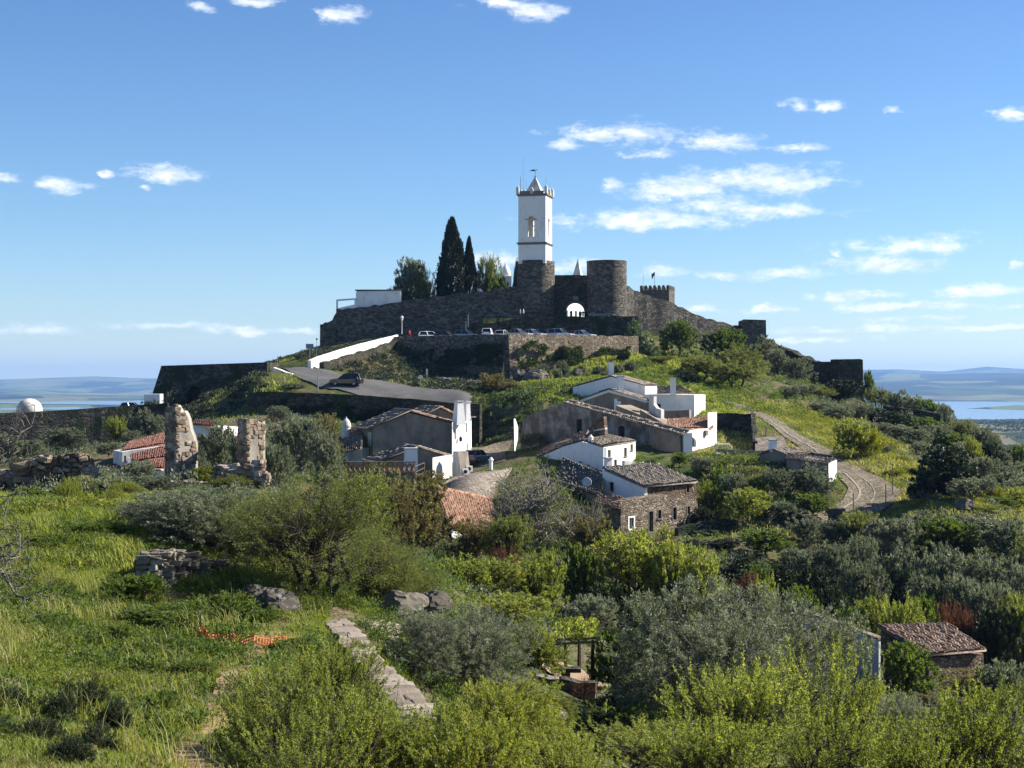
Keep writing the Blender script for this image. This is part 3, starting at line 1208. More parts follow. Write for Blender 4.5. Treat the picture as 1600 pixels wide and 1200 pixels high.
def round_tower():
    c = P(948, 500, TY + 3.4)
    base = Vector((c.x, c.y, GATE_Z - 1.0))
    top = P(0, 406, TY).z
    hgt = top - base.z
    r = 3.58
    rng = random.Random(4)
    m = MB()
    prof = [(r * 1.0, 0)] + [(r * (1.0 + 0.0 * z), hgt * z) for z in (0.2, 0.4, 0.6, 0.8, 0.92)] + [(r * 1.005, hgt - 0.25), (r * 1.01, hgt - 0.22), (r * 1.01, hgt), (r * 0.84, hgt), (r * 0.84, hgt - 0.7)]
    m.lathe(base, prof, 48)
    m.build('round_gate_tower', M['schist'], None, base, smooth=False, label='round dark stone tower with flat top right of the castle gate', cat='tower')


round_tower()


def gate_curtain():
    a = P(858, 430, TY + 3.0)
    b = P(926, 430, TY + 3.0)
    base = Vector(((a.x + b.x) / 2, a.y, GATE_Z - 1.0))
    t = empty('castle_gate', base, 'dark stone gatehouse wall with bright arched gateway between two towers', 'gate')
    m = MB()
    m.prism([(a.x, a.y, base.z), (b.x, b.y, base.z), (b.x, b.y, a.z - 0.1), (base.x + 1, b.y, a.z + 0.05), (a.x, a.y, a.z)], (0, 2.0, 0))
    w = m.build('wall', M['schist_dark'], t)
    ac = P(899.5, 480, TY + 3.0)
    r_ = 1.62
    zspr = P(0, 487, TY + 3).z
    zb = GATE_Z - 0.4
    poly = [(ac.x - r_, a.y - 2, zb), (ac.x + r_, a.y - 2, zb)] + [(ac.x + r_ * math.cos(q), a.y - 2, zspr + 1.0 * r_ * math.sin(q)) for q in np.linspace(0, math.pi, 15)]
    cu = MB()
    cu.prism(poly, (0, 7, 0))
    cut(w, cu)
    # voussoirs of the arch
    for i in range(15):
        q0, q1 = math.pi * i / 15, math.pi * (i + 1) / 15
        pts = []
        for rr, q in ((r_ + 0.01, q0 + 0.01), (r_ + 0.42, q0 + 0.01), (r_ + 0.42, q1 - 0.01), (r_ + 0.01, q1 - 0.01)):
            pts.append((ac.x + rr * math.cos(q), a.y - 0.05, zspr + rr * math.sin(q)))
        m = MB()
        m.prism(pts, (0, 0.3, 0))
        m.build('voussoir', M['schist'], t)
    pl = P(899.5, 466, TY + 2.9)
    m = MB()
    m.box(pl, (0.95, 0.14, 0.7))
    m.build('plaque', M['stone_trim'], t)


gate_curtain()

# white house seen through the gate, sunlit
def street_house():
    c = P(897, 490, 300)
    base = Vector((c.x, c.y, GATE_Z))
    t = empty('street_house', base, 'sunlit white house front seen through the arched castle gate', 'house')
    ang = R(58)
    m = MB()
    m.box((c.x - 1.8, c.y + 3.0, GATE_Z + 2.6), (11, 5, 5.4), ang)
    m.build('wall', M['white'], t)
    ux, uy = math.cos(ang), math.sin(ang)
    fx, fy = c.x - 1.8 + math.sin(ang) * 2.52, c.y + 3.0 - math.cos(ang) * 2.52
    for u in (-3.4, -1.6, 0.2, 2.0):
        m = MB()
        m.box((fx + ux * u, fy + uy * u, GATE_Z + 2.2), (0.75, 0.06, 1.5), ang)
        m.build('window', M['glass_dark'], t)
    m = MB()
    m.box((c.x - 1.8, c.y + 3.0, GATE_Z + 5.45), (11.6, 5.6, 0.3), ang)
    m.build('roof', M['tiles'], t)


street_house()

# --- curtain walls
wall_run([(816, 446, 273), (808, 447, 273), (760, 455, 273.5), (700, 461, 274), (650, 467, 274), (610, 474, 274), (560, 480, 274), (526, 484, 274.5)], 1.8, M['schist'], 'curtain_wall', 'long dark castle wall running left from the clock tower above the parked cars', 'wall', 2.5, 0.26, 2)
wall_run([(525, 488, 274), (519, 499, 274.4), (512, 503, 274.6), (500, 507, 275)], 5.0, M['schist'], 'curtain_wall', 'stepped end of the castle wall beside the top of the ramp', 'wall', 4, 0.2, 3, step=0.5)
wall_run([(978, 446, 276), (990, 452, 278), (1003, 458, 279), (1040, 470, 281), (1080, 487, 284), (1110, 499, 286), (1135, 506, 288), (1162, 511, 290)], 1.6, M['schist'], 'curtain_wall', 'dark castle wall sloping down from the round gate tower towards the right', 'wall', 6, 0.3, 5)
wall_run([(1196, 529, 290), (1220, 541, 288), (1250, 555, 284), (1274, 566, 280), (1309, 566, 276)], 1.6, M['schist_mossy'], 'curtain_wall', 'overgrown stretch of castle wall between the two square bastions on the right', 'wall', 5, 0.3, 7)


def block_tower(name, pxl, pxr, ptop, Y, dep, mat, label, rz=0.0, drop=3.0, cat='tower', jag=0.12, seed=1):
    a, b = P(pxl, ptop, Y), P(pxr, ptop, Y)
    w = b.x - a.x
    cx = (a.x + b.x) / 2
    zb = min(h1(a.x, Y), h1(b.x, Y), h1(cx, Y + dep)) - drop
    rng = random.Random(seed)
    m = MB()
    n = 8
    loc = Vector((cx, Y + dep / 2, zb))
    ring = []
    for i in range(n):
        ring.append((a.x + w * i / n, Y))
    for i in range(4):
        ring.append((b.x, Y + dep * i / 4))
    for i in range(n):
        ring.append((b.x - w * i / n, Y + dep))
    for i in range(4):
        ring.append((a.x, Y + dep - dep * i / 4))
    k = len(ring)
    vs = []
    ca, sa = math.cos(rz), math.sin(rz)
    for (z, g) in ((zb, 0.25), (a.z * 0.5 + zb * 0.5, 0.1), (a.z, 0.0)):
        for (x, y) in ring:
            dx, dy = x - cx, y - (Y + dep / 2)
            dx += g * np.sign(dx) * (abs(dx) > w / 2 - 0.01)
            dy += g * np.sign(dy) * (abs(dy) > dep / 2 - 0.01)
            zz = z + (rng.uniform(-jag, jag) if z == a.z else 0)
            vs.append((cx + dx * ca - dy * sa, Y + dep / 2 + dx * sa + dy * ca, zz))
    fs = []
    for r_ in range(2):
        for i in range(k):
            j = (i + 1) % k
            fs.append((r_ * k + i, r_ * k + j, (r_ + 1) * k + j, (r_ + 1) * k + i))
    fs.append(tuple(2 * k + i for i in range(k)))
    m.add(vs, fs)
    return m.build(name, mat, None, loc, label=label, cat=cat)


block_tower('wall_bastion', 1160, 1196, 500, 288, 4.5, M['schist'], 'square dark stone bastion halfway down the right castle wall', R(3), seed=2)
block_tower('wall_bastion', 1308, 1347, 561.5, 272, 5.0, M['schist_mossy'], 'square dark bastion at the lower right end of the castle wall', R(4), seed=3)


M['keep'] = mat_masonry('keep_masonry', (0.075, 0.066, 0.055), (0.15, 0.132, 0.108), (0.25, 0.22, 0.18), 2.0)


def keep():
    Y = 400
    c = P(1029.5, 480, Y)
    base = Vector((c.x, c.y + 4, 16))
    t = empty('castle_keep', base, 'square crenellated castle keep with a flag behind the right wall', 'tower')
    s = 7.7
    rz = R(-17)
    top = P(0, 453, Y).z
    m = MB()
    m.box((base.x, base.y, (14 + top) / 2), (s, s, top - 14), rz)
    m.build('wall', M['keep'], t)
    ca, sa = math.cos(rz), math.sin(rz)
    n = 7
    for side in range(4):
        for i in range(n):
            if i == n - 1:
                continue
            u = -s / 2 + 0.35 + (s - 0.7) * i / (n - 1)
            v = -s / 2 + 0.35
            for _ in range(side):
                u, v = -v, u
            m = MB()
            x, y = base.x + u * ca - v * sa, base.y + u * sa + v * ca
            m.box((x, y, top + 0.5), (0.72, 0.72, 1.0), rz)
            m.box((x, y, top + 1.13), (0.72, 0.72, 0.26), rz, 0.45)
            m.build('merlon', M['keep'], t)
    q = P(1023, 424, Y + 3)
    m = MB()
    m.tube([(q.x, q.y, top - 0.5), (q.x, q.y, q.z)], 0.06, 5)
    m.build('flagpole', M['steel'], t)
    m = MB()
    g = np.linspace(0, 1, 6)
    vs = []
    for i, u in enumerate(g):
        vs += [(q.x - 0.9 * u, q.y + 0.15 * math.sin(5 * u), q.z - 0.1 - 0.7 * u), (q.x - 0.75 * u, q.y + 0.2 * math.sin(5 * u + 1), q.z - 1.0 - 1.1 * u)]
    m.add(vs, [(2 * i, 2 * i + 2, 2 * i + 3, 2 * i + 1) for i in range(5)])
    m.build('flag', mat_plain('green_flag', (0.03, 0.10, 0.05), 0.8), t)
    q2 = P(1005, 428, Y + 3)
    m = MB()
    m.tube([(q2.x, q2.y, top - 0.5), (q2.x, q2.y, q2.z)], 0.04, 5)
    m.build('mast', M['steel'], t)


keep()

# spire of a church behind the gate, two pale domed pinnacles further left
def far_spire():
    c = P(903, 432, 330)
    loc = Vector((c.x, c.y, 13))
    m = MB()
    m.box((c.x, c.y, (13 + c.z) / 2), (2.2, 2.2, c.z - 13), 0.3)
    m.lathe((c.x, c.y, c.z), [(1.25, -0.4), (1.1, 0.2), (0.06, P(0, 405, 330).z - c.z)], 6)
    m.build('church_spire', M['white_old'], None, loc, label='slim pale pyramid spire rising behind the gate wall', cat='spire')


far_spire()


def domed(px, pt, label):
    Y = 310
    c = P(px, 432, Y)
    loc = Vector((c.x, c.y, 12))
    t = empty('domed_turret', loc, label, 'turret', 'white domed turrets')
    m = MB()
    z0 = P(0, 432, Y).z
    top = P(0, pt, Y).z
    hh = top - z0
    m.box((c.x, c.y, (12 + z0) / 2), (2.4, 2.4, z0 - 12))
    m.build('pedestal', M['white_old'], t)
    m = MB()
    m.lathe((c.x, c.y, z0), [(1.0, 0), (0.95, hh * 0.3), (0.85, hh * 0.45), (0.6, hh * 0.62), (0.25, hh * 0.74), (0.12, hh * 0.86), (0.02, hh)], 14)
    m.build('dome', M['white'], t, smooth=True)


domed(790, 408, 'white domed turret above the castle wall beside the clock tower')
domed(768, 402, 'white domed turret half hidden by the tree right of the cypresses')

# white house on the wall at its left end
def wall_house():
    a, b = P(556, 456, 276), P(626, 454, 276)
    base = Vector(((a.x + b.x) / 2, 278, 13))
    t = empty('wall_top_house', base, 'low white house with open terrace on the left end of the castle wall', 'house')
    m = MB()
    m.prism([(a.x, 276, 12), (b.x, 276, 12), (b.x, 276, b.z), (a.x + 0.4, 276, a.z + 0.1), (a.x, 276, a.z - 0.1)], (0, 5, 0))
    m.build('wall', M['white'], t)
    m = MB()
    m.box(((a.x + b.x) / 2, 278.5, b.z + 0.1), (b.x - a.x + 0.3, 5.4, 0.16))
    m.build('coping', M['stone_trim'], t)
    # terrace frame
    for px in (526.5, 555):
        q = P(px, 469, 275.2)
        m = MB()
        m.box((q.x, q.y + 0.2, q.z - 0.9), (0.3, 0.3, 1.9))
        m.build('post', M['white'], t)
    q0, q1 = P(526, 469, 275.2), P(556, 467, 275.2)
    m = MB()
    m.tube([q0 + Vector((0, 0.2, 0)), q1 + Vector((0, 0.2, 0))], 0.15, 4)
    m.build('beam', M['white'], t)
    q0, q1 = P(525, 483, 275), P(557, 475, 275)
    m = MB()
    m.prism([q0 + Vector((0, 0, -0.9)), q1 + Vector((0, 0, -1.0)), q1, q0 + Vector((0, 0, 0.1))], (0, 0.35, 0))
    m.build('parapet', M['white'], t)


wall_house()

# --- car park terrace and ramps
def terrace_wall(name, p0, p1, z0, z1, th, mat, label, batter=0.06, seed=1, zb0=None, zb1=None, jag=0.10):
    """retaining wall between plan points, with a top at z0..z1 and a battered face"""
    rng = random.Random(seed)
    a, b = Vector((p0[0], p0[1], 0)), Vector((p1[0], p1[1], 0))
    d = (b - a)
    Ln = d.length
    d.normalize()
    nn = Vector((d.y, -d.x, 0))       # outward, to the right of travel
    n = max(2, int(Ln / 0.8))
    vs, fs = [], []
    for i in range(n + 1):
        p = a + d * (Ln * i / n)
        zt = z0 + (z1 - z0) * i / n + rng.uniform(-jag, jag)
        zb = min(h1(p.x + nn.x * 1.5, p.y + nn.y * 1.5), h1(p.x + nn.x * 0.6, p.y + nn.y * 0.6)) - 1.0
        bt = batter * (zt - zb)
        j = rng.uniform(-0.04, 0.04)
        vs += [(p.x + nn.x * (bt + j), p.y + nn.y * (bt + j), zb), (p.x + nn.x * j, p.y + nn.y * j, zt), (p.x - nn.x * th, p.y - nn.y * th, zt), (p.x - nn.x * th, p.y - nn.y * th, zb)]
    for i in range(n):
        for k in range(4):
            k2 = (k + 1) % 4
            fs.append((i * 4 + k, i * 4 + k2, (i + 1) * 4 + k2, (i + 1) * 4 + k))
    fs += [(0, 1, 2, 3), (4 * n + 3, 4 * n + 2, 4 * n + 1, 4 * n)]
    m = MB()
    m.add(vs, fs)
    loc = Vector((p0[0], p0[1], z0 - 5))
    return m.build(name, mat, None, loc, label=label, cat='wall')


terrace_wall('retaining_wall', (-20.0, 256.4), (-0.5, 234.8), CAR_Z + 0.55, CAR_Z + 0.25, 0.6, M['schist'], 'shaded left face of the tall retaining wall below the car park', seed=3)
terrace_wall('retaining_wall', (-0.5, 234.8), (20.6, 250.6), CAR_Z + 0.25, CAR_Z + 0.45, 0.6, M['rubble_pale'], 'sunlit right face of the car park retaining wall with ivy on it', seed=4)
terrace_wall('terrace_wall', (1.5, 262.5), (21.6, 262.5), GATE_Z + 0.05, GATE_Z + 0.25, 0.5, M['schist_dark'], 'low dark wall of the gate terrace right behind the parked cars', 0.02, 5)
terrace_wall('terrace_wall', (-12.5, 266.0), (1.5, 262.6), CAR_Z + 1.6, GATE_Z - 0.1, 0.5, M['schist_dark'], 'dark sloping ramp wall below the clock tower leading to the gate', 0.02, 6)

# white ramp parapets
wall_run([(486, 563, 231), (500, 557, 235), (525, 549, 240), (555, 540, 246), (590, 531, 252), (622, 523, 257)], 0.5, M['white'], 'ramp_parapet', 'thick white parapet wall curving up the ramp to the car park', 'wall', 0.3, 0.03, 3, step=1.0)
wall_run([(427, 574, 228), (445, 581, 224), (470, 589, 220), (500, 597, 214), (531, 602.5, 209)], 0.45, M['white'], 'road_parapet', 'low white parapet along the road left of the dark parked car', 'wall', 0.3, 0.02, 4, step=1.0)
wall_run([(506, 566, 231.8), (530, 560.5, 236), (560, 552, 241.6), (592, 542, 248), (621, 533, 254)], 0.8, M['schist_mossy'], 'ramp_retaining_wall', 'dark stone wall carrying the ramp below the thick white parapet', 'wall', 1.5, 0.2, 13)
# retaining wall below the road, with a pale coping
wall_run([(388, 613, 205), (420, 612, 203.5), (560, 617, 198), (650, 624, 194.6), (712, 630, 192), (750, 631, 190.5)], 0.6, M['schist_mossy'], 'road_retaining_wall', 'dark overgrown retaining wall under the road behind the gabled house', 'wall', 1.2, 0.05, 6)
wall_run([(735, 608, 212), (745, 606.5, 210), (760, 607, 208.5), (800, 607, 208), (840, 606, 208), (893, 603, 208)], 0.5, M['schist_mossy'], 'lane_wall', 'stone wall carrying the lane left of the white gabled house', 'wall', 3.0, 0.05, 7)
wall_run([(660, 607, 211), (690, 605.5, 212), (735, 606, 212)], 0.5, M['schist'], 'lane_wall', 'short low wall beside the road below the ivy covered rock', 'wall', 1.5, 0.05, 8)
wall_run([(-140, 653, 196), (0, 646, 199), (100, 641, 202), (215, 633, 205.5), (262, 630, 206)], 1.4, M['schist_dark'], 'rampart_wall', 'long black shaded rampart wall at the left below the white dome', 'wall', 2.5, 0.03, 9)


def bastion():
    Y = 234
    a, b = P(252, 571.5, Y), P(417, 566, Y - 6)
    bl = P(219, 645, Y - 2)
    base = Vector(((a.x + b.x) / 2, Y, -4))
    c = P(417, 566, Y - 6)
    f0 = Vector((bl.x, bl.y, bl.z - 3))
    f1 = Vector((c.x + 0.4, c.y - 1.0, -4))
    back = Vector((-3.0, 14, 0))
    vs = [f0, f1, c, a, f0 + back, f1 + Vector((0, 12, 0)), c + Vector((0, 12, 0)), a + back]
    m = MB()
    m.add(vs, [(0, 1, 2, 3), (1, 5, 6, 2), (3, 2, 6, 7), (0, 3, 7, 4), (5, 4, 7, 6), (0, 4, 5, 1)])
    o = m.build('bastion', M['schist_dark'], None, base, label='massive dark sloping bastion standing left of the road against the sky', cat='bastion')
    cu = MB()
    q = P(297, 613, Y - 6)
    r_ = 0.95
    poly = [(q.x - r_, q.y - 2, -4.0), (q.x + r_, q.y - 2, -4.0)] + [(q.x + r_ * math.cos(k), q.y - 2, q.z + r_ * math.sin(k)) for k in np.linspace(0, math.pi, 9)]
    cu.prism(poly, (0, 8, 0))
    cut(o, cu)


bastion()


def dome_shelter():
    c = P(46, 645, 216)
    loc = Vector((c.x, c.y, P(0, 645, 204).z - 0.6))
    r_ = 1.78
    m = MB()
    prof = [(r_, -0.5), (r_, 0.35)] + [(r_ * math.cos(q), 0.35 + r_ * 0.95 * math.sin(q)) for q in np.linspace(0.08, 1.5, 9)]
    m.lathe((c.x, c.y, c.z), prof, 28)
    m.build('dome', M['white_old'], None, loc, smooth=True, label='small white dome rising behind the rampart wall at far left', cat='dome')


dome_shelter()
# ================================================================== village
def V2(px, Y):
    return Vector(((px - 800) / F * Y, Y, 0))


def outward(A, B):
    d = Vector((B.x - A.x, B.y - A.y, 0)).normalized()
    n = Vector((d.y, -d.x, 0))
    mid = (A + B) / 2
    if n.dot(Vector((-mid.x, -mid.y, 0))) < 0:
        n = -n
    return d, n


def on_plane(A, B, px, py):
    """point of the vertical plane through A and B seen at a pixel"""
    d, n = outward(A, B)
    ray = Vector(((px - 800) / F, 1.0, (600 - py) / F))
    k = (A.x * n.x + A.y * n.y) / (ray.x * n.x + ray.y * n.y)
    return ray * k


def wall_poly(name, mat, parent, pts, depth, A=None, B=None, radial=False):
    """a wall block: outline (px, py) on the vertical plane A-B, pushed back by depth metres"""
    d, n = outward(A, B)
    poly = [on_plane(A, B, x, y) for x, y in pts]
    m = MB()
    ex = -n * depth
    if radial:
        c = (A + B) / 2
        ex = Vector((c.x, c.y, 0)).normalized() * depth
    m.prism(poly, ex)
    return m.build(name, mat, parent)


def tile_quad(name, TL, TR, BR, BL, mat, parent, pitch=0.24, row=0.42, amp=0.055, thick=0.12, seed=0):
    """barrel tiled slope between four corners (ridge TL-TR, eave BL-BR): rounded columns, overlapping rows"""
    rng = rngf(seed + 11)
    TL, TR, BR, BL = [np.array(tuple(v)) for v in (TL, TR, BR, BL)]
    w = max(np.linalg.norm(TR - TL), np.linalg.norm(BR - BL))
    s = max(np.linalg.norm(BL - TL), np.linalg.norm(BR - TR))
    nc = max(3, int(w / pitch))
    nr = max(2, int(s / row))
    prof = [(0.0, 0.0), (0.18, 0.75), (0.34, 1.0), (0.5, 1.0), (0.66, 0.75), (0.82, 0.0)]
    us, hs = [], []
    for c in range(nc):
        for (a, b) in prof:
            us.append((c + a) / nc)
            hs.append(b * amp * 1.6)
    us.append(1.0)
    hs.append(0.0)
    us = np.array(us)
    hs = np.array(hs)
    nrm = np.cross(TR - TL, BL - TL)
    nrm = nrm / np.linalg.norm(nrm)
    if nrm[2] < 0:
        nrm = -nrm
    rows = []
    colj = np.repeat(rng.normal(0, 0.012, nc), 6)
    colj = np.append(colj, 0)
    for r in range(nr):
        jit = np.repeat(rng.normal(0, 0.016, nc), 6)
        jit = np.append(jit, 0)
        for (v, up) in ((r / nr, 0.0), ((r + 0.995) / nr, 0.045)):
            top = TL[None] * (1 - us[:, None]) + TR[None] * us[:, None]
            bot = BL[None] * (1 - us[:, None]) + BR[None] * us[:, None]
            sag = -0.05 * math.sin(math.pi * v) * np.sin(np.pi * us)
            p = top * (1 - v) + bot * v + nrm[None] * (hs + up + jit * (0.4 + hs / amp) + colj + sag + thick)[:, None]
            rows.append(p)
    n = len(us)
    V = np.concatenate(rows)
    k = len(rows)
    idx = np.arange(n * k).reshape(k, n)
    f = np.stack([idx[:-1, :-1].ravel(), idx[:-1, 1:].ravel(), idx[1:, 1:].ravel(), idx[1:, :-1].ravel()], 1)
    # board below
    b = len(V)
    low = np.array([TL, TR, BR, BL])
    V = np.concatenate([V, low, low + nrm[None] * (thick * 0.9)])
    f2 = np.array([(0, 1, 2, 3), (4, 5, 6, 7), (0, 1, 5, 4), (1, 2, 6, 5), (2, 3, 7, 6), (3, 0, 4, 7)]) + b
    f = np.concatenate([f, f2])
    off = np.array(tuple(wloc(parent))) if parent is not None else np.zeros(3)
    me = mesh_np(name, V - off, f, mat, False)
    o = link(name, me, parent)
    o['kind'] = 'stuff'
    return o


def opening(parent, wall, A, B, x0, y0, x1, y1, pane=None, frame=None, fw=0.09, depth=0.18, sill=False, arch=False, name='window', cutq=None):
    """a real opening in the wall with a set-back pane, a proud surround and perhaps a sill"""
    d, n = outward(A, B)
    q00 = on_plane(A, B, x0, y1)
    q11 = on_plane(A, B, x1, y0)
    u0 = (q00 - A).dot(d)
    u1 = (q11 - A).dot(d)
    if u0 > u1:
        u0, u1 = u1, u0
    zm = on_plane(A, B, (x0 + x1) / 2, y1).z
    zt = on_plane(A, B, (x0 + x1) / 2, y0).z

    def pt(u, z, k):
        return Vector((A.x + d.x * u + n.x * k, A.y + d.y * u + n.y * k, z))
    outl = [(u0, zm), (u1, zm)]
    if arch:
        r_ = (u1 - u0) / 2
        uc = (u0 + u1) / 2
        outl += [(uc + r_ * math.cos(a), zt - r_ * 0.7 + r_ * 0.7 * math.sin(a)) for a in np.linspace(0, math.pi, 9)]
    else:
        outl += [(u1, zt), (u0, zt)]
    c = MB()
    c.prism([pt(u, z, 0.4) for u, z in outl], -n * (0.4 + depth))
    cut(wall, c)
    m = MB()
    m.prism([pt(u, z, -depth + 0.045) for u, z in [(u0 + .01, zm + .01), (u1 - .01, zm + .01), (u1 - .01, zt - .01), (u0 + .01, zt - .01)]] if not arch else [pt(u * 0.98 + 0.02 * (u0 + u1) / 2, z, -depth + 0.045) for u, z in outl], -n * 0.03)
    pn = m.build(name, pane or M['glass_dark'], parent)
    if frame is not None:
        m = MB()
        for (a, b, z0, z1) in ((u0 - fw, u0, zm - fw, zt + fw), (u1, u1 + fw, zm - fw, zt + fw), (u0, u1, zt, zt + fw), (u0, u1, zm - fw, zm)):
            if arch and z0 == zt:
                continue
            m.prism([pt(a, z0, 0.035), pt(b, z0, 0.035), pt(b, z1, 0.035), pt(a, z1, 0.035)], -n * 0.06)
        m.build('frame', frame, pn)
    if not arch and (u1 - u0) > 0.35:
        m = MB()
        uc = (u0 + u1) / 2
        m.prism([pt(uc - 0.025, zm, -depth + 0.09), pt(uc + 0.025, zm, -depth + 0.09), pt(uc + 0.025, zt, -depth + 0.09), pt(uc - 0.025, zt, -depth + 0.09)], -n * 0.035)
        m.build('glazing_bar', M['wood_dark'], pn)
    if sill:
        m = MB()
        m.prism([pt(u0 - 0.12, zm - 0.09, 0.12), pt(u1 + 0.12, zm - 0.09, 0.12), pt(u1 + 0.12, zm, 0.12), pt(u0 - 0.12, zm, 0.12)], -n * 0.2)
        m.build('sill', M['stone_trim'], pn)
    return pn


def chimney(parent, px0, px1, py_top, py_bot, Y, dep=0.8, taper=0.85, mat=None, rz=0.25, cap=True, pots=False):
    a, b = P(px0, py_top, Y), P(px1, py_bot, Y)
    cx, w = (a.x + b.x) / 2, b.x - a.x
    m = MB()
    m.box((cx, Y + dep / 2, (a.z + b.z) / 2), (w, dep, a.z - b.z), rz, taper)
    o = m.build('chimney', mat or M['white'], parent)
    if cap:
        m = MB()
        m.box((cx, Y + dep / 2, a.z + 0.07), (w * taper + 0.16, dep * taper + 0.16, 0.14), rz)
        m.build('chimney_cap', M['white_old'], o)
    return o


def hbase(px, Y):
    return ground_at(px, Y)


# ---------- the gabled grey house with the white wing and twin chimneys
def gabled_house():
    A, B = V2(583, 176), V2(707, 179)
    t = empty('gabled_house', hbase(640, 177), 'long weathered grey house with plain shaded gable, beside white twin chimneys', 'house')
    d, n = outward(A, B)
    dep = 7.0
    w = wall_poly('wall', M['grey_render'], t, [(583, 760), (707, 755), (707, 661.5), (640, 645), (583, 668)], dep, A, B)
    zl = on_plane(A, B, 583, 668).z
    ridge = on_plane(A, B, 640, 642.5)
    eL = on_plane(A, B, 572, 671.5) + n * 0.35
    eR = on_plane(A, B, 718, 663) + n * 0.35
    rg = ridge + n * 0.35
    bk = -n * (dep + 0.5)
    tile_quad('roof_tiles', rg, rg + bk, eL + bk, eL, M['tiles_grey'], t, seed=1)
    tile_quad('roof_tiles', rg + bk, rg, eR, eR + bk, M['tiles'], t, seed=2)
    m = MB()
    m.tube([rg + Vector((0, 0, 0.16)), rg + bk + Vector((0, 0, 0.16))], 0.15, 6)
    m.build('ridge', M['tiles_grey'], t)
    # left side with two tall pale windows
    C = A - n * dep
    opening(t, w, A, C, 567, 679, 570.5, 700, M['white'], M['white_old'], 0.05, 0.08)
    opening(t, w, A, C, 575.5, 676, 579.5, 696, M['white'], M['white_old'], 0.05, 0.08)
    # small dormer chimney on the far slope
    chimney(t, 593, 606, 650, 662, 182, 1.0, 1.0, M['brown_render'], 0.3, False)
    # white wing
    A2, B2 = V2(706.5, 177.2), V2(737, 182.6)
    w2 = wall_poly('white_wing', M['white'], t, [(706.5, 730), (737, 728), (736.5, 653), (722, 655), (706.5, 660)], 2.2, A2, B2, True)
    opening(t, w2, A2, B2, 727.5, 661, 729.8, 676, M['glass_dark'], None, depth=0.22)
    opening(t, w2, A2, B2, 710, 671, 712.6, 687, M['wood_dark'], None, depth=0.2)
    opening(t, w2, A2, B2, 729, 693, 731, 708, M['wood_dark'], None, depth=0.2)
    chimney(t, 709, 724.5, 628, 664, 177.6, 1.3, 0.62, None, 0.5)
    chimney(t, 725, 733, 628.5, 656, 180.2, 1.0, 0.8, None, 0.5)
    q = on_plane(A2, B2, 734, 651.5)
    m = MB()
    m.box((q.x, q.y, q.z), (1.5, 0.7, 0.12), 0.9)
    m.build('eave_slab', M['tiles_grey'], t)
    q = on_plane(A2, B2, 715.5, 690) + outward(A2, B2)[1] * 0.35
    m = MB()
    m.lathe((q.x, q.y, q.z), [(0.1, 0), (0.16, 0.1), (0.2, 0.42), (0.06, 0.62)], 6)
    m.tube([q + Vector((0, 0, 0.62)), q + Vector((-0.15, 0.25, 0.8))], 0.03, 4)
    m.build('wall_lantern', M['iron'], t)


gabled_house()


def back_house():
    A, B = V2(655, 187), V2(716, 189)
    t = empty('back_house', hbase(690, 188), 'small brown gabled house peeking over the grey roof left of the twin chimneys', 'house')
    d, n = outward(A, B)
    wall_poly('wall', M['brown_render'], t, [(658, 700), (716, 700), (716, 650), (687, 638), (658, 651)], 6, A, B)
    rg = on_plane(A, B, 687, 636.5) + n * 0.3
    eL, eR = on_plane(A, B, 652, 653.5) + n * 0.3, on_plane(A, B, 720, 651.5) + n * 0.3
    bk = -n * 6.6
    tile_quad('roof_tiles', rg, rg + bk, eL + bk, eL, M['tiles_grey'], t, seed=3)
    tile_quad('roof_tiles', rg + bk, rg, eR, eR + bk, M['tiles'], t, seed=4)


back_house()


def west_house():
    """low roofs running left from the gabled house, with a domed round chimney"""
    A, B = V2(518, 180), V2(566, 177)
    t = empty('low_house', hbase(540, 178), 'low brown roofed house with domed round chimney left of the grey gable', 'house')
    d, n = outward(A, B)
    wall_poly('wall', M['white_old'], t, [(520, 760), (566, 760), (566, 700), (520, 700)], 5.5, A, B)
    tile_quad('roof_tiles', P(512, 684, 186), P(572, 664, 184), P(566, 694, 176.6), P(514, 699, 179.4), M['tiles'], t, seed=5)
    tile_quad('roof_tiles', P(541, 690, 177), P(566, 683, 176.4), P(566, 702, 173), P(540, 708, 173.6), M['tiles_grey'], t, seed=6)
    c = P(541, 672, 182)
    m = MB()
    r_ = 0.52
    zt = 0
    prof = [(r_ * 1.05, -1.6), (r_, -0.1), (r_ * 1.12, -0.1), (r_ * 1.12, 0.12), (r_ * 0.98, 0.12), (r_ * 0.98, 0.42), (r_ * 1.15, 0.42), (r_ * 1.1, 0.62), (r_ * 0.8, 1.05), (r_ * 0.35, 1.32), (0.06, 1.42), (0.05, 1.6)]
    m.lathe((c.x, c.y, c.z), prof, 18)
    m.build('round_chimney', M['white_old'], t, smooth=False)


west_house()


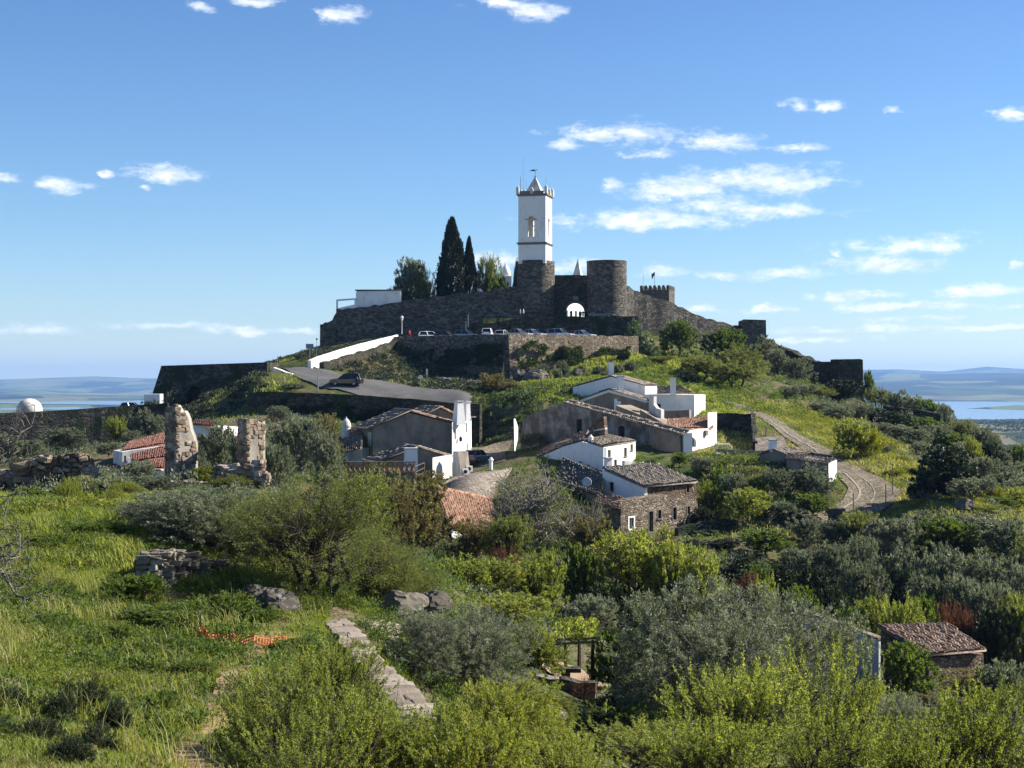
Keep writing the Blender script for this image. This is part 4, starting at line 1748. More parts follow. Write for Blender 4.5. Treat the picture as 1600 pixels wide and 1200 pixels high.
def low_front_house():
    A, B = V2(598, 165), V2(677, 167)
    t = empty('low_cottage', hbase(640, 166), 'low dark cottage with broad white chimney in front of the grey gable', 'house')
    d, n = outward(A, B)
    wall_poly('wall', M['brown_render'], t, [(598, 770), (706, 770), (706, 713), (652, 700), (598, 722)], 4.5, A, B)
    rg = on_plane(A, B, 652, 698.5) + n * 0.3
    eL, eR = on_plane(A, B, 584, 724) + n * 0.3, on_plane(A, B, 708, 714.5) + n * 0.3
    bk = -n * 5.2
    tile_quad('roof_tiles', rg, rg + bk, eL + bk, eL, M['tiles_grey'], t, seed=7)
    tile_quad('roof_tiles', rg + bk, rg, eR, eR + bk, M['tiles_grey'], t, seed=8)
    chimney(t, 631, 652, 702, 735, 162.5, 0.9, 0.9, None, 0.2)
    # lit white side wall with stains
    A2, B2 = V2(676, 161.5), V2(706.5, 166.4)
    wall_poly('side_wall', M['white_old'], t, [(676, 748), (706.5, 752), (706.5, 711), (690, 713.5), (676, 716)], 1.5, A2, B2, True)


low_front_house()


def big_chimney():
    t = empty('hearth_chimney', hbase(718, 163), 'broad tapering chimney stack with white left flank and grey right flank', 'chimney')
    zt, zb = P(0, 706, 162).z, P(0, 752, 162).z - 0.6
    x = [P(v, 0, 162).x for v in (706, 722.5, 707, 714.5)]
    y0 = 162.0
    vs = [(x[0], y0 + 1.6, zb), (x[1], y0, zb), (x[1] + 0.9, y0 + 1.9, zb), (x[0] + 0.9, y0 + 3.0, zb), (x[2], y0 + 1.5, zt), (x[3], y0 + 1.05, zt), (x[3] + 1.05, y0 + 1.9, zt), (x[2] + 0.9, y0 + 2.4, zt)]
    m = MB()
    m.add(vs, [(0, 1, 5, 4), (2, 3, 7, 6), (3, 0, 4, 7), (4, 5, 6, 7), (3, 2, 1, 0), (1, 2, 6, 5)])
    m.build('stack', M['white_old'], t)
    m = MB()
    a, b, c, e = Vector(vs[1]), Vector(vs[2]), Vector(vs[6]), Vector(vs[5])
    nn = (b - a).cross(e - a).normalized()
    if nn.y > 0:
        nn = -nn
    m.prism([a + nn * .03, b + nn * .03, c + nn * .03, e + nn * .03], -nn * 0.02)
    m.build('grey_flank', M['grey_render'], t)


big_chimney()


def ac_unit(px, py, Y, label):
    q = P(px, py, Y)
    t = empty('air_conditioner', q - Vector((0, 0, 0.3)), label, 'air conditioner')
    m = MB()
    m.box(q, (0.75, 0.3, 0.6), 0.5)
    m.build('casing', mat_plain('ac_casing', (0.62, 0.62, 0.60), 0.5), t, bevel=0.02)
    m = MB()
    m.lathe((q.x, q.y, q.z), [(0.2, -0.2), (0.2, 0.2)], 12)
    f = m.build('fan_grille', M['iron'], t)
    f.data.transform(__import__('mathutils').Matrix.Rotation(R(90), 4, 'X'))
    f.data.transform(__import__('mathutils').Matrix.Translation(Vector((0.05, -0.0, 0.3))))
    me = f.data
    for v in me.vertices:
        v.co.y = -0.19 + v.co.y * 0.05
    return t


def lattice_terrace():
    Y = 158
    a = P(541, 724, Y)
    b = P(648, 722, Y)
    t = empty('tile_lattice_terrace', hbase(600, 158), 'roof terrace fenced with a lattice of curved clay tiles', 'terrace')
    zt, zm, zb = P(0, 722.5, Y).z, P(0, 737, Y).z, P(0, 758, Y).z
    cx, w = (a.x + b.x) / 2, b.x - a.x
    m = MB()
    m.box((cx, Y, zt + 0.05), (w + 0.3, 0.3, 0.12))
    m.build('coping', M['tiles'], t)
    m = MB()
    m.box((cx, Y, zm - 0.03), (w + 0.3, 0.3, 0.13))
    m.build('rail', M['tiles'], t)
    m = MB()
    m.box((cx + 0.9, Y + 0.35, (zm + zb) / 2 - 0.5), (w - 1.6, 0.4, zm - zb + 0.9))
    m.build('wall', M['grey_render'], t)
    # curved tiles leaning against each other
    seg = MB()
    n = 14
    hgt = zt - zm - 0.1
    step = w / n
    arcs = np.linspace(-1.1, 1.1, 5)

    def half_pipe(name):
        vs, fs = [], []
        for k, (zz, rr) in enumerate(((0, 0.12), (1, 0.15))):
            for a_ in arcs:
                vs.append((math.sin(a_) * rr, -math.cos(a_) * rr + 0.1, zz))
            for a_ in arcs:
                vs.append((math.sin(a_) * (rr - .025), -math.cos(a_) * (rr - .025) + 0.1, zz))
        for i in range(4):
            fs.append((i, i + 1, 10 + i + 1, 10 + i))
            fs.append((5 + i + 1, 5 + i, 15 + i, 15 + i + 1))
        fs += [(0, 10, 15, 5), (4, 9, 19, 14)]
        me = bpy.data.meshes.new(name)
        me.from_pydata(vs, [], fs)
        me.materials.append(M['tiles_warm'])
        return me
    hp = half_pipe('lattice_tile')
    for i in range(n):
        for s_ in (-1, 1):
            o = link('tile', hp, t)
            x = a.x + step * (i + 0.5) + s_ * step * 0.27
            o.location = Vector((x, Y, zm + 0.05)) - wloc(t)
            o.rotation_euler = (0, s_ * -0.42, 0)
            o.scale = (1, 1, hgt * 1.06)
    # a second lattice on the lower left
    z2t, z2b = zm - 0.12, P(0, 757, Y).z
    for r_ in range(2):
        for i in range(4):
            for s_ in (-1, 1):
                o = link('tile', hp, t)
                x = a.x + 0.1 + step * (i + 0.5) + s_ * step * 0.27
                o.location = Vector((x, Y, z2b + r_ * (z2t - z2b) / 2)) - wloc(t)
                o.rotation_euler = (0, s_ * -0.42, 0)
                o.scale = (1, 1, (z2t - z2b) / 2)
    # slender wooden rail turning the corner
    for px, py0, py1, yy in ((648.5, 728, 755, Y - 0.1), (663, 722, 742, Y + 3.2)):
        q0, q1 = P(px, py0, yy), P(px, py1, yy)
        m = MB()
        m.tube([q0, q1], 0.05, 5)
        m.build('post', M['wood'], t)
    for py0, py1 in ((729, 723), (738, 731), (746, 738)):
        m = MB()
        m.tube([P(648.5, py0, Y - 0.1), P(663, py1, Y + 3.2)], 0.035, 5)
        m.build('rail_bar', M['wood'], t)


lattice_terrace()


def warm_roof_house():
    t = empty('tiled_cottage', hbase(725, 146), 'cottage with warm orange clay roof ribs behind the budding trees', 'house')
    TL, TR, BR, BL = P(680, 764, 143.5), P(768, 783, 149.5), P(778, 832, 144.5), P(702, 823, 138)
    tile_quad('roof_tiles', TL, TR, BR, BL, M['tiles_warm'], t, pitch=0.34, amp=0.085, seed=9)
    tile_quad('roof_tiles', P(800, 733, 162), P(714, 745, 160), TL, TR, M['tiles_grey'], t, seed=10)
    A, B = V2(704, 138.6), V2(776, 145)
    wall_poly('wall', M['white_old'], t, [(706, 880), (774, 890), (774, 834), (706, 826)], 1.2, A, B, True)
    m = MB()
    m.tube([TL + Vector((0, 0, .2)), TR + Vector((0, 0, .2))], 0.17, 6)
    m.build('ridge', M['tiles_warm'], t)
    c = P(767, 722, 161)
    m = MB()
    m.lathe((c.x, c.y, c.z - 0.8), [(0.2, 0), (0.19, 0.95), (0.28, 0.97), (0.28, 1.1), (0.2, 1.12), (0.12, 1.3)], 10)
    m.build('chimney', M['white'], t)


warm_roof_house()


def ruin_hall():
    A, B = V2(812, 181), V2(1064, 170)
    t = empty('roofless_hall', hbase(930, 176), 'long roofless hall with dark peeling walls and tile coping in the village centre', 'house')
    d, n = outward(A, B)
    w = wall_poly('wall', M['peeled'], t, [(813, 712), (1063, 735), (1063, 680), (1000, 661), (960, 650), (884, 629), (850, 640), (826, 649), (816, 657)], 0.8, A, B)
    tile_quad('coping_tiles', on_plane(A, B, 882, 626) - n * 1.3, on_plane(A, B, 1000, 657) - n * 1.3, on_plane(A, B, 1000, 661.5) + n * 0.3, on_plane(A, B, 882, 630) + n * 0.3, M['tiles_grey'], t, seed=12)
    tile_quad('coping_tiles', on_plane(A, B, 1000, 657) - n * 1.3, on_plane(A, B, 1070, 674) - n * 1.3, on_plane(A, B, 1070, 681) + n * 0.3, on_plane(A, B, 1000, 661.5) + n * 0.3, M['tiles_grey'], t, seed=13)
    # brown wall stretch nearer the white end house
    A2, B2 = V2(985, 173.4), V2(1063, 169.9)
    wall_poly('brown_stretch', M['brown_render'], t, [(1000, 735), (1062.5, 737), (1062.5, 681), (1003, 664)], 0.15, A2, B2)
    # dark doorway arches
    opening(t, w, A, B, 966, 665, 976, 700, M['wood_dark'], None, depth=0.4, arch=True, name='doorway')
    opening(t, w, A, B, 901, 655, 909, 690, M['wood_dark'], None, depth=0.4, name='doorway')
    # broken brick stub standing before it
    A3, B3 = V2(921, 168.4), V2(946, 167.6)
    wall_poly('brick_stub', M['rubble_red'], t, [(927, 690), (946, 688), (943, 651), (938, 652), (919, 671)], 0.9, A3, B3)
    wall_poly('brick_course', M['white_old'], t, [(927, 674), (945.5, 671), (945.5, 668.5), (927, 672)], 0.6, A3 - Vector((0, 0.12, 0)), B3 - Vector((0, 0.12, 0)))


ruin_hall()


def white_gable_upper():
    A, B = V2(895, 203), V2(1008, 200)
    t = empty('white_gable_house', hbase(950, 202), 'white house with broad shaded gable and thin chimneys at the top of the village', 'house')
    d, n = outward(A, B)
    w = wall_poly('wall', M['white'], t, [(895, 650), (1008, 650), (1008, 602.5), (955, 588.5), (895, 605)], 7, A, B)
    rg = on_plane(A, B, 955, 587) + n * .15
    eL, eR = on_plane(A, B, 893, 604.5) + n * .15, on_plane(A, B, 1010, 602) + n * .15
    bk = -n * 7.4
    tile_quad('roof_tiles', rg, rg + bk, eL + bk, eL, M['tiles_grey'], t, thick=0.02, amp=0.035, seed=14)
    tile_quad('roof_tiles', rg + bk, rg, eR, eR + bk, M['tiles_grey'], t, thick=0.02, amp=0.035, seed=15)
    chimney(t, 951.5, 959, 567, 592, 205, 0.8, 0.95, None, 0.1)
    # lower front building with its own gable line
    A2, B2 = V2(900, 197.5), V2(1011, 194.5)
    wall_poly('front_wall', M['brown_render'], t, [(905, 655), (1010, 665), (1010, 627), (951, 611), (905, 627)], 4.5, A2, B2)
    n2 = outward(A2, B2)[1]
    m = MB()
    pts = [on_plane(A2, B2, x, y) + n2 * 0.05 for x, y in [(898, 628), (951, 608.5), (1011, 626), (1011, 629.5), (951, 613), (898, 632)]]
    m.prism(pts, -n2 * 4.4)
    m.build('white_verge', M['white'], t)
    rg = on_plane(A2, B2, 951, 607.5) + n2 * .3
    eL, eR = on_plane(A2, B2, 894, 629.5) + n2 * .3, on_plane(A2, B2, 1014, 626.5) + n2 * .3
    bk = -n2 * 4.9
    tile_quad('roof_tiles', rg, rg + bk, eL + bk, eL, M['tiles_grey'], t, thick=0.02, amp=0.035, seed=16)
    tile_quad('roof_tiles', rg + bk, rg, eR, eR + bk, M['tiles_grey'], t, thick=0.02, amp=0.035, seed=17)
    chimney(t, 965.5, 974, 589, 616, 196, 0.9, 0.96, None, 0.2)
    # small water tank on posts
    q = P(962, 633, 193)
    m = MB()
    m.box(q, (0.35, 0.35, 1.6))
    m.box(q + Vector((0.4, 0, 0.2)), (0.5, 0.4, 0.5))
    m.build('terrace_post', M['white'], t)


white_gable_upper()


def white_block():
    A, B = V2(1004, 196), V2(1085, 193.5)
    t = empty('white_block_house', hbase(1045, 195), 'plain white shaded house with grey hipped roof and single tall chimney', 'house')
    d, n = outward(A, B)
    w = wall_poly('wall', M['white'], t, [(1006, 668), (1085, 668), (1085, 617), (1024, 616), (1006, 616)], 5.5, A, B)
    opening(t, w, A, B, 1026.5, 631, 1032.5, 637, M['glass_dark'], None, depth=0.2)
    tile_quad('roof_tiles', P(1030, 604, 198), P(1061, 603.5, 197), P(1084, 614, 193.3), P(1026, 615, 194.6), M['tiles_grey'], t, thick=0.05, amp=0.04, seed=18)
    chimney(t, 1048.3, 1056, 591.5, 617, 193.2, 0.7, 0.95, None, 0.1)
    # grey lower annexe
    A2, B2 = V2(1036, 190.6), V2(1078, 189.8)
    wall_poly('annexe', M['grey_render'], t, [(1038, 668), (1077, 668), (1077, 640.5), (1038, 641.5)], 2, A2, B2)
    # stepped white party wall with a chimney
    A3, B3 = V2(1012, 186), V2(1036, 184)
    wall_poly('stepped_wall', M['white_old'], t, [(1014, 662), (1033, 662), (1033, 640), (1026, 638), (1021.5, 632), (1021.5, 619.5), (1014, 619.5)], 0.5, A3, B3)


white_block()


def mid_brown_house():
    A, B = V2(962, 186), V2(1042, 181)
    t = empty('brown_terrace_house', hbase(1000, 184), 'brown walled terrace house stepping down between white houses', 'house')
    wall_poly('wall', M['brown_render'], t, [(962, 690), (1042, 700), (1042, 664), (1000, 648), (962, 633)], 3.0, A, B)
    A2, B2 = V2(1000, 181.2), V2(1042, 179)
    wall_poly('parapet', M['brown_render'], t, [(1000, 690), (1041.5, 700), (1041.5, 664), (1000, 640)], 0.4, A2, B2)


mid_brown_house()


def arch_window_house():
    A, B = V2(1068.5, 170), V2(1114, 177.5)
    t = empty('arched_window_house', hbase(1090, 173), 'bright white house with one small dark arched window', 'house')
    d, n = outward(A, B)
    w = wall_poly('wall', M['white'], t, [(1068.5, 722), (1114, 720), (1114, 668), (1068.5, 674.5)], 3.2, A, B, True)
    opening(t, w, A, B, 1077, 683, 1087, 698, M['glass_dark'], M['stone_trim'], 0.05, arch=True, depth=0.22)
    A2, B2 = V2(1061.5, 171.5), V2(1068.4, 169.9)
    wall_poly('front_return', M['white'], t, [(1061.7, 722), (1068.4, 722), (1068.4, 676.5), (1061.7, 680)], 1.0, A2, B2)
    tile_quad('roof_tiles', P(1043, 656.5, 176), P(1104, 653, 180.5), P(1115, 669.5, 176.9), P(1040, 672.5, 171.4), M['tiles_warm'], t, pitch=0.3, amp=0.07, seed=19)
    A3, B3 = V2(1112, 177), V2(1120, 178.6)
    m = wall_poly('end_pier', M['white'], t, [(1113, 722), (1120, 722), (1119.5, 644), (1106, 645), (1106, 668), (1113, 668)], 0.9, A3, B3, True)
    # small ac fan on the wall
    q = on_plane(A, B, 1101.5, 676.5) + n * 0.15
    m = MB()
    m.box(q, (0.7, 0.3, 0.6), math.atan2(d.y, d.x))
    m.build('air_unit', M['stone_trim'], t)


arch_window_house()


def centre_white_house():
    A, B = V2(943, 158), V2(993, 166)
    t = empty('centre_white_house', hbase(955, 162), 'white house with shaded long flank and sunlit front of several windows, mid village', 'house')
    d, n = outward(A, B)
    w = wall_poly('wall', M['white'], t, [(943, 760), (993, 755), (993, 691.5), (943, 699)], 3.0, A, B, True)
    for (a, b, c, e) in ((949.5, 703, 954, 715), (959.5, 718, 963.5, 730), (975, 699.5, 979, 713), (985, 694, 988.5, 704)):
        opening(t, w, A, B, a, b, c, e, M['glass_dark'], M['white_old'], 0.05, sill=True)
    # long flank running back to the left
    A2, B2 = V2(828, 174), V2(943, 158)
    wall_poly('flank', M['white'], t, [(828, 760), (942.6, 768), (942.6, 699.5), (909, 690), (880, 698), (828, 722)], 0.35, A2, B2)
    tile_quad('roof_tiles', P(908, 688.5, 164), P(951, 681.5, 169), P(994, 690.5, 166.2), P(942, 698, 157.6), M['tiles_grey'], t, seed=20)
    # brown roof beyond the flank
    tile_quad('roof_tiles', P(845, 695, 183), P(921, 674, 172), P(908, 689, 163.5), P(826, 721, 174.3), M['tiles'], t, seed=21)
    c = P(923, 690, 163)
    m = MB()
    m.lathe((c.x, c.y, c.z - 0.3), [(0.26, 0), (0.25, 0.7), (0.3, 0.72), (0.3, 0.82), (0.2, 0.84), (0.08, 1.05)], 10)
    m.build('chimney', M['white'], t)
    # terrace with pots to the right
    A3, B3 = V2(976, 157), V2(1032, 160)
    wall_poly('terrace_parapet', M['white_old'], t, [(976, 760), (1031, 755), (1031, 724), (1026, 721), (1005, 722), (976, 720)], 0.4, A3, B3)
    chimney(t, 945.5, 955, 717, 740, 151.8, 0.7, 0.95, None, 0.4)


centre_white_house()


def stone_side_house():
    t = empty('stone_sided_house', hbase(1010, 146), 'house with dark mossy tile roof, white gable end and rubble stone front', 'house')
    A, B = V2(941.5, 150), V2(1006, 144)
    w = wall_poly('white_gable', M['white'], t, [(941.5, 775), (1006, 795), (1006, 762.5), (980, 751), (941.5, 734.5)], 0.4, A, B)
    opening(t, w, A, B, 951.5, 753.5, 959, 768, M['glass_dark'], M['white_old'], 0.06)
    A2, B2 = V2(1006.3, 144), V2(1089, 149)
    w2 = wall_poly('stone_side', M['rubble_red'], t, [(1006.3, 800), (1089, 790), (1088, 756), (1006.3, 763)], 2.5, A2, B2, True)
    opening(t, w2, A2, B2, 1051.5, 759.5, 1055, 767, M['glass_dark'], M['stone_trim'], 0.08)
    opening(t, w2, A2, B2, 1072.5, 757.5, 1077, 769.5, M['glass_dark'], M['stone_trim'], 0.08)
    tile_quad('roof_tiles', P(941, 732.5, 150.4), P(1022, 725.5, 154.4), P(1091, 754, 148.6), P(1007, 762, 143.4), M['tiles_grey'], t, pitch=0.27, amp=0.065, seed=22)
    # rubble lower front in the sun
    A3, B3 = V2(970, 140), V2(1092, 147.2)
    w3 = wall_poly('rubble_front', M['rubble_pale'], t, [(970, 850), (1092, 840), (1090, 783), (1075, 775), (1040, 773), (1010, 777), (988, 780), (970, 786)], 1.4, A3, B3)
    opening(t, w3, A3, B3, 983, 809, 990, 826, M['white_old'], M['white'], 0.16, depth=0.2)
    opening(t, w3, A3, B3, 1014, 799, 1020.5, 832, M['wood_dark'], M['stone_trim'], 0.1, depth=0.35, name='door')
    opening(t, w3, A3, B3, 1028, 797, 1033, 810, M['glass_dark'], M['stone_trim'], 0.1, depth=0.25, sill=True)
    opening(t, w3, A3, B3, 1051.5, 793, 1057, 812, M['glass_dark'], M['stone_trim'], 0.1, depth=0.25)
    opening(t, w3, A3, B3, 1074, 791, 1078, 803, M['glass_dark'], M['stone_trim'], 0.1, depth=0.25)
    # little lean-to roof on the left
    tile_quad('lean_to_tiles', P(935, 770, 148), P(974, 779, 143), P(968, 795, 138.5), P(930, 787, 141.5), M['tiles'], t, seed=23)


stone_side_house()


def old_sheds():
    # low mossy roofs between the bare tree and the stone house
    t = empty('lichened_shed', hbase(895, 150), 'shed with sagging dark lichened roof left of the stone house', 'shed')
    tile_quad('roof_tiles', P(880, 716, 160), P(942, 742, 151), P(940, 775, 146), P(868, 752, 152), M['tiles_grey'], t, seed=24)
    A, B = V2(868, 152.4), V2(940, 146.6)
    wall_poly('wall', M['brown_render'], t, [(870, 800), (939, 815), (939, 777), (870, 755)], 3, A, B)
    # dish
    c = P(916.5, 754, 147)
    t2 = empty('satellite_dish', c - Vector((0, 0, 0.7)), 'round pale satellite dish on the mossy shed roof', 'satellite dish')
    m = MB()
    vs = [(0, 0, 0)]
    k = 14
    pr = []
    for rr, dz in ((0.0, 0.0), (0.25, 0.03), (0.48, 0.12)):
        pr.append((max(rr, 0.01), dz))
    m.lathe((0, 0, 0), pr + [(0.49, 0.14), (0.25, 0.06), (0.02, 0.03)], 16)
    rot = __import__('mathutils').Matrix.Rotation(R(75), 4, 'X')
    m.v = [tuple(c + (rot @ Vector(p))) for p in m.v]
    m.build('dish', mat_plain('dish_grey', (0.5, 0.5, 0.48), 0.5), t2, smooth=True)
    m = MB()
    m.tube([c + Vector((0, 0.1, 0)), c + Vector((0, 0.25, -0.9))], 0.04, 5)
    m.build('mast', M['steel'], t2)


old_sheds()


def right_yard():
    A, B = V2(1120, 168), V2(1188, 166)
    wall_ = wall_run([(1121, 701, 168), (1150, 703, 167.5), (1188, 705, 167)], 0.4, M['brown_render'], 'yard_wall', 'brown yard wall with white steps right of the arched window house', 'wall', 2.0, 0.03, 31)
    for i in range(5):
        q = P(1122 + i * 4.6, 709 + i * 2.6, 166.0)
        m = MB()
        m.box((q.x, q.y, q.z - 0.35), (0.42, 0.9, 0.85))
        o = m.build('step', M['white'], None, (q.x, q.y, q.z - 0.8), label='white rendered step %s of the yard stair' % ['one, topmost,', 'two', 'three', 'four', 'five, lowest,'][i], cat='step', group='white yard steps')
    # grey gabled shed with white chimney
    A, B = V2(1187, 162), V2(1228, 160)
    t = empty('grey_gabled_shed', hbase(1208, 161), 'grey gabled shed topped by a square white chimney', 'shed')
    d, n = outward(A, B)
    wall_poly('wall', M['grey_render'], t, [(1187, 770), (1228, 770), (1228, 709), (1209, 703), (1187, 711)], 4.5, A, B)
    rg = on_plane(A, B, 1209, 701.5) + n * .2
    eL, eR = on_plane(A, B, 1184, 712) + n * .2, on_plane(A, B, 1231, 710) + n * .2
    bk = -n * 5
    tile_quad('roof_tiles', rg, rg + bk, eL + bk, eL, M['tiles_grey'], t, thick=.03, amp=.04, seed=25)
    tile_quad('roof_tiles', rg + bk, rg, eR, eR + bk, M['tiles_grey'], t, thick=.03, amp=.04, seed=26)
    chimney(t, 1202.5, 1213.5, 688.5, 706, 161, 0.7, 0.95, None, 0.2)
    # long low shed with bright white end
    t = empty('long_low_shed', hbase(1265, 158), 'long low dark shed with dazzling white end wall beside the cobbled path', 'shed')
    A, B = V2(1229, 158), V2(1295, 152.5)
    wall_poly('wall', M['grey_render'], t, [(1229, 770), (1294.8, 775), (1294.8, 724), (1229, 716)], 2.6, A, B, True)
    A2, B2 = V2(1294.8, 152.5), V2(1307.5, 156.5)
    wall_poly('end_wall', M['white'], t, [(1294.8, 775), (1307.5, 766), (1307.5, 718.5), (1294.8, 724)], 0.4, A2, B2, True)
    tile_quad('roof_tiles', P(1232, 708, 163), P(1306, 717.5, 157.5), P(1294, 725, 152), P(1226, 716.5, 157.6), M['tiles_grey'], t, thick=.03, amp=.04, seed=27)
    # the wall beyond
    wall_run([(1229, 703, 166), (1260, 706, 165), (1300, 711.5, 163.5)], 0.4, M['schist'], 'yard_wall', 'dark boundary wall behind the long low shed', 'wall', 1.0, 0.05, 33)
    # ruined dark enclosure on the right of the white end pier
    wall_run([(1121, 646, 186), (1150, 647, 185), (1178, 645, 184)], 0.6, M['schist_dark'], 'ruined_wall', 'dark ruined wall behind the white end pier', 'wall', 4, 0.15, 34)
    wall_run([(1180, 645, 184), (1181, 660, 180), (1183, 678, 175), (1184, 690, 170)], 0.5, M['schist_dark'], 'ruined_wall', 'dark wall stepping down beside the grass bank', 'wall', 3, 0.15, 35)
    q = P(1200, 680, 169)
    m = MB()
    m.prism([P(1180, 704, 168), P(1228, 704, 167), P(1231, 702, 168.2), P(1224, 682, 172), P(1180, 682, 172)], (0, 0, -0.3))
    m.build('lean_to_roof', M['tiles_grey'], None, q, label='dark flat lean-to roof above the grey gabled shed', cat='roof')
    # outdoor white table
    q = P(1130, 694, 170)
    t = empty('garden_table', q - Vector((0, 0, 0.8)), 'white garden table behind the yard wall', 'table')
    m = MB()
    m.box(q, (1.5, 0.8, 0.06))
    m.build('table_top', M['white'], t)
    for sx_ in (-0.65, 0.65):
        for sy_ in (-0.3, 0.3):
            m = MB()
            m.box(q + Vector((sx_, sy_, -0.4)), (0.07, 0.07, 0.76))
            m.build('leg', M['white'], t)


right_yard()


def street_gate_wall():
    A, B = V2(803, 174), V2(810, 176)
    m = MB()
    d, n = outward(A, B)
    poly = [on_plane(A, B, x, y) for x, y in [(804, 705), (809, 703), (809.5, 668), (805, 654), (803, 655)]]
    m.prism(poly, (0.0, 1.5, 0))
    q = ground_at(806, 174)
    m.build('white_wall_end', M['white'], None, q, label='narrow bright white wall end beside the shaded street', cat='wall')


street_gate_wall()


def red_roof_houses():
    t = empty('red_roofed_house', hbase(215, 152), 'house with red tile roofs at the left behind the ruined pillar', 'house')
    tile_quad('roof_tiles', P(203, 692, 160), P(268, 676, 164), P(262, 694, 152), P(192, 706, 150), M['tiles_red'], t, seed=28)
    tile_quad('roof_tiles', P(204, 712, 149), P(262, 697, 151), P(258, 716, 145), P(204, 722, 144), M['tiles_red'], t, seed=29)
    tile_quad('roof_tiles', P(196, 729, 143), P(262, 716, 146), P(258, 733, 139), P(187, 737, 138), M['tiles_red'], t, seed=30)
    A, B = V2(191, 149), V2(263, 151)
    w = wall_poly('wall', M['white_old'], t, [(191, 760), (262, 760), (262, 696), (191, 706)], 4, A, B)
    opening(t, w, A, B, 194, 712, 197, 722, M['glass_dark'], None)
    A, B = V2(190, 138.5), V2(258, 139.5)
    wall_poly('front_wall', M['white'], t, [(194, 790), (256, 790), (256, 735), (194, 738)], 3, A, B)
    chimney(t, 196.5, 204, 715, 738, 141, 0.7, 0.5, None, 0.3, False)
    t = empty('red_roofed_shed', hbase(172, 150), 'low red roofed shed left of the red roofed house', 'shed')
    tile_quad('roof_tiles', P(150, 728, 152), P(190, 726, 152), P(186, 741, 146), P(152, 742, 146), M['tiles_red'], t, seed=31)
    A, B = V2(153, 147), V2(187, 147)
    wall_poly('wall', M['white_old'], t, [(155, 775), (186, 775), (186, 741), (155, 742)], 3, A, B)
    # white house corner and roof between the pillars
    t = empty('pale_roof_house', hbase(320, 172), 'pale house with low roof seen between the two ruined pillars', 'house')
    A, B = V2(300, 178), V2(348, 176)
    wall_poly('wall', M['white'], t, [(302, 720), (347, 720), (347, 668), (302, 664)], 3, A, B)
    tile_quad('roof_tiles', P(304, 657, 182), P(336, 660, 181), P(334, 668, 175.5), P(302, 664, 177), M['tiles_red'], t, seed=32)


red_roof_houses()


def stone_hut():
    t = empty('stone_hut', hbase(1470, 90), 'small stone hut with ribbed grey tile roof at lower right', 'hut')
    TL, TR, BR, BL = P(1370, 980, 89.5), P(1481, 977, 91), P(1541, 1018, 88), P(1446, 1026, 85.5)
    tile_quad('roof_tiles', TL, TR, BR, BL, M['tiles'], t, pitch=0.205, row=0.38, amp=0.05, seed=33)
    A, B = V2(1450, 86), V2(1537, 88.4)
    wall_poly('wall', M['rubble_red'], t, [(1451, 1100), (1537, 1092), (1537, 1021), (1451, 1029)], 2.4, A, B)
    A, B = V2(1374, 89.4), V2(1450, 86.2)
    wall_poly('side_wall', M['rubble_red'], t, [(1376, 1090), (1449.5, 1100), (1449.5, 1029), (1376, 985)], 1.8, A, B)
    t = empty('blue_white_shed', hbase(1330, 92), 'pale blue shaded shed wall with dark coping left of the stone hut', 'shed')
    A, B = V2(1255, 95), V2(1374, 90)
    wall_poly('wall', mat_plaster('pale_blue_render', (0.62, 0.68, 0.72), (0.4, 0.42, 0.42), 0.3), t, [(1257, 1060), (1373, 1080), (1373, 999), (1330, 983), (1257, 955)], 0.5, A, B)
    d, n = outward(A, B)
    m = MB()
    m.prism([on_plane(A, B, x, y) + n * .12 for x, y in [(1254, 952.5), (1374, 996.5), (1374, 1000), (1254, 956)]], -n * 0.5)
    m.build('coping', M['tiles_grey'], t)


stone_hut()
ac_unit(726.5, 737, 158, 'small air conditioner box beside the broad tapering chimney, left of two')
ac_unit(732.5, 732.5, 159.5, 'small air conditioner box beside the broad tapering chimney, right of two')
# ================================================================== vegetation
M['leaf_olive'] = mat_leaf('olive_leaf', (0.075, 0.092, 0.050), (0.145, 0.165, 0.105), (0.27, 0.29, 0.21), 0.34, 0.5, 0.12, (1, 1, .7))
M['leaf_olive_dark'] = mat_leaf('dull_olive_leaf', (0.062, 0.080, 0.044), (0.125, 0.148, 0.094), (0.24, 0.26, 0.19), 0.34, 0.45, 0.12, (1, 1, .7))  # slightly darker and duller than the plain olive leaf
M['leaf_almond'] = mat_leaf('almond_leaf', (0.10, 0.12, 0.028), (0.19, 0.22, 0.052), (0.34, 0.35, 0.11), 0.55, 0.35, 0.20)
M['leaf_yellow'] = mat_leaf('young_yellow_leaf', (0.13, 0.155, 0.026), (0.22, 0.24, 0.045), (0.33, 0.335, 0.09), 0.45, 0.35, 0.08)
M['leaf_green'] = mat_leaf('green_leaf', (0.050, 0.082, 0.018), (0.10, 0.145, 0.032), (0.18, 0.225, 0.06), 0.48, 0.35, 0.12)
M['leaf_fine'] = mat_leaf('fine_leaf', (0.065, 0.082, 0.026), (0.125, 0.145, 0.046), (0.22, 0.235, 0.085), 0.48, 0.3, 0.10)
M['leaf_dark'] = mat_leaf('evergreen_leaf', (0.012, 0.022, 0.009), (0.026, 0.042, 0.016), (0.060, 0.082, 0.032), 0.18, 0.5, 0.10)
M['leaf_tan'] = mat_leaf('tan_blossom_leaf', (0.085, 0.075, 0.030), (0.165, 0.14, 0.065), (0.28, 0.25, 0.14), 0.35, 0.25, 0.10)
M['leaf_broom'] = mat_leaf('broom_sprig', (0.11, 0.135, 0.016), (0.20, 0.21, 0.022), (0.40, 0.36, 0.035), 0.38, 0.3, 0.12)
M['leaf_red'] = mat_leaf('red_twig', (0.085, 0.040, 0.026), (0.14, 0.062, 0.038), (0.20, 0.11, 0.06), 0.3, 0.2, 0.08, (1, .8, .6))
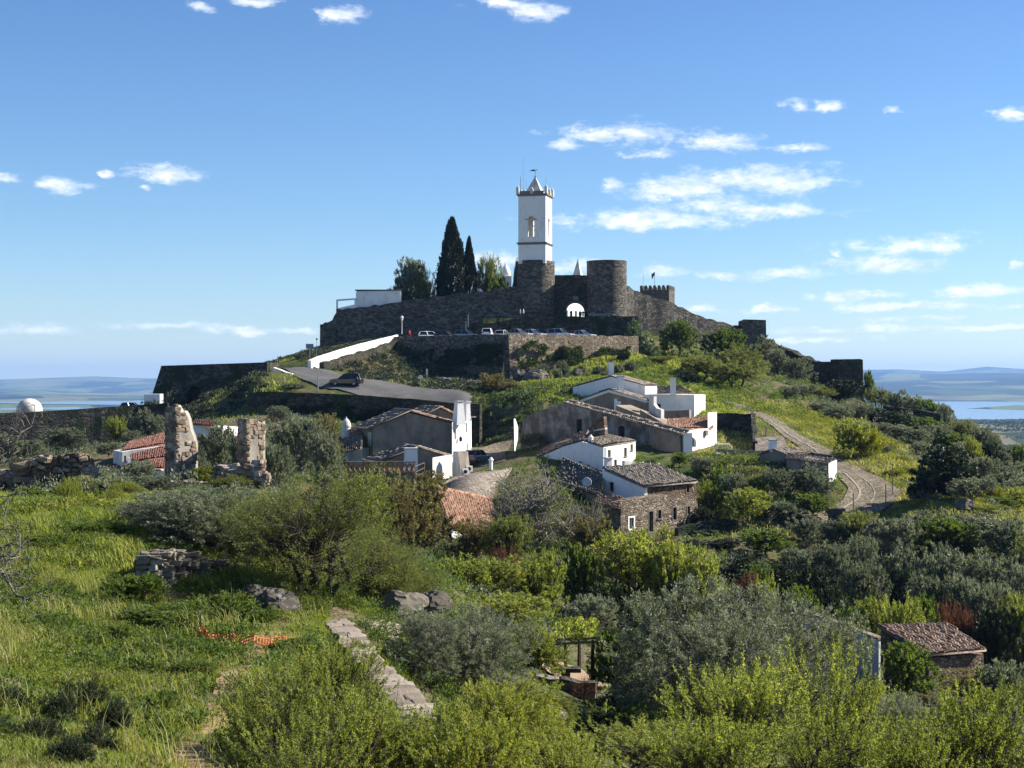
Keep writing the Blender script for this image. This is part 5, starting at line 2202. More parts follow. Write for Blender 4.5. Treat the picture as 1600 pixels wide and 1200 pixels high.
M['leaf_cypress'] = mat_leaf('cypress_spray', (0.008, 0.014, 0.007), (0.016, 0.025, 0.012), (0.035, 0.048, 0.022), 0.10, 0.3, 0.05)
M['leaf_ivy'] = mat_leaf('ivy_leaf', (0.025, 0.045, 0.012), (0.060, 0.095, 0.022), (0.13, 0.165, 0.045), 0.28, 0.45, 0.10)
M['leaf_cactus'] = mat_leaf('cactus_pad', (0.07, 0.10, 0.05), (0.15, 0.19, 0.09), (0.27, 0.31, 0.17), 0.15, 0.3, 0.10, (1, 1, .7))
M['grass'] = mat_leaf('grass_blade', (0.085, 0.12, 0.018), (0.175, 0.22, 0.038), (0.31, 0.33, 0.09), 0.45, 0.3, 0.0)
M['grass_dry'] = mat_leaf('pale_grass_blade', (0.12, 0.15, 0.03), (0.23, 0.245, 0.06), (0.38, 0.36, 0.14), 0.40, 0.3, 0.0)
M['bark'] = mat_plain('bark', (0.075, 0.060, 0.046), 0.95, 0.1, var=0.5, scale=9)
M['bark_grey'] = mat_plain('grey_bark', (0.17, 0.155, 0.135), 0.95, 0.1, var=0.5, scale=9)


M['bark_pale'] = mat_plain('pale_bark', (0.26, 0.235, 0.20), 0.95, 0.1, var=0.4, scale=9)


def leaf_cloud(rng, cen, dirs, lens, per, L, W, spread, lvb, droop=0.0, lvar=0.3, up=0.25):
    """leaves along shoots: cen (n,3) shoot starts, dirs (n,3), lens (n,), per leaves each"""
    n = len(cen)
    k = n * per
    ci = np.repeat(np.arange(n), per)
    t = rng.random(k)
    base = cen[ci] + dirs[ci] * (lens[ci] * t)[:, None]
    off = rng.normal(0, 1, (k, 3))
    off /= np.linalg.norm(off, axis=1)[:, None] + 1e-9
    rad = spread * rng.random(k) ** 0.6
    pos = base + off * rad[:, None]
    d = off * 0.9 + dirs[ci] * 0.7 + rng.normal(0, 0.35, (k, 3))
    d[:, 2] += up - droop
    d /= np.linalg.norm(d, axis=1)[:, None] + 1e-9
    r = rng.normal(0, 1, (k, 3))
    s = np.cross(d, r)
    s /= np.linalg.norm(s, axis=1)[:, None] + 1e-9
    sz = rng.uniform(0.65, 1.3, k)
    l = (L * sz)[:, None]
    w = (W * sz)[:, None]
    nn = np.cross(d, s)
    v0 = pos - d * l * 0.5
    v1 = pos + s * w * 0.5 + nn * w * 0.15
    v2 = pos + d * l * 0.5
    v3 = pos - s * w * 0.5 + nn * w * 0.15
    V = np.stack([v0, v1, v2, v3], 1).reshape(-1, 3)
    Fq = np.arange(4 * k).reshape(k, 4)
    lv = np.clip(lvb[ci] + rng.normal(0, lvar * 0.5, k), 0, 1)
    return V, Fq, np.repeat(lv, 4)


def tubes_np(paths, sides=4):
    """many thin tubes; paths = list of (pts (m,3), radii (m,))"""
    VV, FF = [], []
    b = 0
    for pts, rad in paths:
        pts = np.asarray(pts, float)
        rad = np.asarray(rad, float)
        m = len(pts)
        T = np.gradient(pts, axis=0)
        T /= np.linalg.norm(T, axis=1)[:, None] + 1e-9
        ref = np.where(np.abs(T[:, :1]) < 0.8, np.array([[1.0, 0, 0]]), np.array([[0, 1.0, 0]]))
        u = np.cross(T, ref)
        u /= np.linalg.norm(u, axis=1)[:, None] + 1e-9
        w = np.cross(T, u)
        a = np.arange(sides) * 2 * np.pi / sides
        ring = pts[:, None] + (u[:, None] * np.cos(a)[None, :, None] + w[:, None] * np.sin(a)[None, :, None]) * rad[:, None, None]
        VV.append(ring.reshape(-1, 3))
        i = np.arange(m * sides).reshape(m, sides)
        j = np.roll(i, -1, axis=1)
        FF.append(np.stack([i[:-1].ravel(), j[:-1].ravel(), j[1:].ravel(), i[1:].ravel()], 1) + b)
        b += m * sides
    return np.concatenate(VV), np.concatenate(FF)


def bend(rng, a, b, n=5, j=0.08, sag=0.0):
    t = np.linspace(0, 1, n)[:, None]
    p = a[None] * (1 - t) + b[None] * t
    ln = np.linalg.norm(b - a)
    q = j * ln * (rng.normal(0, 1.3, (1, 3)) * np.sin(np.pi * t) + rng.normal(0, 0.8, (1, 3)) * np.sin(2 * np.pi * t) + rng.normal(0, 0.35, (1, 3)) * np.sin(3 * np.pi * t))
    p = p + q
    p[:, 2] += sag * ln * np.sin(np.pi * t[:, 0])
    return p


SPECIES = {}


def make_species(key, seed, H_, R_, trunk, nlobes, nclump, per, L, W, spread, shoot, leafmat, barkmat='bark', tr=0.12, upright=0.5, flat=0.8, low=0.15, gap=0.35, twig=True, stems=1, droop=0.0, lean=0.0, twig_r=0.008, tstep=3):
    rng = rngf(seed)
    # lobes of the crown
    lob = []
    for i in range(nlobes):
        a = 2 * np.pi * i / nlobes + rng.uniform(-0.5, 0.5)
        rr = R_ * rng.uniform(0.25, 0.62) * (1 if i else 0.1)
        z = trunk + (H_ - trunk) * rng.uniform(low, 0.78)
        if i == 0:
            z = trunk + (H_ - trunk) * 0.66
        size = R_ * rng.uniform(0.42, 0.62)
        lob.append((np.array([math.cos(a) * rr, math.sin(a) * rr, z]), size))
    cen, dirs, base = [], [], []
    cc = np.array([0, 0, trunk + (H_ - trunk) * 0.35])
    li = []
    while len(cen) < nclump:
        i = rng.integers(nlobes)
        c, s = lob[i]
        v = rng.normal(0, 1, 3)
        v /= np.linalg.norm(v)
        rad = s * (1 - gap * rng.random() ** 1.5)
        p = c + v * rad * np.array([1, 1, flat])
        if p[2] > H_ or p[2] < trunk * 0.55 + 0.05:
            continue
        # thin out with a coarse noise so that gaps stay open
        nz = mnoise.noise(Vector((p * (1.6 / R_) + seed * 3.1).tolist()))
        if nz < -0.18 and rng.random() < 0.8:
            continue
        cen.append(p)
        d = (p - cc)
        d /= np.linalg.norm(d) + 1e-6
        d = d + np.array([0, 0, upright]) + rng.normal(0, 0.3, 3)
        d /= np.linalg.norm(d)
        dirs.append(d)
        li.append(i)
    cen = np.array(cen)
    dirs = np.array(dirs)
    li = np.array(li)
    lens = shoot * rng.uniform(0.5, 1.3, nclump)
    zrel = (cen[:, 2] - cen[:, 2].min()) / max(1e-3, np.ptp(cen[:, 2]))
    lvb = np.clip(0.45 + rng.normal(0, 0.17, nclump), 0, 1)
    V, Fq, lv = leaf_cloud(rng, cen, dirs, lens, per, L, W, spread, lvb, droop)
    crown = mesh_np(key + '_crown', V, Fq, M[leafmat], False, {'lv': lv})
    # wood
    paths = []
    tops = []
    for s in range(stems):
        a = 2 * np.pi * s / max(1, stems) + rng.uniform(-0.4, 0.4)
        b0 = np.array([math.cos(a), math.sin(a), 0]) * (0.12 * R_ if stems > 1 else 0)
        b0[2] = -0.4
        tp = np.array([math.cos(a) * 0.25 * R_ * (stems > 1) + lean * R_, math.sin(a) * 0.25 * R_ * (stems > 1), trunk + 0.05 * H_])
        p = bend(rng, b0, tp, 6, 0.06)
        paths.append((p, np.linspace(tr, tr * 0.62, 6) * np.array([1.35, 1.1, 1, 1, 1, 1])))
        tops.append(tp)
    for i, (c, s) in enumerate(lob):
        tp = tops[i % len(tops)]
        p = bend(rng, tp - np.array([0, 0, 0.1]), c, 6, 0.09, 0.04)
        paths.append((p, np.linspace(tr * 0.55, tr * 0.18, 6)))
        if twig:
            own = np.nonzero(li == i)[0]
            for q in own[::tstep]:
                k = rng.integers(2, 6)
                pp = bend(rng, p[k], cen[q] + dirs[q] * lens[q] * 0.7, 4, 0.10, 0.03)
                paths.append((pp, np.array([twig_r * 2.2, twig_r * 1.4, twig_r, twig_r * 0.5])))
    V, Fq = tubes_np(paths, 5)
    wood = mesh_np(key + '_trunk', V, Fq, M[barkmat], True)
    SPECIES.setdefault(key.rsplit('#', 1)[0], []).append((crown, wood, H_, R_))


for s in (1, 2, 3):
    make_species('almond_near#%d' % s, 100 + s, 4.2, 2.2, 1.1, 11, 560, 44, 0.098, 0.0330, 0.07, 0.66, 'leaf_almond', 'bark', 0.11, 0.85, 0.95, 0.05, 0.6, stems=3, tstep=2)
for s in (1,):
    make_species('yellow_near#%d' % s, 120 + s, 3.4, 2.2, 0.6, 9, 713, 44, 0.096, 0.0300, 0.075, 0.40, 'leaf_yellow', 'bark', 0.09, 0.8, 0.9, 0.1, 0.4, stems=3)
for s in (1, 2, 3):
    make_species('olive_near#%d' % s, 140 + s, 4.6, 2.5, 1.0, 10, 936, 50, 0.088, 0.0320, 0.12, 0.34, 'leaf_olive', 'bark_grey', 0.14, 0.35, 0.85, 0.1, 0.42, stems=2)
make_species('fine_near#1', 161, 5.2, 3.0, 0.7, 14, 1300, 40, 0.070, 0.026, 0.14, 0.50, 'leaf_fine', 'bark', 0.13, 0.7, 0.9, 0.0, 0.6, stems=4, lean=0.1, tstep=2)
make_species('fine_near#2', 162, 4.2, 3.2, 0.5, 11, 1215, 48, 0.074, 0.0285, 0.12, 0.36, 'leaf_fine', 'bark', 0.12, 0.45, 0.8, 0.05, 0.5, stems=4)
make_species('dusk_near#1', 165, 4.0, 3.0, 0.5, 10, 1215, 51, 0.081, 0.0342, 0.12, 0.34, 'leaf_olive_dark', 'bark', 0.12, 0.35, 0.8, 0.05, 0.45, stems=4)
for s in (1, 2, 3, 4):
    make_species('olive#%d' % s, 180 + s, 4.6, 2.6, 0.9, 9, 445, 29, 0.213, 0.0878, 0.20, 0.40, 'leaf_olive', 'bark_grey', 0.16, 0.35, 0.85, 0.08, 0.45, twig_r=0.014)
for s in (1, 2, 3, 4):
    make_species('olive_dark#%d' % s, 190 + s, 4.6, 2.7, 0.7, 9, 445, 29, 0.224, 0.0945, 0.20, 0.38, 'leaf_olive_dark', 'bark_grey', 0.16, 0.35, 0.85, 0.05, 0.45, twig_r=0.014)
for s in (1, 2, 3):
    make_species('green#%d' % s, 200 + s, 4.6, 2.5, 0.9, 9, 445, 32, 0.224, 0.1013, 0.18, 0.42, 'leaf_green', 'bark', 0.15, 0.5, 0.85, 0.08, 0.45, twig_r=0.014)
for s in (1, 2, 3):
    make_species('almond#%d' % s, 210 + s, 4.4, 2.4, 0.9, 9, 432, 32, 0.190, 0.0743, 0.15, 0.50, 'leaf_almond', 'bark', 0.13, 0.8, 0.9, 0.08, 0.45, twig_r=0.014)
for s in (1, 2):
    make_species('fine#%d' % s, 220 + s, 4.6, 2.9, 1.3, 9, 459, 29, 0.190, 0.0675, 0.22, 0.45, 'leaf_fine', 'bark', 0.14, 0.45, 0.75, 0.12, 0.45, stems=3, twig_r=0.018)
for s in (1, 2):
    make_species('dark#%d' % s, 230 + s, 4.6, 2.6, 0.8, 10, 567, 35, 0.213, 0.1215, 0.20, 0.34, 'leaf_dark', 'bark', 0.18, 0.35, 0.85, 0.05, 0.35, twig_r=0.014)
make_species('tan#1', 241, 4.4, 2.6, 0.8, 10, 567, 35, 0.168, 0.0810, 0.17, 0.40, 'leaf_tan', 'bark', 0.14, 0.6, 0.85, 0.05, 0.45, twig_r=0.014)
make_species('twiggy#1', 251, 5.0, 2.9, 0.8, 14, 820, 6, 0.12, 0.045, 0.13, 0.85, 'leaf_fine', 'bark_pale', 0.13, 0.9, 0.9, 0.0, 0.7, stems=4, twig_r=0.016, tstep=1)
for s in (1, 2):
    make_species('broom#%d' % s, 260 + s, 2.2, 1.7, 0.15, 8, 312, 28, 0.187, 0.0585, 0.15, 0.50, 'leaf_broom', 'bark', 0.05, 0.9, 0.8, 0.05, 0.4, stems=3)
make_species('red#1', 271, 2.6, 1.6, 0.2, 8, 312, 23, 0.150, 0.0480, 0.14, 0.55, 'leaf_red', 'bark', 0.05, 0.9, 0.85, 0.05, 0.5, stems=3)
for s in (1, 2):
    make_species('scrub#%d' % s, 280 + s, 1.8, 1.6, 0.1, 7, 276, 28, 0.176, 0.0780, 0.17, 0.30, 'leaf_olive_dark', 'bark', 0.05, 0.5, 0.75, 0.0, 0.35, stems=3)
make_species('cactus#1', 291, 2.2, 1.7, 0.1, 8, 240, 7, 0.34, 0.20, 0.18, 0.25, 'leaf_cactus', 'bark', 0.06, 0.6, 0.85, 0.0, 0.3, stems=2, twig=False)
for s in (1, 2):
    make_species('lowshrub_near#%d' % s, 300 + s, 0.8, 0.95, 0.05, 8, 546, 39, 0.052, 0.0192, 0.05, 0.20, 'leaf_dark', 'bark', 0.02, 0.9, 0.7, 0.0, 0.4, stems=4, twig_r=0.004)
make_species('greenshrub_near#1', 311, 0.9, 0.9, 0.05, 8, 432, 33, 0.078, 0.0308, 0.06, 0.22, 'leaf_green', 'bark', 0.02, 0.8, 0.8, 0.0, 0.4, stems=4, twig_r=0.004)
make_species('yellowshrub_near#1', 312, 1.2, 1.1, 0.05, 8, 380, 24, 0.075, 0.03, 0.07, 0.24, 'leaf_yellow', 'bark', 0.02, 0.8, 0.8, 0.0, 0.4, stems=4, twig_r=0.005)
make_species('redtwig_near#1', 313, 1.5, 0.9, 0.05, 8, 260, 14, 0.06, 0.02, 0.07, 0.34, 'leaf_red', 'bark', 0.02, 1.2, 1.0, 0.0, 0.5, stems=5, twig_r=0.005)


def make_cypress(key, seed, H_, R_):
    rng = rngf(seed)
    n = 2600
    t = rng.random(n) ** 0.9
    prof = np.interp(t, [0, 0.06, 0.2, 0.45, 0.7, 0.88, 0.97, 1.0], [0.55, 0.8, 1.0, 0.95, 0.66, 0.34, 0.12, 0.02])
    a = rng.random(n) * 2 * np.pi
    wob = 1 + 0.16 * np.sin(a * 3 + t * 9) + 0.10 * np.sin(a * 5 - t * 23)
    r = R_ * prof * wob * np.sqrt(rng.uniform(0.45, 1, n)) * 1.15
    cen = np.stack([np.cos(a) * r, np.sin(a) * r, 0.3 + t * (H_ - 0.7)], 1)
    d = np.stack([np.cos(a) * 0.35, np.sin(a) * 0.35, np.ones(n)], 1)
    d /= np.linalg.norm(d, axis=1)[:, None]
    V, Fq, lv = leaf_cloud(rng, cen, d, np.full(n, 0.75), 12, 0.36, 0.17, 0.20, np.clip(0.4 + rng.normal(0, 0.2, n), 0, 1), 0, 0.3, 0.8)
    crown = mesh_np(key + '_crown', V, Fq, M['leaf_cypress'], False, {'lv': lv})
    V, Fq = tubes_np([(bend(rng, np.array([0, 0, -0.5]), np.array([0, 0, H_ * 0.8]), 8, 0.004), np.linspace(0.3, 0.03, 8))], 6)
    SPECIES.setdefault(key, []).append((crown, mesh_np(key + '_trunk', V, Fq, M['bark'], True), H_, R_))


make_cypress('cypress', 5, 13.5, 2.35)
_cnt = {}


def plant(kind, name, px, py_top, Y, w_px, label, cat='tree', group=None, var=None, dz=0.0, hmin=0.6, hmax=None, parts=True):
    """one tree or shrub standing on the ground at pixel column px, its top at py_top"""
    lst = SPECIES[kind]
    i = _cnt.get(kind, 0)
    _cnt[kind] = i + 1
    crown, wood, H_, R_ = lst[(i if var is None else var) % len(lst)]
    x = (px - 800) / F * Y
    zg = h1(x, Y) + dz
    ztop = (600 - py_top) / F * Y
    hgt = ztop - zg
    if hgt < hmin:
        hgt = hmin
    if hmax and hgt > hmax:
        zg = ztop - hmax
        hgt = hmax
    sw = (w_px / F * Y) / (2 * R_ * 1.02)
    sh = hgt / (H_ * 1.03)
    rnd = random.Random(hash((kind, round(px), round(Y))) & 0xffff)
    t = empty(name, (x, Y, zg - 0.05), label, cat, group, rz=(i * 2.399 + px * 0.37) % 6.283)
    t.scale = (sw, sw, sh)
    link('crown', crown, t)
    link('trunk', wood, t)
    return t, hgt, w_px / F * Y


_dbg = []


def T(kind, name, px, py, Y, w, label, cat='tree', **k):
    t, h, w_ = plant(kind, name, px, py, Y, w, label, cat, **k)
    if h > 9 or h < 0.65:
        _dbg.append((name, px, py, Y, round(h, 1), round(w_, 1)))


# --- cypresses and trees along the top of the wall
T('cypress', 'cypress_tree', 706, 338, 281, 39, 'tall dark pointed cypress left of the clock tower, the bigger of two', group='cypresses on the wall')
T('cypress', 'cypress_tree', 733, 368, 282, 20, 'slimmer dark cypress close on the right of the tall one', group='cypresses on the wall')
T('cypress', 'cypress_tree', 690, 420, 280, 14, 'small dark cypress bush at the left foot of the tall cypress', group='cypresses on the wall')
T('olive', 'olive_tree', 645, 406, 283, 62, 'loose grey olive tree on the castle wall left of the cypresses')
T('olive_dark', 'olive_tree', 622, 432, 281, 42, 'small leaning olive at the left end of the trees on the wall')
T('fine', 'wall_tree', 664, 424, 280, 50, 'olive green bushy tree on the wall between the loose olive and the cypresses')
T('fine', 'wall_tree', 760, 402, 284, 44, 'rounded sandy green tree on the wall right of the cypresses')
T('green', 'wall_shrub', 782, 432, 280, 44, 'green shrubs sloping along the wall top beside the clock tower', 'shrub')
T('dark', 'wall_shrub', 807, 406, 280, 14, 'dark narrow shrub touching the left side of the clock tower base', 'shrub')

# --- slope below the right-hand wall
UP = 'trees below the castle wall'
T('green', 'bushy_tree', 1062, 500, 258, 62, 'bright green round tree against the sloping castle wall', group=UP)
T('green', 'bushy_tree', 1131, 510, 262, 72, 'round mid green tree right of the bright one below the wall', group=UP)
T('fine', 'spreading_tree', 1160, 538, 250, 92, 'broad olive green tree below the square bastion', group=UP)
T('fine', 'spreading_tree', 1098, 556, 240, 90, 'spreading tree with visible forked stems above the white block house', group=UP)
T('fine', 'spreading_tree', 1150, 560, 236, 96, 'spreading tree with dark twisted trunks at the head of the grassy path', group=UP)
T('fine', 'spreading_tree', 1028, 556, 246, 70, 'tawny scrubby tree above the white gable house', group=UP)
T('olive_dark', 'olive_tree', 1200, 522, 280, 44, 'dark olive in front of the square bastion', group=UP)
T('olive', 'olive_tree', 1216, 545, 270, 40, 'silvery olive hugging the overgrown stretch of wall', group=UP)
T('olive_dark', 'olive_tree', 1246, 556, 268, 50, 'dark grey olive covering the wall between the bastions', group=UP)
T('dark', 'evergreen_tree', 1311, 590, 248, 60, 'round blackish evergreen in front of the last bastion', group=UP)
T('green', 'bushy_tree', 1357, 579, 268, 22, 'small bright bush at the right corner of the last bastion', group=UP)
T('dark', 'evergreen_tree', 1075, 578, 228, 40, 'dark bush behind the chimney of the white block house', group=UP)
T('red', 'reddish_shrub', 1030, 586, 226, 40, 'reddish brown shrub above the white houses', 'shrub', group=UP)
T('cactus', 'prickly_pear', 991, 497, 258, 30, 'pale prickly pear beside the right end of the car park', 'cactus', hmax=4)
T('cactus', 'prickly_pear', 998, 516, 254, 32, 'prickly pear clump spilling down below the car park corner', 'cactus', hmax=3.5)
T('cactus', 'prickly_pear', 1016, 530, 252, 36, 'lower prickly pear mass on the bank right of the retaining wall', 'cactus', hmax=3)
T('cactus', 'prickly_pear', 1106, 548, 252, 32, 'pale prickly pear patch between the two round green trees', 'cactus', hmax=3)
T('tan', 'lane_bush', 769, 583, 209, 46, 'tawny leafy bush at the corner of the lane below the car park', 'shrub')
T('tan', 'lane_bush', 800, 596, 209, 30, 'smaller tawny bush right beside the lane corner bush', 'shrub')
for i, (px, py, Y, w, nm) in enumerate([(850, 571, 229, 26, 'leftmost'), (880, 566, 230, 28, 'second'), (873, 577, 226, 20, 'front'), (906, 572, 229, 24, 'third'), (935, 573, 229, 28, 'fourth'), (962, 571, 231, 30, 'fifth'), (985, 566, 236, 28, 'sixth'), (945, 582, 222, 22, 'low fifth'), (915, 584, 222, 22, 'low fourth'), (890, 586, 222, 18, 'low third')]):
    T('scrub', 'rosemary_shrub', px, py, Y, w, '%s dark low shrub from the left below the ivied wall' % nm, 'shrub', group='low shrubs below the car park')
T('dark', 'evergreen_shrub', 880, 538, 240, 24, 'dark bush growing out of the ivied wall', 'shrub', hmax=2.6)
T('dark', 'evergreen_shrub', 975, 545, 243, 24, 'dark bush at the right foot of the ivied wall', 'shrub', hmax=2.6)

# --- left side
LG = 'trees under the rampart'
T('olive_dark', 'olive_tree', 100, 668, 172, 74, 'large dark rounded olive under the black rampart', group=LG)
T('almond', 'almond_tree', 181, 652, 176, 36, 'bright green almond tree glowing against the black rampart', group=LG)
T('olive_dark', 'olive_tree', 232, 636, 184, 56, 'grey olive rising left of the ruined pillar', group=LG)
T('olive_dark', 'olive_tree', 205, 668, 176, 40, 'small olive between the almond and the pillar', group=LG)
T('olive', 'olive_tree', 170, 690, 160, 40, 'pale olive left of the red roofed house', group=LG)
T('olive_dark', 'olive_tree', 40, 684, 165, 70, 'dark olive at the far left edge under the rampart', group=LG)
T('olive_dark', 'olive_tree', -10, 676, 165, 70, 'olive cut by the left edge of the view', group=LG)
T('olive', 'olive_tree', 340, 656, 120, 80, 'grey olive filling the gap between the ruined pillars')
T('olive_dark', 'olive_tree', 312, 700, 112, 50, 'low olive right of the taller ruined pillar')
T('olive_dark', 'olive_tree', 374, 662, 118, 44, 'dark olive behind the shorter ruined pillar')
T('olive_dark', 'olive_tree', 437, 632, 190, 40, 'olive in front of the overgrown road wall')
T('tan', 'yellowish_tree', 512, 648, 172, 56, 'yellowish tree left of the domed round chimney')
T('olive', 'olive_tree', 470, 656, 150, 96, 'silvery olive left of the low brown roofed house')
T('olive', 'olive_tree', 510, 676, 142, 74, 'silvery olive right in front of the low brown roofs')
T('olive', 'olive_tree', 425, 690, 130, 70, 'silvery olive right of the shorter ruined pillar')
T('scrub', 'bank_shrub', 270, 614, 230, 40, 'dark shrub on the bank below the bastion', 'shrub')
T('scrub', 'bank_shrub', 330, 612, 228, 44, 'scrub patch on the bank in front of the bastion arch', 'shrub')
T('scrub', 'bank_shrub', 382, 600, 230, 46, 'scrub patch on the bank right below the bastion', 'shrub')
T('scrub', 'bank_shrub', 460, 628, 206, 44, 'dark shrub hanging over the road wall', 'shrub')
T('yellow_near', 'fig_shrub', 130, 742, 78, 60, 'yellow leaved shrub at the top of the grass, left one', 'shrub', group='yellow shrubs on the grass crest')
T('yellow_near', 'fig_shrub', 196, 752, 76, 52, 'yellow leaved shrub at the top of the grass, right one', 'shrub', group='yellow shrubs on the grass crest')
T('green', 'bramble', 168, 748, 80, 60, 'green bramble between the two yellow shrubs', 'shrub')
T('almond', 'sapling', 315, 728, 83, 44, 'bright sapling at the foot of the taller pillar', 'shrub')
T('olive', 'olive_shrub', 218, 716, 104, 56, 'grey olive bush hiding the lower part of the red roofed house', 'shrub')
T('yellow_near', 'fig_shrub', 108, 748, 61, 66, 'yellow green shrub standing on the crest of the grass, left', 'shrub')
T('green', 'crest_bush', 52, 757, 60, 76, 'green bush on the crest of the grass at far left', 'shrub')
T('yellow_near', 'fig_shrub', 180, 762, 60, 50, 'yellow green shrub standing on the crest of the grass, right', 'shrub')
T('green', 'crest_bush', 150, 764, 62, 60, 'green bush on the crest between the yellow green shrubs', 'shrub')
T('olive', 'crest_bush', 232, 770, 60, 60, 'grey bush on the crest left of the dusky bush', 'shrub')
T('olive', 'olive_shrub', 250, 742, 80, 60, 'grey shrub before the red roofed house', 'shrub')
T('fine', 'bramble', 360, 740, 80, 70, 'bramble at the foot of the shorter pillar', 'shrub')

# --- middle distance, centre
MID = 'trees in front of the village'
T('tan', 'blossom_tree', 645, 738, 112, 140, 'tan blossomed tree in front of the warm tiled roof', group=MID)
T('tan', 'blossom_tree', 612, 752, 106, 84, 'brownish tree in front of the tile lattice terrace', group=MID)
T('tan', 'blossom_tree', 742, 812, 112, 80, 'tawny tree below the warm tiled roof', group=MID)
T('almond', 'almond_tree', 560, 745, 96, 110, 'fresh green tree left of the tile lattice terrace', group=MID)
T('twiggy', 'bare_tree', 832, 722, 122, 190, 'nearly bare grey twiggy tree left of the mossy shed', group=MID)
T('twiggy', 'bare_tree', 905, 776, 124, 90, 'smaller bare twiggy tree below the satellite dish', group=MID)
T('fine', 'olive_green_tree', 790, 806, 108, 90, 'olive green tree below the nearly bare tree', group=MID)
T('tan', 'yellow_green_tree', 925, 806, 116, 70, 'yellow green tree left of the rubble house front', group=MID)
T('olive', 'olive_tree', 830, 645 + 30, 178, 40, 'small olive at the corner of the shaded street', group=MID)
T('green', 'garden_bush', 1018, 716, 158, 26, 'potted greenery on the white house terrace', 'shrub', hmax=2)
T('tan', 'garden_bush', 996, 720, 157, 20, 'dry pot plant on the white house terrace', 'shrub', hmax=1.6)
T('green', 'green_tree', 700, 870, 82, 90, 'dull green tree right of the leaning fine leaved tree', group=MID)
T('almond', 'almond_tree', 760, 872, 78, 130, 'fresh almond tree behind the silvery olive', group=MID)
T('almond', 'almond_tree', 840, 868, 82, 110, 'fresh almond tree beyond the pergola', group=MID)
T('almond', 'almond_tree', 800, 930, 68, 120, 'almond tree left of the pergola', group=MID)
T('dark', 'evergreen_tree', 955, 905, 88, 80, 'black green tree behind the pergola', group=MID)
T('green', 'evergreen_tree', 905, 850, 100, 70, 'deep green tree left of the bright rounded tree', group=MID)
T('almond', 'bright_tree', 990, 832, 102, 150, 'large bright rounded tree below the rubble house', group=MID)
T('almond', 'bright_tree', 1095, 862, 100, 96, 'bright tree right of the large rounded one', group=MID)
T('almond', 'bright_tree', 1045, 850, 100, 80, 'bright tree wedged between the two other bright ones', group=MID)
T('red', 'reddish_shrub', 1035, 836, 122, 44, 'dark red shrub just below the rubble house door', 'shrub')
T('red', 'reddish_shrub', 1165, 902, 100, 50, 'reddish shrub above the big silvery olive', 'shrub')
T('red', 'reddish_shrub', 790, 862, 96, 50, 'rusty shrub between green trees left of the bright tree', 'shrub')
T('almond', 'yellow_shrub', 1190, 904, 100, 44, 'yellow green shrub right of the reddish one', 'shrub')

# --- gardens right of the village
GD = 'garden trees right of the village'
T('olive', 'olive_tree', 1097, 712, 160, 44, 'pale olive below the arched window house', group=GD)
T('green', 'garden_tree', 1062, 706, 163, 26, 'green bush under the brown wall, left of the pale olive', 'shrub', group=GD)
T('almond', 'garden_tree', 1110, 756, 150, 50, 'bright bush right of the stone sided house', 'shrub', group=GD)
T('green', 'garden_tree', 1128, 730, 154, 40, 'green bush below the white yard steps', 'shrub', group=GD)
T('olive', 'olive_tree', 1148, 740, 150, 44, 'grey olive under the brown yard wall', group=GD)
T('almond', 'almond_tree', 1169, 764, 142, 74, 'bright almond tree standing above the terrace wall', group=GD)
T('green', 'garden_tree', 1182, 742, 149, 34, 'green tree between the almond and the grey shed', group=GD)
T('olive_dark', 'olive_tree', 1215, 732, 148, 54, 'olive hiding the base of the grey gabled shed', group=GD)
T('olive_dark', 'olive_tree', 1258, 722, 149, 66, 'broad dark olive in front of the long low shed', group=GD)
T('olive', 'olive_tree', 1284, 745, 147, 40, 'olive beside the dazzling white end wall', group=GD)
T('green', 'hedge_bush', 1270, 770, 144, 60, 'green bank bush below the white end wall', 'shrub', group=GD)
T('scrub', 'hedge_bush', 1222, 785, 143, 70, 'low scrub above the dark terrace wall', 'shrub', group=GD)
T('dark', 'hedge_bush', 1100, 790, 146, 40, 'dark bush at the right corner of the rubble front', 'shrub', group=GD)

# --- right: path and slope
SL = 'trees on the right slope'
T('almond', 'almond_tree', 1328, 656, 168, 64, 'bright green domed tree with dark trunk on the flowery slope', group=SL)
T('broom', 'broom_tree', 1358, 672, 170, 60, 'yellow green bush right behind the domed tree', 'shrub', group=SL)
T('dark', 'evergreen_tree', 1482, 690, 146, 112, 'big black green tree with bare trunk beyond the path bend', group=SL)
T('dark', 'evergreen_shrub', 1431, 754, 147, 34, 'small dark round bush left of the big black green tree', 'shrub', group=SL)
T('olive', 'olive_tree', 1518, 745, 142, 80, 'olive right below the big black green tree', group=SL)
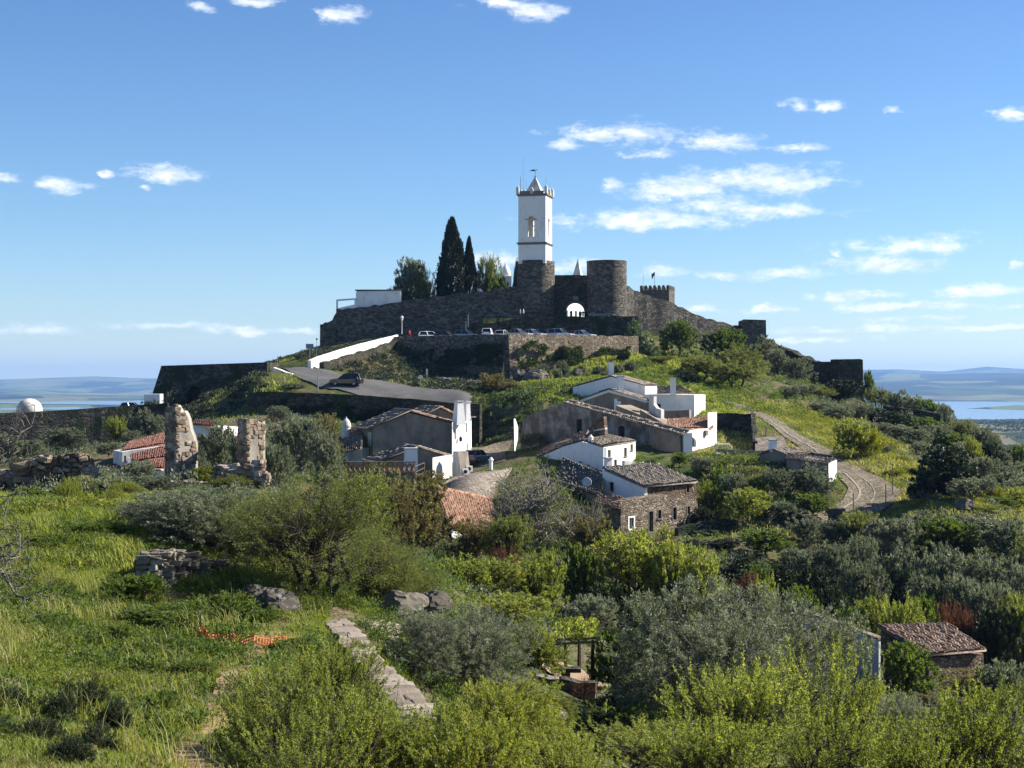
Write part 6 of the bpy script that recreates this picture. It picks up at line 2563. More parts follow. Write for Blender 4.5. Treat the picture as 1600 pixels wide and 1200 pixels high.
# --- many more trees whose labels are told by the nearest landmark
LANDMARKS = [
    (1327, 580, 'the last bastion'), (1482, 735, 'the big black green tree'), (1328, 690, 'the bright domed tree'), (1370, 770, 'the cobbled path bend'),
    (1300, 742, 'the dazzling white shed end'), (1470, 1010, 'the stone hut'), (1490, 975, 'the red shrub above the hut'), (1169, 800, 'the bright almond above the terrace wall'),
    (1350, 905, 'the pale rounded olive'), (1560, 640, 'the blue lake'), (1240, 640, 'the head of the grassy slope'), (1590, 900, 'the right edge of the view'), (1100, 905, 'the bright rounded trees'), (1280, 830, 'the dark terrace wall'),
]
ORD = ['nearest', 'second nearest', 'third nearest', 'fourth nearest', 'fifth nearest', 'sixth nearest', 'seventh nearest', 'eighth nearest', 'ninth nearest', 'tenth nearest', 'eleventh nearest', 'twelfth nearest', 'thirteenth nearest']
LOOK = {'olive': ('olive_tree', 'silvery olive', 'tree'), 'olive_dark': ('olive_tree', 'dull grey olive', 'tree'), 'green': ('bushy_tree', 'mid green bushy tree', 'tree'), 'almond': ('almond_tree', 'bright green tree', 'tree'), 'dark': ('evergreen_tree', 'black green tree', 'tree'),
        'scrub': ('scrub_bush', 'low dark scrub bush', 'shrub'), 'broom': ('broom_bush', 'yellow flowering broom', 'shrub'), 'red': ('reddish_shrub', 'rusty red shrub', 'shrub'), 'fine': ('spreading_tree', 'olive green spreading tree', 'tree'), 'tan': ('tawny_shrub', 'tawny shrub', 'shrub')}
AUTO = [
    # crest of the right slope, outlined against the plain
    ('olive_dark', 1372, 602, 262, 46), ('olive_dark', 1400, 607, 258, 44), ('olive', 1428, 616, 254, 44), ('olive_dark', 1452, 622, 250, 40), ('olive_dark', 1478, 630, 246, 36), ('olive', 1476, 632, 232, 26),
    ('olive_dark', 1503, 656, 238, 46), ('olive_dark', 1532, 668, 232, 50), ('olive_dark', 1562, 682, 226, 52), ('olive_dark', 1592, 694, 220, 54), ('olive', 1545, 676, 218, 34), ('olive_dark', 1618, 712, 214, 50),
    # between the wall and the flowery slope
    ('olive_dark', 1282, 604, 244, 50), ('olive', 1255, 600, 236, 44), ('olive_dark', 1235, 602, 232, 34), ('olive', 1285, 628, 222, 52), ('olive', 1310, 634, 216, 48), ('olive_dark', 1340, 630, 222, 50), ('dark', 1365, 636, 226, 56), ('dark', 1392, 642, 222, 50), ('olive_dark', 1420, 640, 226, 50), ('olive_dark', 1450, 650, 222, 56), ('dark', 1440, 640, 236, 60),
    ('olive', 1378, 660, 204, 50), ('olive', 1406, 662, 202, 52), ('olive_dark', 1434, 668, 200, 54), ('olive', 1462, 664, 206, 56), ('olive_dark', 1492, 676, 204, 56), ('olive', 1520, 690, 200, 56), ('olive_dark', 1552, 706, 196, 56), ('olive', 1582, 718, 192, 58), ('olive_dark', 1610, 730, 188, 60),
    ('dark', 1545, 692, 190, 50), ('almond', 1520, 684, 188, 34), ('olive', 1440, 690, 188, 44), ('olive_dark', 1466, 700, 182, 50), ('olive', 1535, 712, 176, 60), ('olive_dark', 1572, 728, 172, 66), ('olive', 1604, 748, 168, 66),
    ('broom', 1385, 686, 182, 44), ('olive', 1383, 694, 176, 26), ('broom', 1405, 712, 170, 48), ('broom', 1420, 735, 162, 50), ('broom', 1396, 735, 160, 44), ('broom', 1440, 770, 148, 34), ('broom', 1515, 780, 144, 44), ('broom', 1545, 760, 150, 50),
    ('almond', 1590, 762, 152, 60), ('green', 1560, 775, 146, 60), ('almond', 1540, 792, 140, 60), ('tan', 1560, 770, 158, 60),
    # valley below the terraces
    ('olive_dark', 1196, 826, 132, 92), ('olive_dark', 1262, 806, 138, 60), ('olive_dark', 1310, 812, 134, 70), ('olive_dark', 1350, 800, 134, 90), ('olive', 1392, 806, 130, 86), ('olive_dark', 1438, 796, 134, 86), ('olive_dark', 1480, 806, 130, 96), ('olive', 1528, 800, 132, 96), ('olive_dark', 1575, 806, 128, 96), ('olive_dark', 1612, 830, 124, 90),
    ('olive', 1300, 850, 122, 60), ('olive_dark', 1250, 856, 122, 80), ('olive', 1340, 836, 124, 60), ('olive_dark', 1400, 842, 120, 96), ('olive_dark', 1460, 846, 118, 100), ('olive', 1520, 856, 116, 100), ('olive_dark', 1580, 862, 114, 100),
    ('dark', 1270, 880, 114, 70), ('dark', 1410, 880, 112, 80), ('olive_dark', 1450, 890, 108, 90), ('olive', 1500, 900, 106, 80), ('olive', 1545, 905, 104, 90), ('dark', 1555, 950, 98, 90), ('almond', 1598, 935, 98, 70), ('olive', 1600, 880, 108, 80),
    ('dark', 1130, 840, 134, 60), ('dark', 1160, 870, 122, 80), ('dark', 1215, 880, 116, 90), ('green', 1180, 880, 112, 70), ('green', 1245, 910, 104, 60), ('scrub', 1100, 835, 140, 60), ('dark', 1080, 842, 132, 60),
    ('olive', 1350, 874, 110, 74), ('dark', 1301, 912, 102, 74), ('almond', 1360, 936, 98, 74), ('almond', 1412, 938, 96, 70), ('green', 1325, 945, 96, 60), ('red', 1478, 948, 100, 50), ('red', 1512, 956, 99, 40), ('green', 1260, 930, 98, 60), ('green', 1440, 930, 100, 60),
    ('tan', 1520, 1050, 82, 110), ('scrub', 1580, 1040, 80, 120), ('tan', 1460, 1080, 78, 90), ('dark', 1600, 990, 92, 80), ('green', 1420, 1000, 80, 90), ('fine', 1590, 1080, 66, 120),
    ('dark', 1110, 990, 92, 80), ('dark', 1240, 990, 90, 90), ('olive', 1300, 960, 90, 80), ('dark', 1180, 960, 96, 80),
]


def auto_trees():
    groups = {}
    for n_, (k, px, py, Y, w) in enumerate(AUTO):
        if k == 'olive_dark' and n_ % 6 == 0:
            k = 'fine'
        elif k == 'olive_dark' and n_ % 6 == 3:
            k = 'green'
        lm = min(LANDMARKS, key=lambda L_: (L_[0] - px) ** 2 + ((L_[1] - py - 15) * 1.2) ** 2)
        dx, dy = px - lm[0], py + 15 - lm[1]
        if abs(dx) > abs(dy) * 1.0:
            rel = 'to the right of' if dx > 0 else 'to the left of'
        else:
            rel = 'below' if dy > 0 else 'above'
        groups.setdefault((LOOK[k][1], rel, lm[2]), []).append((dx * dx + dy * dy, k, px, py, Y, w))
    for (look, rel, lm), lst in groups.items():
        lst.sort()
        for i, (_, k, px, py, Y, w) in enumerate(lst):
            lab = '%s %s %s' % (look, rel, lm)
            if len(lst) > 1:
                lab = '%s %s %s, %s one' % (look, rel, lm, ORD[i])
            T(k, LOOK[k][0], px, py, Y, w, lab, LOOK[k][2], group='%ss of the right slope and valley' % look)


auto_trees()

# --- close trees at the bottom of the view
NG = 'budding almond trees close below'
T('almond_near', 'almond_tree', 1165, 1040, 30, 260, 'bright budding almond, closest in front of the big silvery olive', group=NG)
T('almond_near', 'almond_tree', 1320, 1018, 34, 220, 'bright budding almond with dark forked trunk left of the hut', group=NG)
T('almond_near', 'almond_tree', 1530, 1080, 30, 260, 'bright budding almond in the lower right corner', group=NG)
T('almond_near', 'almond_tree', 1010, 1130, 27, 260, 'low budding almond at the bottom, right of the yellow one', group=NG)
T('almond_near', 'almond_tree', 1290, 1110, 25, 230, 'low budding almond at the bottom between the two taller ones', group=NG)
T('almond_near', 'almond_tree', 1430, 1130, 26, 220, 'low budding almond at the bottom, second from the right corner', group=NG)
T('yellow_near', 'almond_tree', 780, 1060, 25, 230, 'yellow glowing almond at the bottom right of the flagstone wall', group=NG, hmax=3.6)
T('yellow_near', 'almond_tree', 850, 1120, 24, 150, 'small yellow almond right of the glowing one', group=NG, hmax=3.0)
T('almond_near', 'almond_tree', 520, 1010, 25, 180, 'budding almond left of the flagstone wall', group=NG, hmax=3.0)
T('almond_near', 'almond_tree', 430, 1050, 20.5, 200, 'budding almond overhanging the earth path at the bottom', group=NG, hmax=2.8)
T('almond_near', 'almond_tree', 560, 1080, 19.5, 240, 'budding almond low in the middle bottom, left of the flagstones', group=NG, hmax=2.8)
T('almond_near', 'almond_tree', 660, 1112, 20, 220, 'budding almond hiding the near end of the flagstone wall', group=NG, hmax=2.8)
T('almond_near', 'almond_tree', 480, 1130, 17.5, 240, 'budding almond at the very bottom beside the earth path', group=NG, hmax=2.6)
T('yellow_near', 'almond_tree', 745, 1110, 19, 260, 'yellow green almond at the very bottom below the glowing one', group=NG, hmax=2.8)
T('almond_near', 'almond_tree', 900, 1150, 20, 200, 'budding almond at the very bottom, right of the small yellow one', group=NG, hmax=3)
T('almond_near', 'almond_tree', 1120, 1120, 22, 230, 'budding almond at the very bottom under the big silvery olive', group=NG, hmax=4)
T('olive_near', 'olive_tree', 1065, 905, 55, 260, 'big silvery olive in the lower middle, its left half', group='big silvery olives')
T('olive_near', 'olive_tree', 1205, 920, 53, 270, 'big silvery olive in the lower middle, its right half', group='big silvery olives')
T('olive_near', 'olive_tree', 1130, 960, 47, 260, 'silvery olive in front of the two big ones', group='big silvery olives')
T('olive_near', 'olive_tree', 660, 950, 40, 150, 'silvery olive right of the flagstone wall, left stem', group='olives by the flagstone wall')
T('olive_near', 'olive_tree', 745, 945, 41, 180, 'silvery olive right of the flagstone wall, right stem', group='olives by the flagstone wall')
T('olive_near', 'olive_tree', 1420, 1080, 42, 130, 'silvery olive rising between the bottom almonds')
T('olive_near', 'olive_tree', 1590, 1110, 40, 100, 'silvery olive at the right edge above the corner almond')
T('fine_near', 'fine_leaved_tree', 492, 730, 45, 330, 'fine leaved tree leaning over the path, with forked dark trunk', var=0)
T('dusk_near', 'dark_bush', 275, 775, 51, 170, 'dense dusky bush left of the largest one behind the dry stone wall', 'shrub', hmax=4.5)
T('dusk_near', 'dark_bush', 335, 758, 49, 290, 'largest dense dusky bush behind the dry stone wall', 'shrub', hmax=4.5)
T('fine_near', 'fine_leaved_tree', 420, 790, 52, 170, 'dull bush between the dusky bush and the leaning tree', 'tree', var=1)
T('fine_near', 'fine_leaved_tree', 400, 772, 49, 170, 'loose grey green bush left against the leaning tree', 'tree', var=0)
T('fine_near', 'fine_leaved_tree', 585, 812, 50, 150, 'loose grey green tree right against the leaning tree', 'tree', var=0)
T('fine_near', 'fine_leaved_tree', 640, 870, 56, 140, 'twiggy tree right of the leaning tree', 'tree', var=1)
T('green', 'leafy_tree', 575, 900, 52, 90, 'leafy undergrowth tree behind the far end of the flagstone wall')
T('almond', 'almond_tree', 838, 978, 58, 90, 'almond tree left in front of the pergola', group=MID)
T('green', 'leafy_tree', 960, 985, 60, 80, 'leafy tree right in front of the pergola', group=MID)
T('olive', 'olive_tree', 930, 930, 76, 90, 'grey olive just behind the pergola', group=MID)
T('redtwig_near', 'redtwig_shrub', 915, 1062, 56, 50, 'red twigged shrub below the pergola', 'shrub', hmax=2.2)
T('dark', 'understory_bush', 990, 1060, 58, 110, 'dark bush right of the pergola under the big olive', 'shrub', hmax=4)
T('fine', 'understory_bush', 870, 1080, 50, 90, 'dull bush below the pergola terrace', 'shrub', hmax=3)
T('dark', 'understory_bush', 940, 1110, 46, 100, 'dark bush between pergola and bottom almonds', 'shrub', hmax=3)
for i, (px, py, Y, w, lab) in enumerate([
        (130, 1066, 26, 76, 'dark bristly shrub, the topmost of those at the lower left'), (95, 1085, 25, 66, 'dark bristly shrub left of the topmost one'), (180, 1092, 25, 60, 'dark bristly shrub nearest the earth path'),
        (12, 1085, 25, 70, 'dark bristly shrub at the left edge'), (150, 1130, 23, 84, 'dark bristly shrub at the bottom left, right one of the row'), (60, 1140, 22.5, 80, 'dark bristly shrub at the bottom left, middle of the row'), (-5, 1150, 22, 80, 'dark bristly shrub in the bottom left corner'), (110, 1180, 21, 70, 'dark bristly shrub lowest of all at the bottom left')]):
    T('lowshrub_near', 'bristly_shrub', px, py, Y, w, lab, 'shrub', group='dark bristly shrubs on the near slope', hmin=0.35, hmax=0.75)
for i, (px, py, Y, w, lab) in enumerate([
        (262, 950, 39, 150, 'leafy green plant left of the dry stone wall foot'), (335, 935, 41, 150, 'leafy green plant at the foot of the dry stone wall'), (205, 900, 42, 120, 'leafy green plant on the slope left of the dry stone wall'),
        (90, 915, 41, 70, 'leafy green plant high on the left slope'), (250, 1000, 34.5, 130, 'leafy green plant left of the orange netting'), (400, 950, 41, 80, 'leafy green plant beside the boulder'), (455, 1000, 36, 80, 'leafy green plant right of the orange netting'), (240, 870, 47, 70, 'leafy green plant above the dry stone wall end'), (560, 1010, 36.5, 50, 'leafy plant on the right side of the flagstones'), (60, 850, 46, 90, 'leafy green plant on the upper left slope near the dead branches'), (150, 850, 48, 80, 'leafy green plant on the upper slope, centre'), (180, 975, 36, 70, 'leafy green plant on the open middle of the slope'), (60, 975, 35, 80, 'leafy green plant on the middle slope at far left'), (300, 1055, 30, 70, 'leafy green plant beside the earth path'), (250, 1100, 27, 60, 'leafy green plant on the lower slope near the path bottom'), (20, 930, 38, 70, 'leafy green plant under the lower dead branches')]):
    T('greenshrub_near', 'leafy_plant', px, py, Y, w, lab, 'plant', group='leafy plants on the near slope', hmin=0.32, hmax=1.3)
T('yellowshrub_near', 'yellow_shrub', 560, 1000, 37, 46, 'yellow green weed on the right edge of the flagstones', 'plant', hmax=0.9)
print('TREE-HEIGHT', _dbg)


# ------------------------------------------------------------------ grass and ground cover
def blades(name, n, xr, yr, keep, hgt, wid, mat, seed, clump=0.0, hn=None, z0=0.0):
    """real blades standing on the ground, each bent, as one mass"""
    rng = rngf(seed)
    # area uniform in the view wedge
    Y = np.sqrt(rng.uniform(yr[0] ** 2, yr[1] ** 2, n * 2))
    px = rng.uniform(xr[0], xr[1], n * 2)
    X = (px - 800) / F * Y
    k = keep(px, Y, X)
    m = rng.random(len(X)) < k
    X, Y = X[m][:n], Y[m][:n]
    n = len(X)
    Z = H(X, Y)
    nz = fbm(X, Y, 0.8, 3, seed)
    nz2 = fbm(X, Y, 0.16, 3, seed + 3)
    h_ = hgt * np.clip(1.0 + 1.5 * nz + 0.9 * nz2, 0.3, 2.4) * rng.uniform(0.55, 1.3, n)
    a = rng.random(n) * 2 * np.pi
    d = np.stack([np.cos(a), np.sin(a)], 1)
    lean = rng.uniform(0.1, 1.3, n) * h_
    w = wid * rng.uniform(0.6, 1.3, n)
    s = np.stack([-d[:, 1], d[:, 0]], 1)
    b = np.stack([X, Y], 1)
    sw = (s * w[:, None] / 2)
    mid = b + d * (lean * 0.35)[:, None]
    tip = b + d * lean[:, None]
    v = np.zeros((n, 5, 3))
    v[:, 0, :2], v[:, 0, 2] = b - sw, Z - 0.04
    v[:, 1, :2], v[:, 1, 2] = b + sw, Z - 0.04
    v[:, 2, :2], v[:, 2, 2] = mid + sw * 0.8, Z + h_ * 0.6
    v[:, 3, :2], v[:, 3, 2] = mid - sw * 0.8, Z + h_ * 0.6
    v[:, 4, :2], v[:, 4, 2] = tip, Z + h_ * 0.92
    i0 = np.arange(n) * 5
    tri = np.concatenate([np.stack([i0, i0 + 1, i0 + 2], 1), np.stack([i0, i0 + 2, i0 + 3], 1), np.stack([i0 + 3, i0 + 2, i0 + 4], 1)])
    lv = np.clip(0.45 + 0.9 * nz2 + 0.5 * nz + rng.normal(0, 0.14, n), 0, 1)
    me = mesh_np(name, v.reshape(-1, 3), tri, mat, False, {'lv': np.repeat(lv, 5)})
    o = link(name, me)
    return tag(o, kind='stuff')


def near_keep(px, Y, X):
    # left slope, thinner on the earth path and under the flagstones
    fl_px = np.interp(Y, [26, 31, 36, 42], [648, 600, 560, 522])
    k = np.where((Y > 24) & (Y < 44) & (px > fl_px - 8) & (px < fl_px + 60), 0.0, 1.0)
    path = np.interp(Y, [20, 24, 27, 31, 34, 38], [330, 312, 335, 372, 395, 430])
    on = np.exp(-((px - path) / np.interp(Y, [20, 26, 34], [75, 45, 45])) ** 2)
    return k * (1 - 0.8 * on)


g1 = blades('grass', 140000, (-200, 640), (18, 47), near_keep, 0.115, 0.016, M['grass'], 1)
tag(g1, 'fresh green grass covering the near left slope', 'grass')
g2 = blades('grass', 60000, (-60, 470), (44, 74), lambda px, Y, X: np.ones_like(px), 0.24, 0.026, M['grass'], 2)
tag(g2, 'long bright grass on the crest of the left slope', 'grass')
g3 = blades('grass', 45000, (-60, 560), (18, 46), near_keep, 0.14, 0.012, M['grass_dry'], 3)
tag(g3, 'pale seeding grass among the green on the near slope', 'grass')


g7 = blades('grass', 22000, (-100, 560), (19, 60), lambda px, Y, X: near_keep(px, Y, X) * np.clip(6 * fbm(X, Y, 0.9, 3, 55) - 0.6, 0, 1), 0.34, 0.014, M['grass_dry'], 8)
tag(g7, 'tall pale grass tufts standing above the near slope', 'grass')
PATHS = [[(1130, 217), (1165, 209), (1200, 198), (1235, 185), (1270, 174), (1305, 165), (1340, 158), (1368, 152.5), (1352, 147.5), (1315, 144.5), (1285, 143)], [(755, 190), (690, 201), (640, 206.5), (590, 212.5), (545, 218.5), (500, 225), (460, 230.5), (425, 237)]]


def path_dist(X, Y, k):
    best = np.full(np.shape(X), 1e9)
    w = [((a - 800) / F * b, b) for a, b in PATHS[k]]
    for (x0, y0), (x1, y1) in zip(w[:-1], w[1:]):
        dx, dy = x1 - x0, y1 - y0
        t = np.clip(((X - x0) * dx + (Y - y0) * dy) / (dx * dx + dy * dy), 0, 1)
        best = np.minimum(best, np.hypot(X - x0 - t * dx, Y - y0 - t * dy))
    return best


def slope_keep(px, Y, X):
    left = np.interp(Y, [140, 150, 163, 176, 198, 215], [1300, 1300, 1320, 1290, 1230, 1150])
    return np.where(px > left, 1.0, 0.35) * np.where(path_dist(X, Y, 0) < np.where(Y < 163, 2.5, 1.4), 0, 1)


g4 = blades('grass', 110000, (1090, 1640), (138, 222), slope_keep, 0.30, 0.075, M['grass_dry'], 4)
tag(g4, 'yellow green grass on the slope beside the cobbled path', 'grass')
g5 = blades('grass', 60000, (800, 1160), (196, 262), lambda px, Y, X: np.where(inside(CARPARK, X, Y), 0.0, 1.0), 0.3, 0.14, M['grass'], 5)
tag(g5, 'rough grass on the banks below the castle', 'grass')


g6 = blades('grass', 16000, (225, 810), (198, 262), lambda px, Y, X: np.where(inside(CARPARK, X, Y) | (path_dist(X, Y, 1) < 6.3) | ((px > 470) & (px < 640) & (Y < 219)), 0.0, 1.0), 0.28, 0.11, M['grass'], 6)
tag(g6, 'dull rough grass on the bank left of the car park', 'grass')


def cover(name, n_shrub, xr, yr, keep, size, per, L, W, mat, seed, label):
    """dense low ground cover nobody could count"""
    rng = rngf(seed)
    Y = np.sqrt(rng.uniform(yr[0] ** 2, yr[1] ** 2, n_shrub * 3))
    px = rng.uniform(xr[0], xr[1], n_shrub * 3)
    X = (px - 800) / F * Y
    m = rng.random(len(X)) < keep(px, Y, X)
    X, Y = X[m][:n_shrub], Y[m][:n_shrub]
    n = len(X)
    Z = H(X, Y)
    sc_ = size * rng.uniform(0.5, 1.4, n)
    k = 14
    v = rng.normal(0, 1, (n, k, 3))
    v /= np.linalg.norm(v, axis=2)[..., None]
    v[..., 2] = np.abs(v[..., 2])
    cen = np.stack([X, Y, Z], 1)[:, None] + v * (sc_[:, None, None] * np.array([1.2, 1.2, 0.9])) * rng.uniform(0.6, 1.0, (n, k, 1))
    dirs = v + np.array([0, 0, 0.5])
    dirs /= np.linalg.norm(dirs, axis=2)[..., None]
    lvb = np.clip(0.42 + rng.normal(0, 0.16, (n, 1)) + rng.normal(0, 0.12, (n, k)), 0, 1)
    V, Fq, lv = leaf_cloud(rng, cen.reshape(-1, 3), dirs.reshape(-1, 3), np.full(n * k, size * 0.35), per, L, W, size * 0.35, lvb.ravel())
    o = link(name, mesh_np(name, V, Fq, mat, False, {'lv': lv}))
    return tag(o, label, 'undergrowth', None, 'stuff')


def no_house(px, Y, X):
    off = np.where(path_dist(X, Y, 0) < 2.6, 0.0, 1.0)
    return off * _no_house(px, Y, X)


def _no_house(px, Y, X):
    bad = ((px > 500) & (px < 1110) & (Y > 132) & (Y < 206)) | ((px > 1110) & (px < 1320) & (Y > 146) & (Y < 172)) | ((px > 1290) & (px < 1420) & (Y > 142) & (Y < 166))
    bad |= (px > 1355) & (px < 1560) & (Y > 76) & (Y < 96)
    return np.where(bad, 0.0, 1.0)


cover('undergrowth', 2600, (-60, 640), (19, 62), lambda px, Y, X: near_keep(px, Y, X) * np.clip(0.5 + 2.2 * fbm(X, Y, 0.3, 3, 77), 0, 1), 0.11, 5, 0.052, 0.030, M['grass'], 41, 'broad leaved weeds spread through the grass of the near slope')
cover('undergrowth', 700, (-60, 470), (44, 76), lambda px, Y, X: np.clip(0.4 + 2.5 * fbm(X, Y, 0.22, 3, 78), 0, 1), 0.24, 6, 0.08, 0.05, M['leaf_yellow'], 42, 'yellow green weeds on the crest of the left slope')
cover('undergrowth', 1300, (-120, 560), (19, 60), lambda px, Y, X: near_keep(px, Y, X) * np.clip(0.1 + 3.4 * fbm(X, Y, 0.35, 3, 91), 0, 1), 0.27, 8, 0.075, 0.035, M['leaf_green'], 44, 'taller leafy weeds in patches over the near slope')
cover('undergrowth', 420, (-60, 560), (19, 60), lambda px, Y, X: near_keep(px, Y, X) * np.clip(3.2 * fbm(X, Y, 0.3, 3, 97), 0, 1), 0.16, 6, 0.06, 0.02, M['leaf_tan'], 45, 'dry tawny stalks in patches over the near slope')
cover('undergrowth', 380, (500, 800), (25, 58), lambda px, Y, X: np.where(px > np.interp(Y, [26, 31, 36, 42, 58], [690, 640, 600, 560, 540]), 1, 0), 0.42, 12, 0.075, 0.035, M['leaf_green'], 43, 'green weeds and brambles right of the flagstone wall')
cover('undergrowth', 1150, (560, 1860), (50, 132), lambda px, Y, X: no_house(px, Y, X) * np.where((px < 960) & (px > 820) & (Y < 72) & (Y > 52), 0, 1), 0.75, 11, 0.17, 0.07, M['leaf_green'], 21, 'mixed green undergrowth filling the valley below the village')
cover('undergrowth', 560, (560, 1860), (60, 140), no_house, 0.9, 11, 0.17, 0.07, M['leaf_olive_dark'], 22, 'dull grey green scrub filling the valley')
cover('undergrowth', 700, (1225, 1860), (140, 262), lambda px, Y, X: no_house(px, Y, X) * np.where(px > np.interp(Y, [140, 165, 198, 225, 260], [1420, 1440, 1370, 1270, 1210]), 1, 0), 0.9, 11, 0.22, 0.09, M['leaf_olive_dark'], 23, 'dull scrub between the olives of the right slope')
cover('undergrowth', 260, (1150, 1560), (146, 216), lambda px, Y, X: no_house(px, Y, X) * np.where((px > np.interp(Y, [146, 165, 176, 198, 215], [1425, 1335, 1302, 1235, 1165])) & (px < np.interp(Y, [146, 165, 198, 215], [1500, 1460, 1380, 1290])), 1, 0), 0.62, 11, 0.17, 0.05, M['leaf_broom'], 24, 'yellow flowering broom spread over the slope beside the path')
cover('undergrowth', 420, (-80, 560), (72, 196), lambda px, Y, X: np.where((px > 500) & (Y > 140), 0, 1) * np.where((px > 140) & (px < 280) & (Y > 128) & (Y < 168), 0, 1), 0.8, 11, 0.20, 0.08, M['leaf_olive_dark'], 25, 'dark scrub in the dip under the rampart')
cover('undergrowth', 330, (990, 1290), (205, 275), lambda px, Y, X: np.where(inside(CARPARK, X, Y) | (Y > 262) & (px < 1000), 0, 1) * np.where((px < 1090) & (Y < 208), 0, 1), 0.75, 11, 0.22, 0.09, M['leaf_green'], 26, 'green scrub on the bank under the castle wall')
cover('undergrowth', 1250, (225, 800), (206, 262), lambda px, Y, X: np.where(inside(CARPARK, X, Y) | (path_dist(X, Y, 1) < 6.4) | ((px > 415) & (px < 545) & (Y < 228)), 0.0, 1), 0.6, 11, 0.22, 0.09, M['leaf_dark'], 27, 'scrub coloured dark as if shaded on the bank under the car park')  # dense dark leaf colour stands in for shade on this sunlit bank
cover('undergrowth', 330, (660, 1120), (138, 150), lambda px, Y, X: np.where((px > 920) & (Y > 135), 0, 1) * np.where((px > 670) & (px < 790) & (Y > 136), 0, 1), 0.8, 11, 0.18, 0.07, M['leaf_green'], 28, 'green garden growth at the edge of the village')


def village_keep(px, Y, X):
    st = (px > 738) & (px < 815) & (Y > 168) & (Y < 194)
    return np.where(st, 0.0, 1.0)


cover('undergrowth', 900, (500, 1130), (132, 200), village_keep, 0.34, 6, 0.16, 0.08, M['leaf_green'], 51, 'weeds and small shrubs growing between the village houses')
cover('undergrowth', 230, (735, 905), (188, 207), lambda px, Y, X: np.ones_like(px), 0.6, 11, 0.2, 0.09, M['leaf_ivy'], 52, 'bushy green bank between the street and the lane wall')
cover('undergrowth', 260, (1110, 1310), (143, 172), lambda px, Y, X: np.where(path_dist(X, Y, 0) < 2.6, 0, 1), 0.5, 9, 0.17, 0.08, M['leaf_green'], 53, 'green garden plants around the sheds right of the village')


def wall_ivy(name, p0, p1, z0f, z1f, n, L, W, mat, seed, label, hang=True, dep=0.25):
    """leaves clinging to a wall face between plan points, as one mass"""
    rng = rngf(seed)
    a, b = np.array(p0, float), np.array(p1, float)
    d = b - a
    Ln = np.linalg.norm(d)
    d /= Ln
    nn = np.array([d[1], -d[0]])
    u = rng.random(n * 3)
    v = rng.random(n * 3)
    nz = fbm(u * Ln * 0.28, v * 2.2, 1.0, 4, seed)
    keep = nz > (v - 0.5) * 0.55 - 0.02
    u, v = u[keep][:n], v[keep][:n]
    n = len(u)
    z0 = z0f(u)
    z1 = z1f(u)
    z = z0 + (z1 - z0) * v
    off = rng.uniform(0.05, dep, n) + 0.06 * (np.maximum(z1 - z, 0))
    pos = np.stack([a[0] + d[0] * u * Ln + nn[0] * off, a[1] + d[1] * u * Ln + nn[1] * off, z], 1)
    dirs = np.tile(np.array([nn[0] * 0.8, nn[1] * 0.8, -0.6]), (n, 1))
    V, Fq, lv = leaf_cloud(rng, pos, dirs, np.full(n, 0.12), 4, L, W, 0.22, np.clip(0.42 + rng.normal(0, 0.2, n), 0, 1))
    o = link(name, mesh_np(name, V, Fq, mat, False, {'lv': lv}))
    return tag(o, label, 'ivy', None, 'stuff')


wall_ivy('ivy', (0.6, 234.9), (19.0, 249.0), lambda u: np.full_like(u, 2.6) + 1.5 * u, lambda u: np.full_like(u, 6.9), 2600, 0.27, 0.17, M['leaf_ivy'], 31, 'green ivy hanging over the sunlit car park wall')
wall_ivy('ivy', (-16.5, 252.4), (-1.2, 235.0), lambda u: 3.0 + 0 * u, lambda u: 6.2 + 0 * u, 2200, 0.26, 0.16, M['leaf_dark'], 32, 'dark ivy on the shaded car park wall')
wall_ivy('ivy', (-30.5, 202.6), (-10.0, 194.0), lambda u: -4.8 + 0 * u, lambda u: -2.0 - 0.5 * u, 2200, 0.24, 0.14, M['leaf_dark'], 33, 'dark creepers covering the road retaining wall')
wall_ivy('ivy', (-2.5, 207.4), (7.0, 207.2), lambda u: -4.6 + 0 * u, lambda u: -0.7 + 0 * u, 2200, 0.24, 0.14, M['leaf_ivy'], 34, 'green creepers on the lane wall left of the white gable', dep=0.5)
# ================================================================== near stonework
def stone_mesh(name, seed, mat, sub=1, rough=0.22):
    """one irregular stone of unit size"""
    bm = bmesh.new()
    bmesh.ops.create_cube(bm, size=1.0)
    bmesh.ops.bevel(bm, geom=bm.edges[:], offset=0.14, segments=1, affect='EDGES')
    rng = random.Random(seed)
    for v in bm.verts:
        d = v.co.normalized()
        v.co += d * rng.uniform(-rough, rough * 0.5)
    me = bpy.data.meshes.new(name)
    bm.to_mesh(me)
    bm.free()
    me.materials.append(mat)
    return me


def mat_rock(name, c0, c1, c2, lichen=None, sc_=3.0):
    t = NT(name)
    p = t.pos()
    oi = t.n('ShaderNodeObjectInfo')
    n = t.noise(p, sc_, 6, 0.65)
    f = t.math('ADD', t.math('MULTIPLY', n, 0.6), t.math('MULTIPLY', oi.outputs['Random'], 0.4))
    c = t.ramp(f, [(0.25, c0), (0.5, c1), (0.75, c2)])
    if lichen:
        m = t.noise(p, sc_ * 0.8, 5, 0.7)
        c = t.mix(t.mrange(m, 0.55, 0.62), c, lichen)
    n2 = t.noise(p, sc_ * 5, 4, 0.65)
    return t.bsdf(c, 0.93, t.bump(t.math('ADD', n, t.math('MULTIPLY', n2, 0.4)), 0.8, 0.06), 0.12)


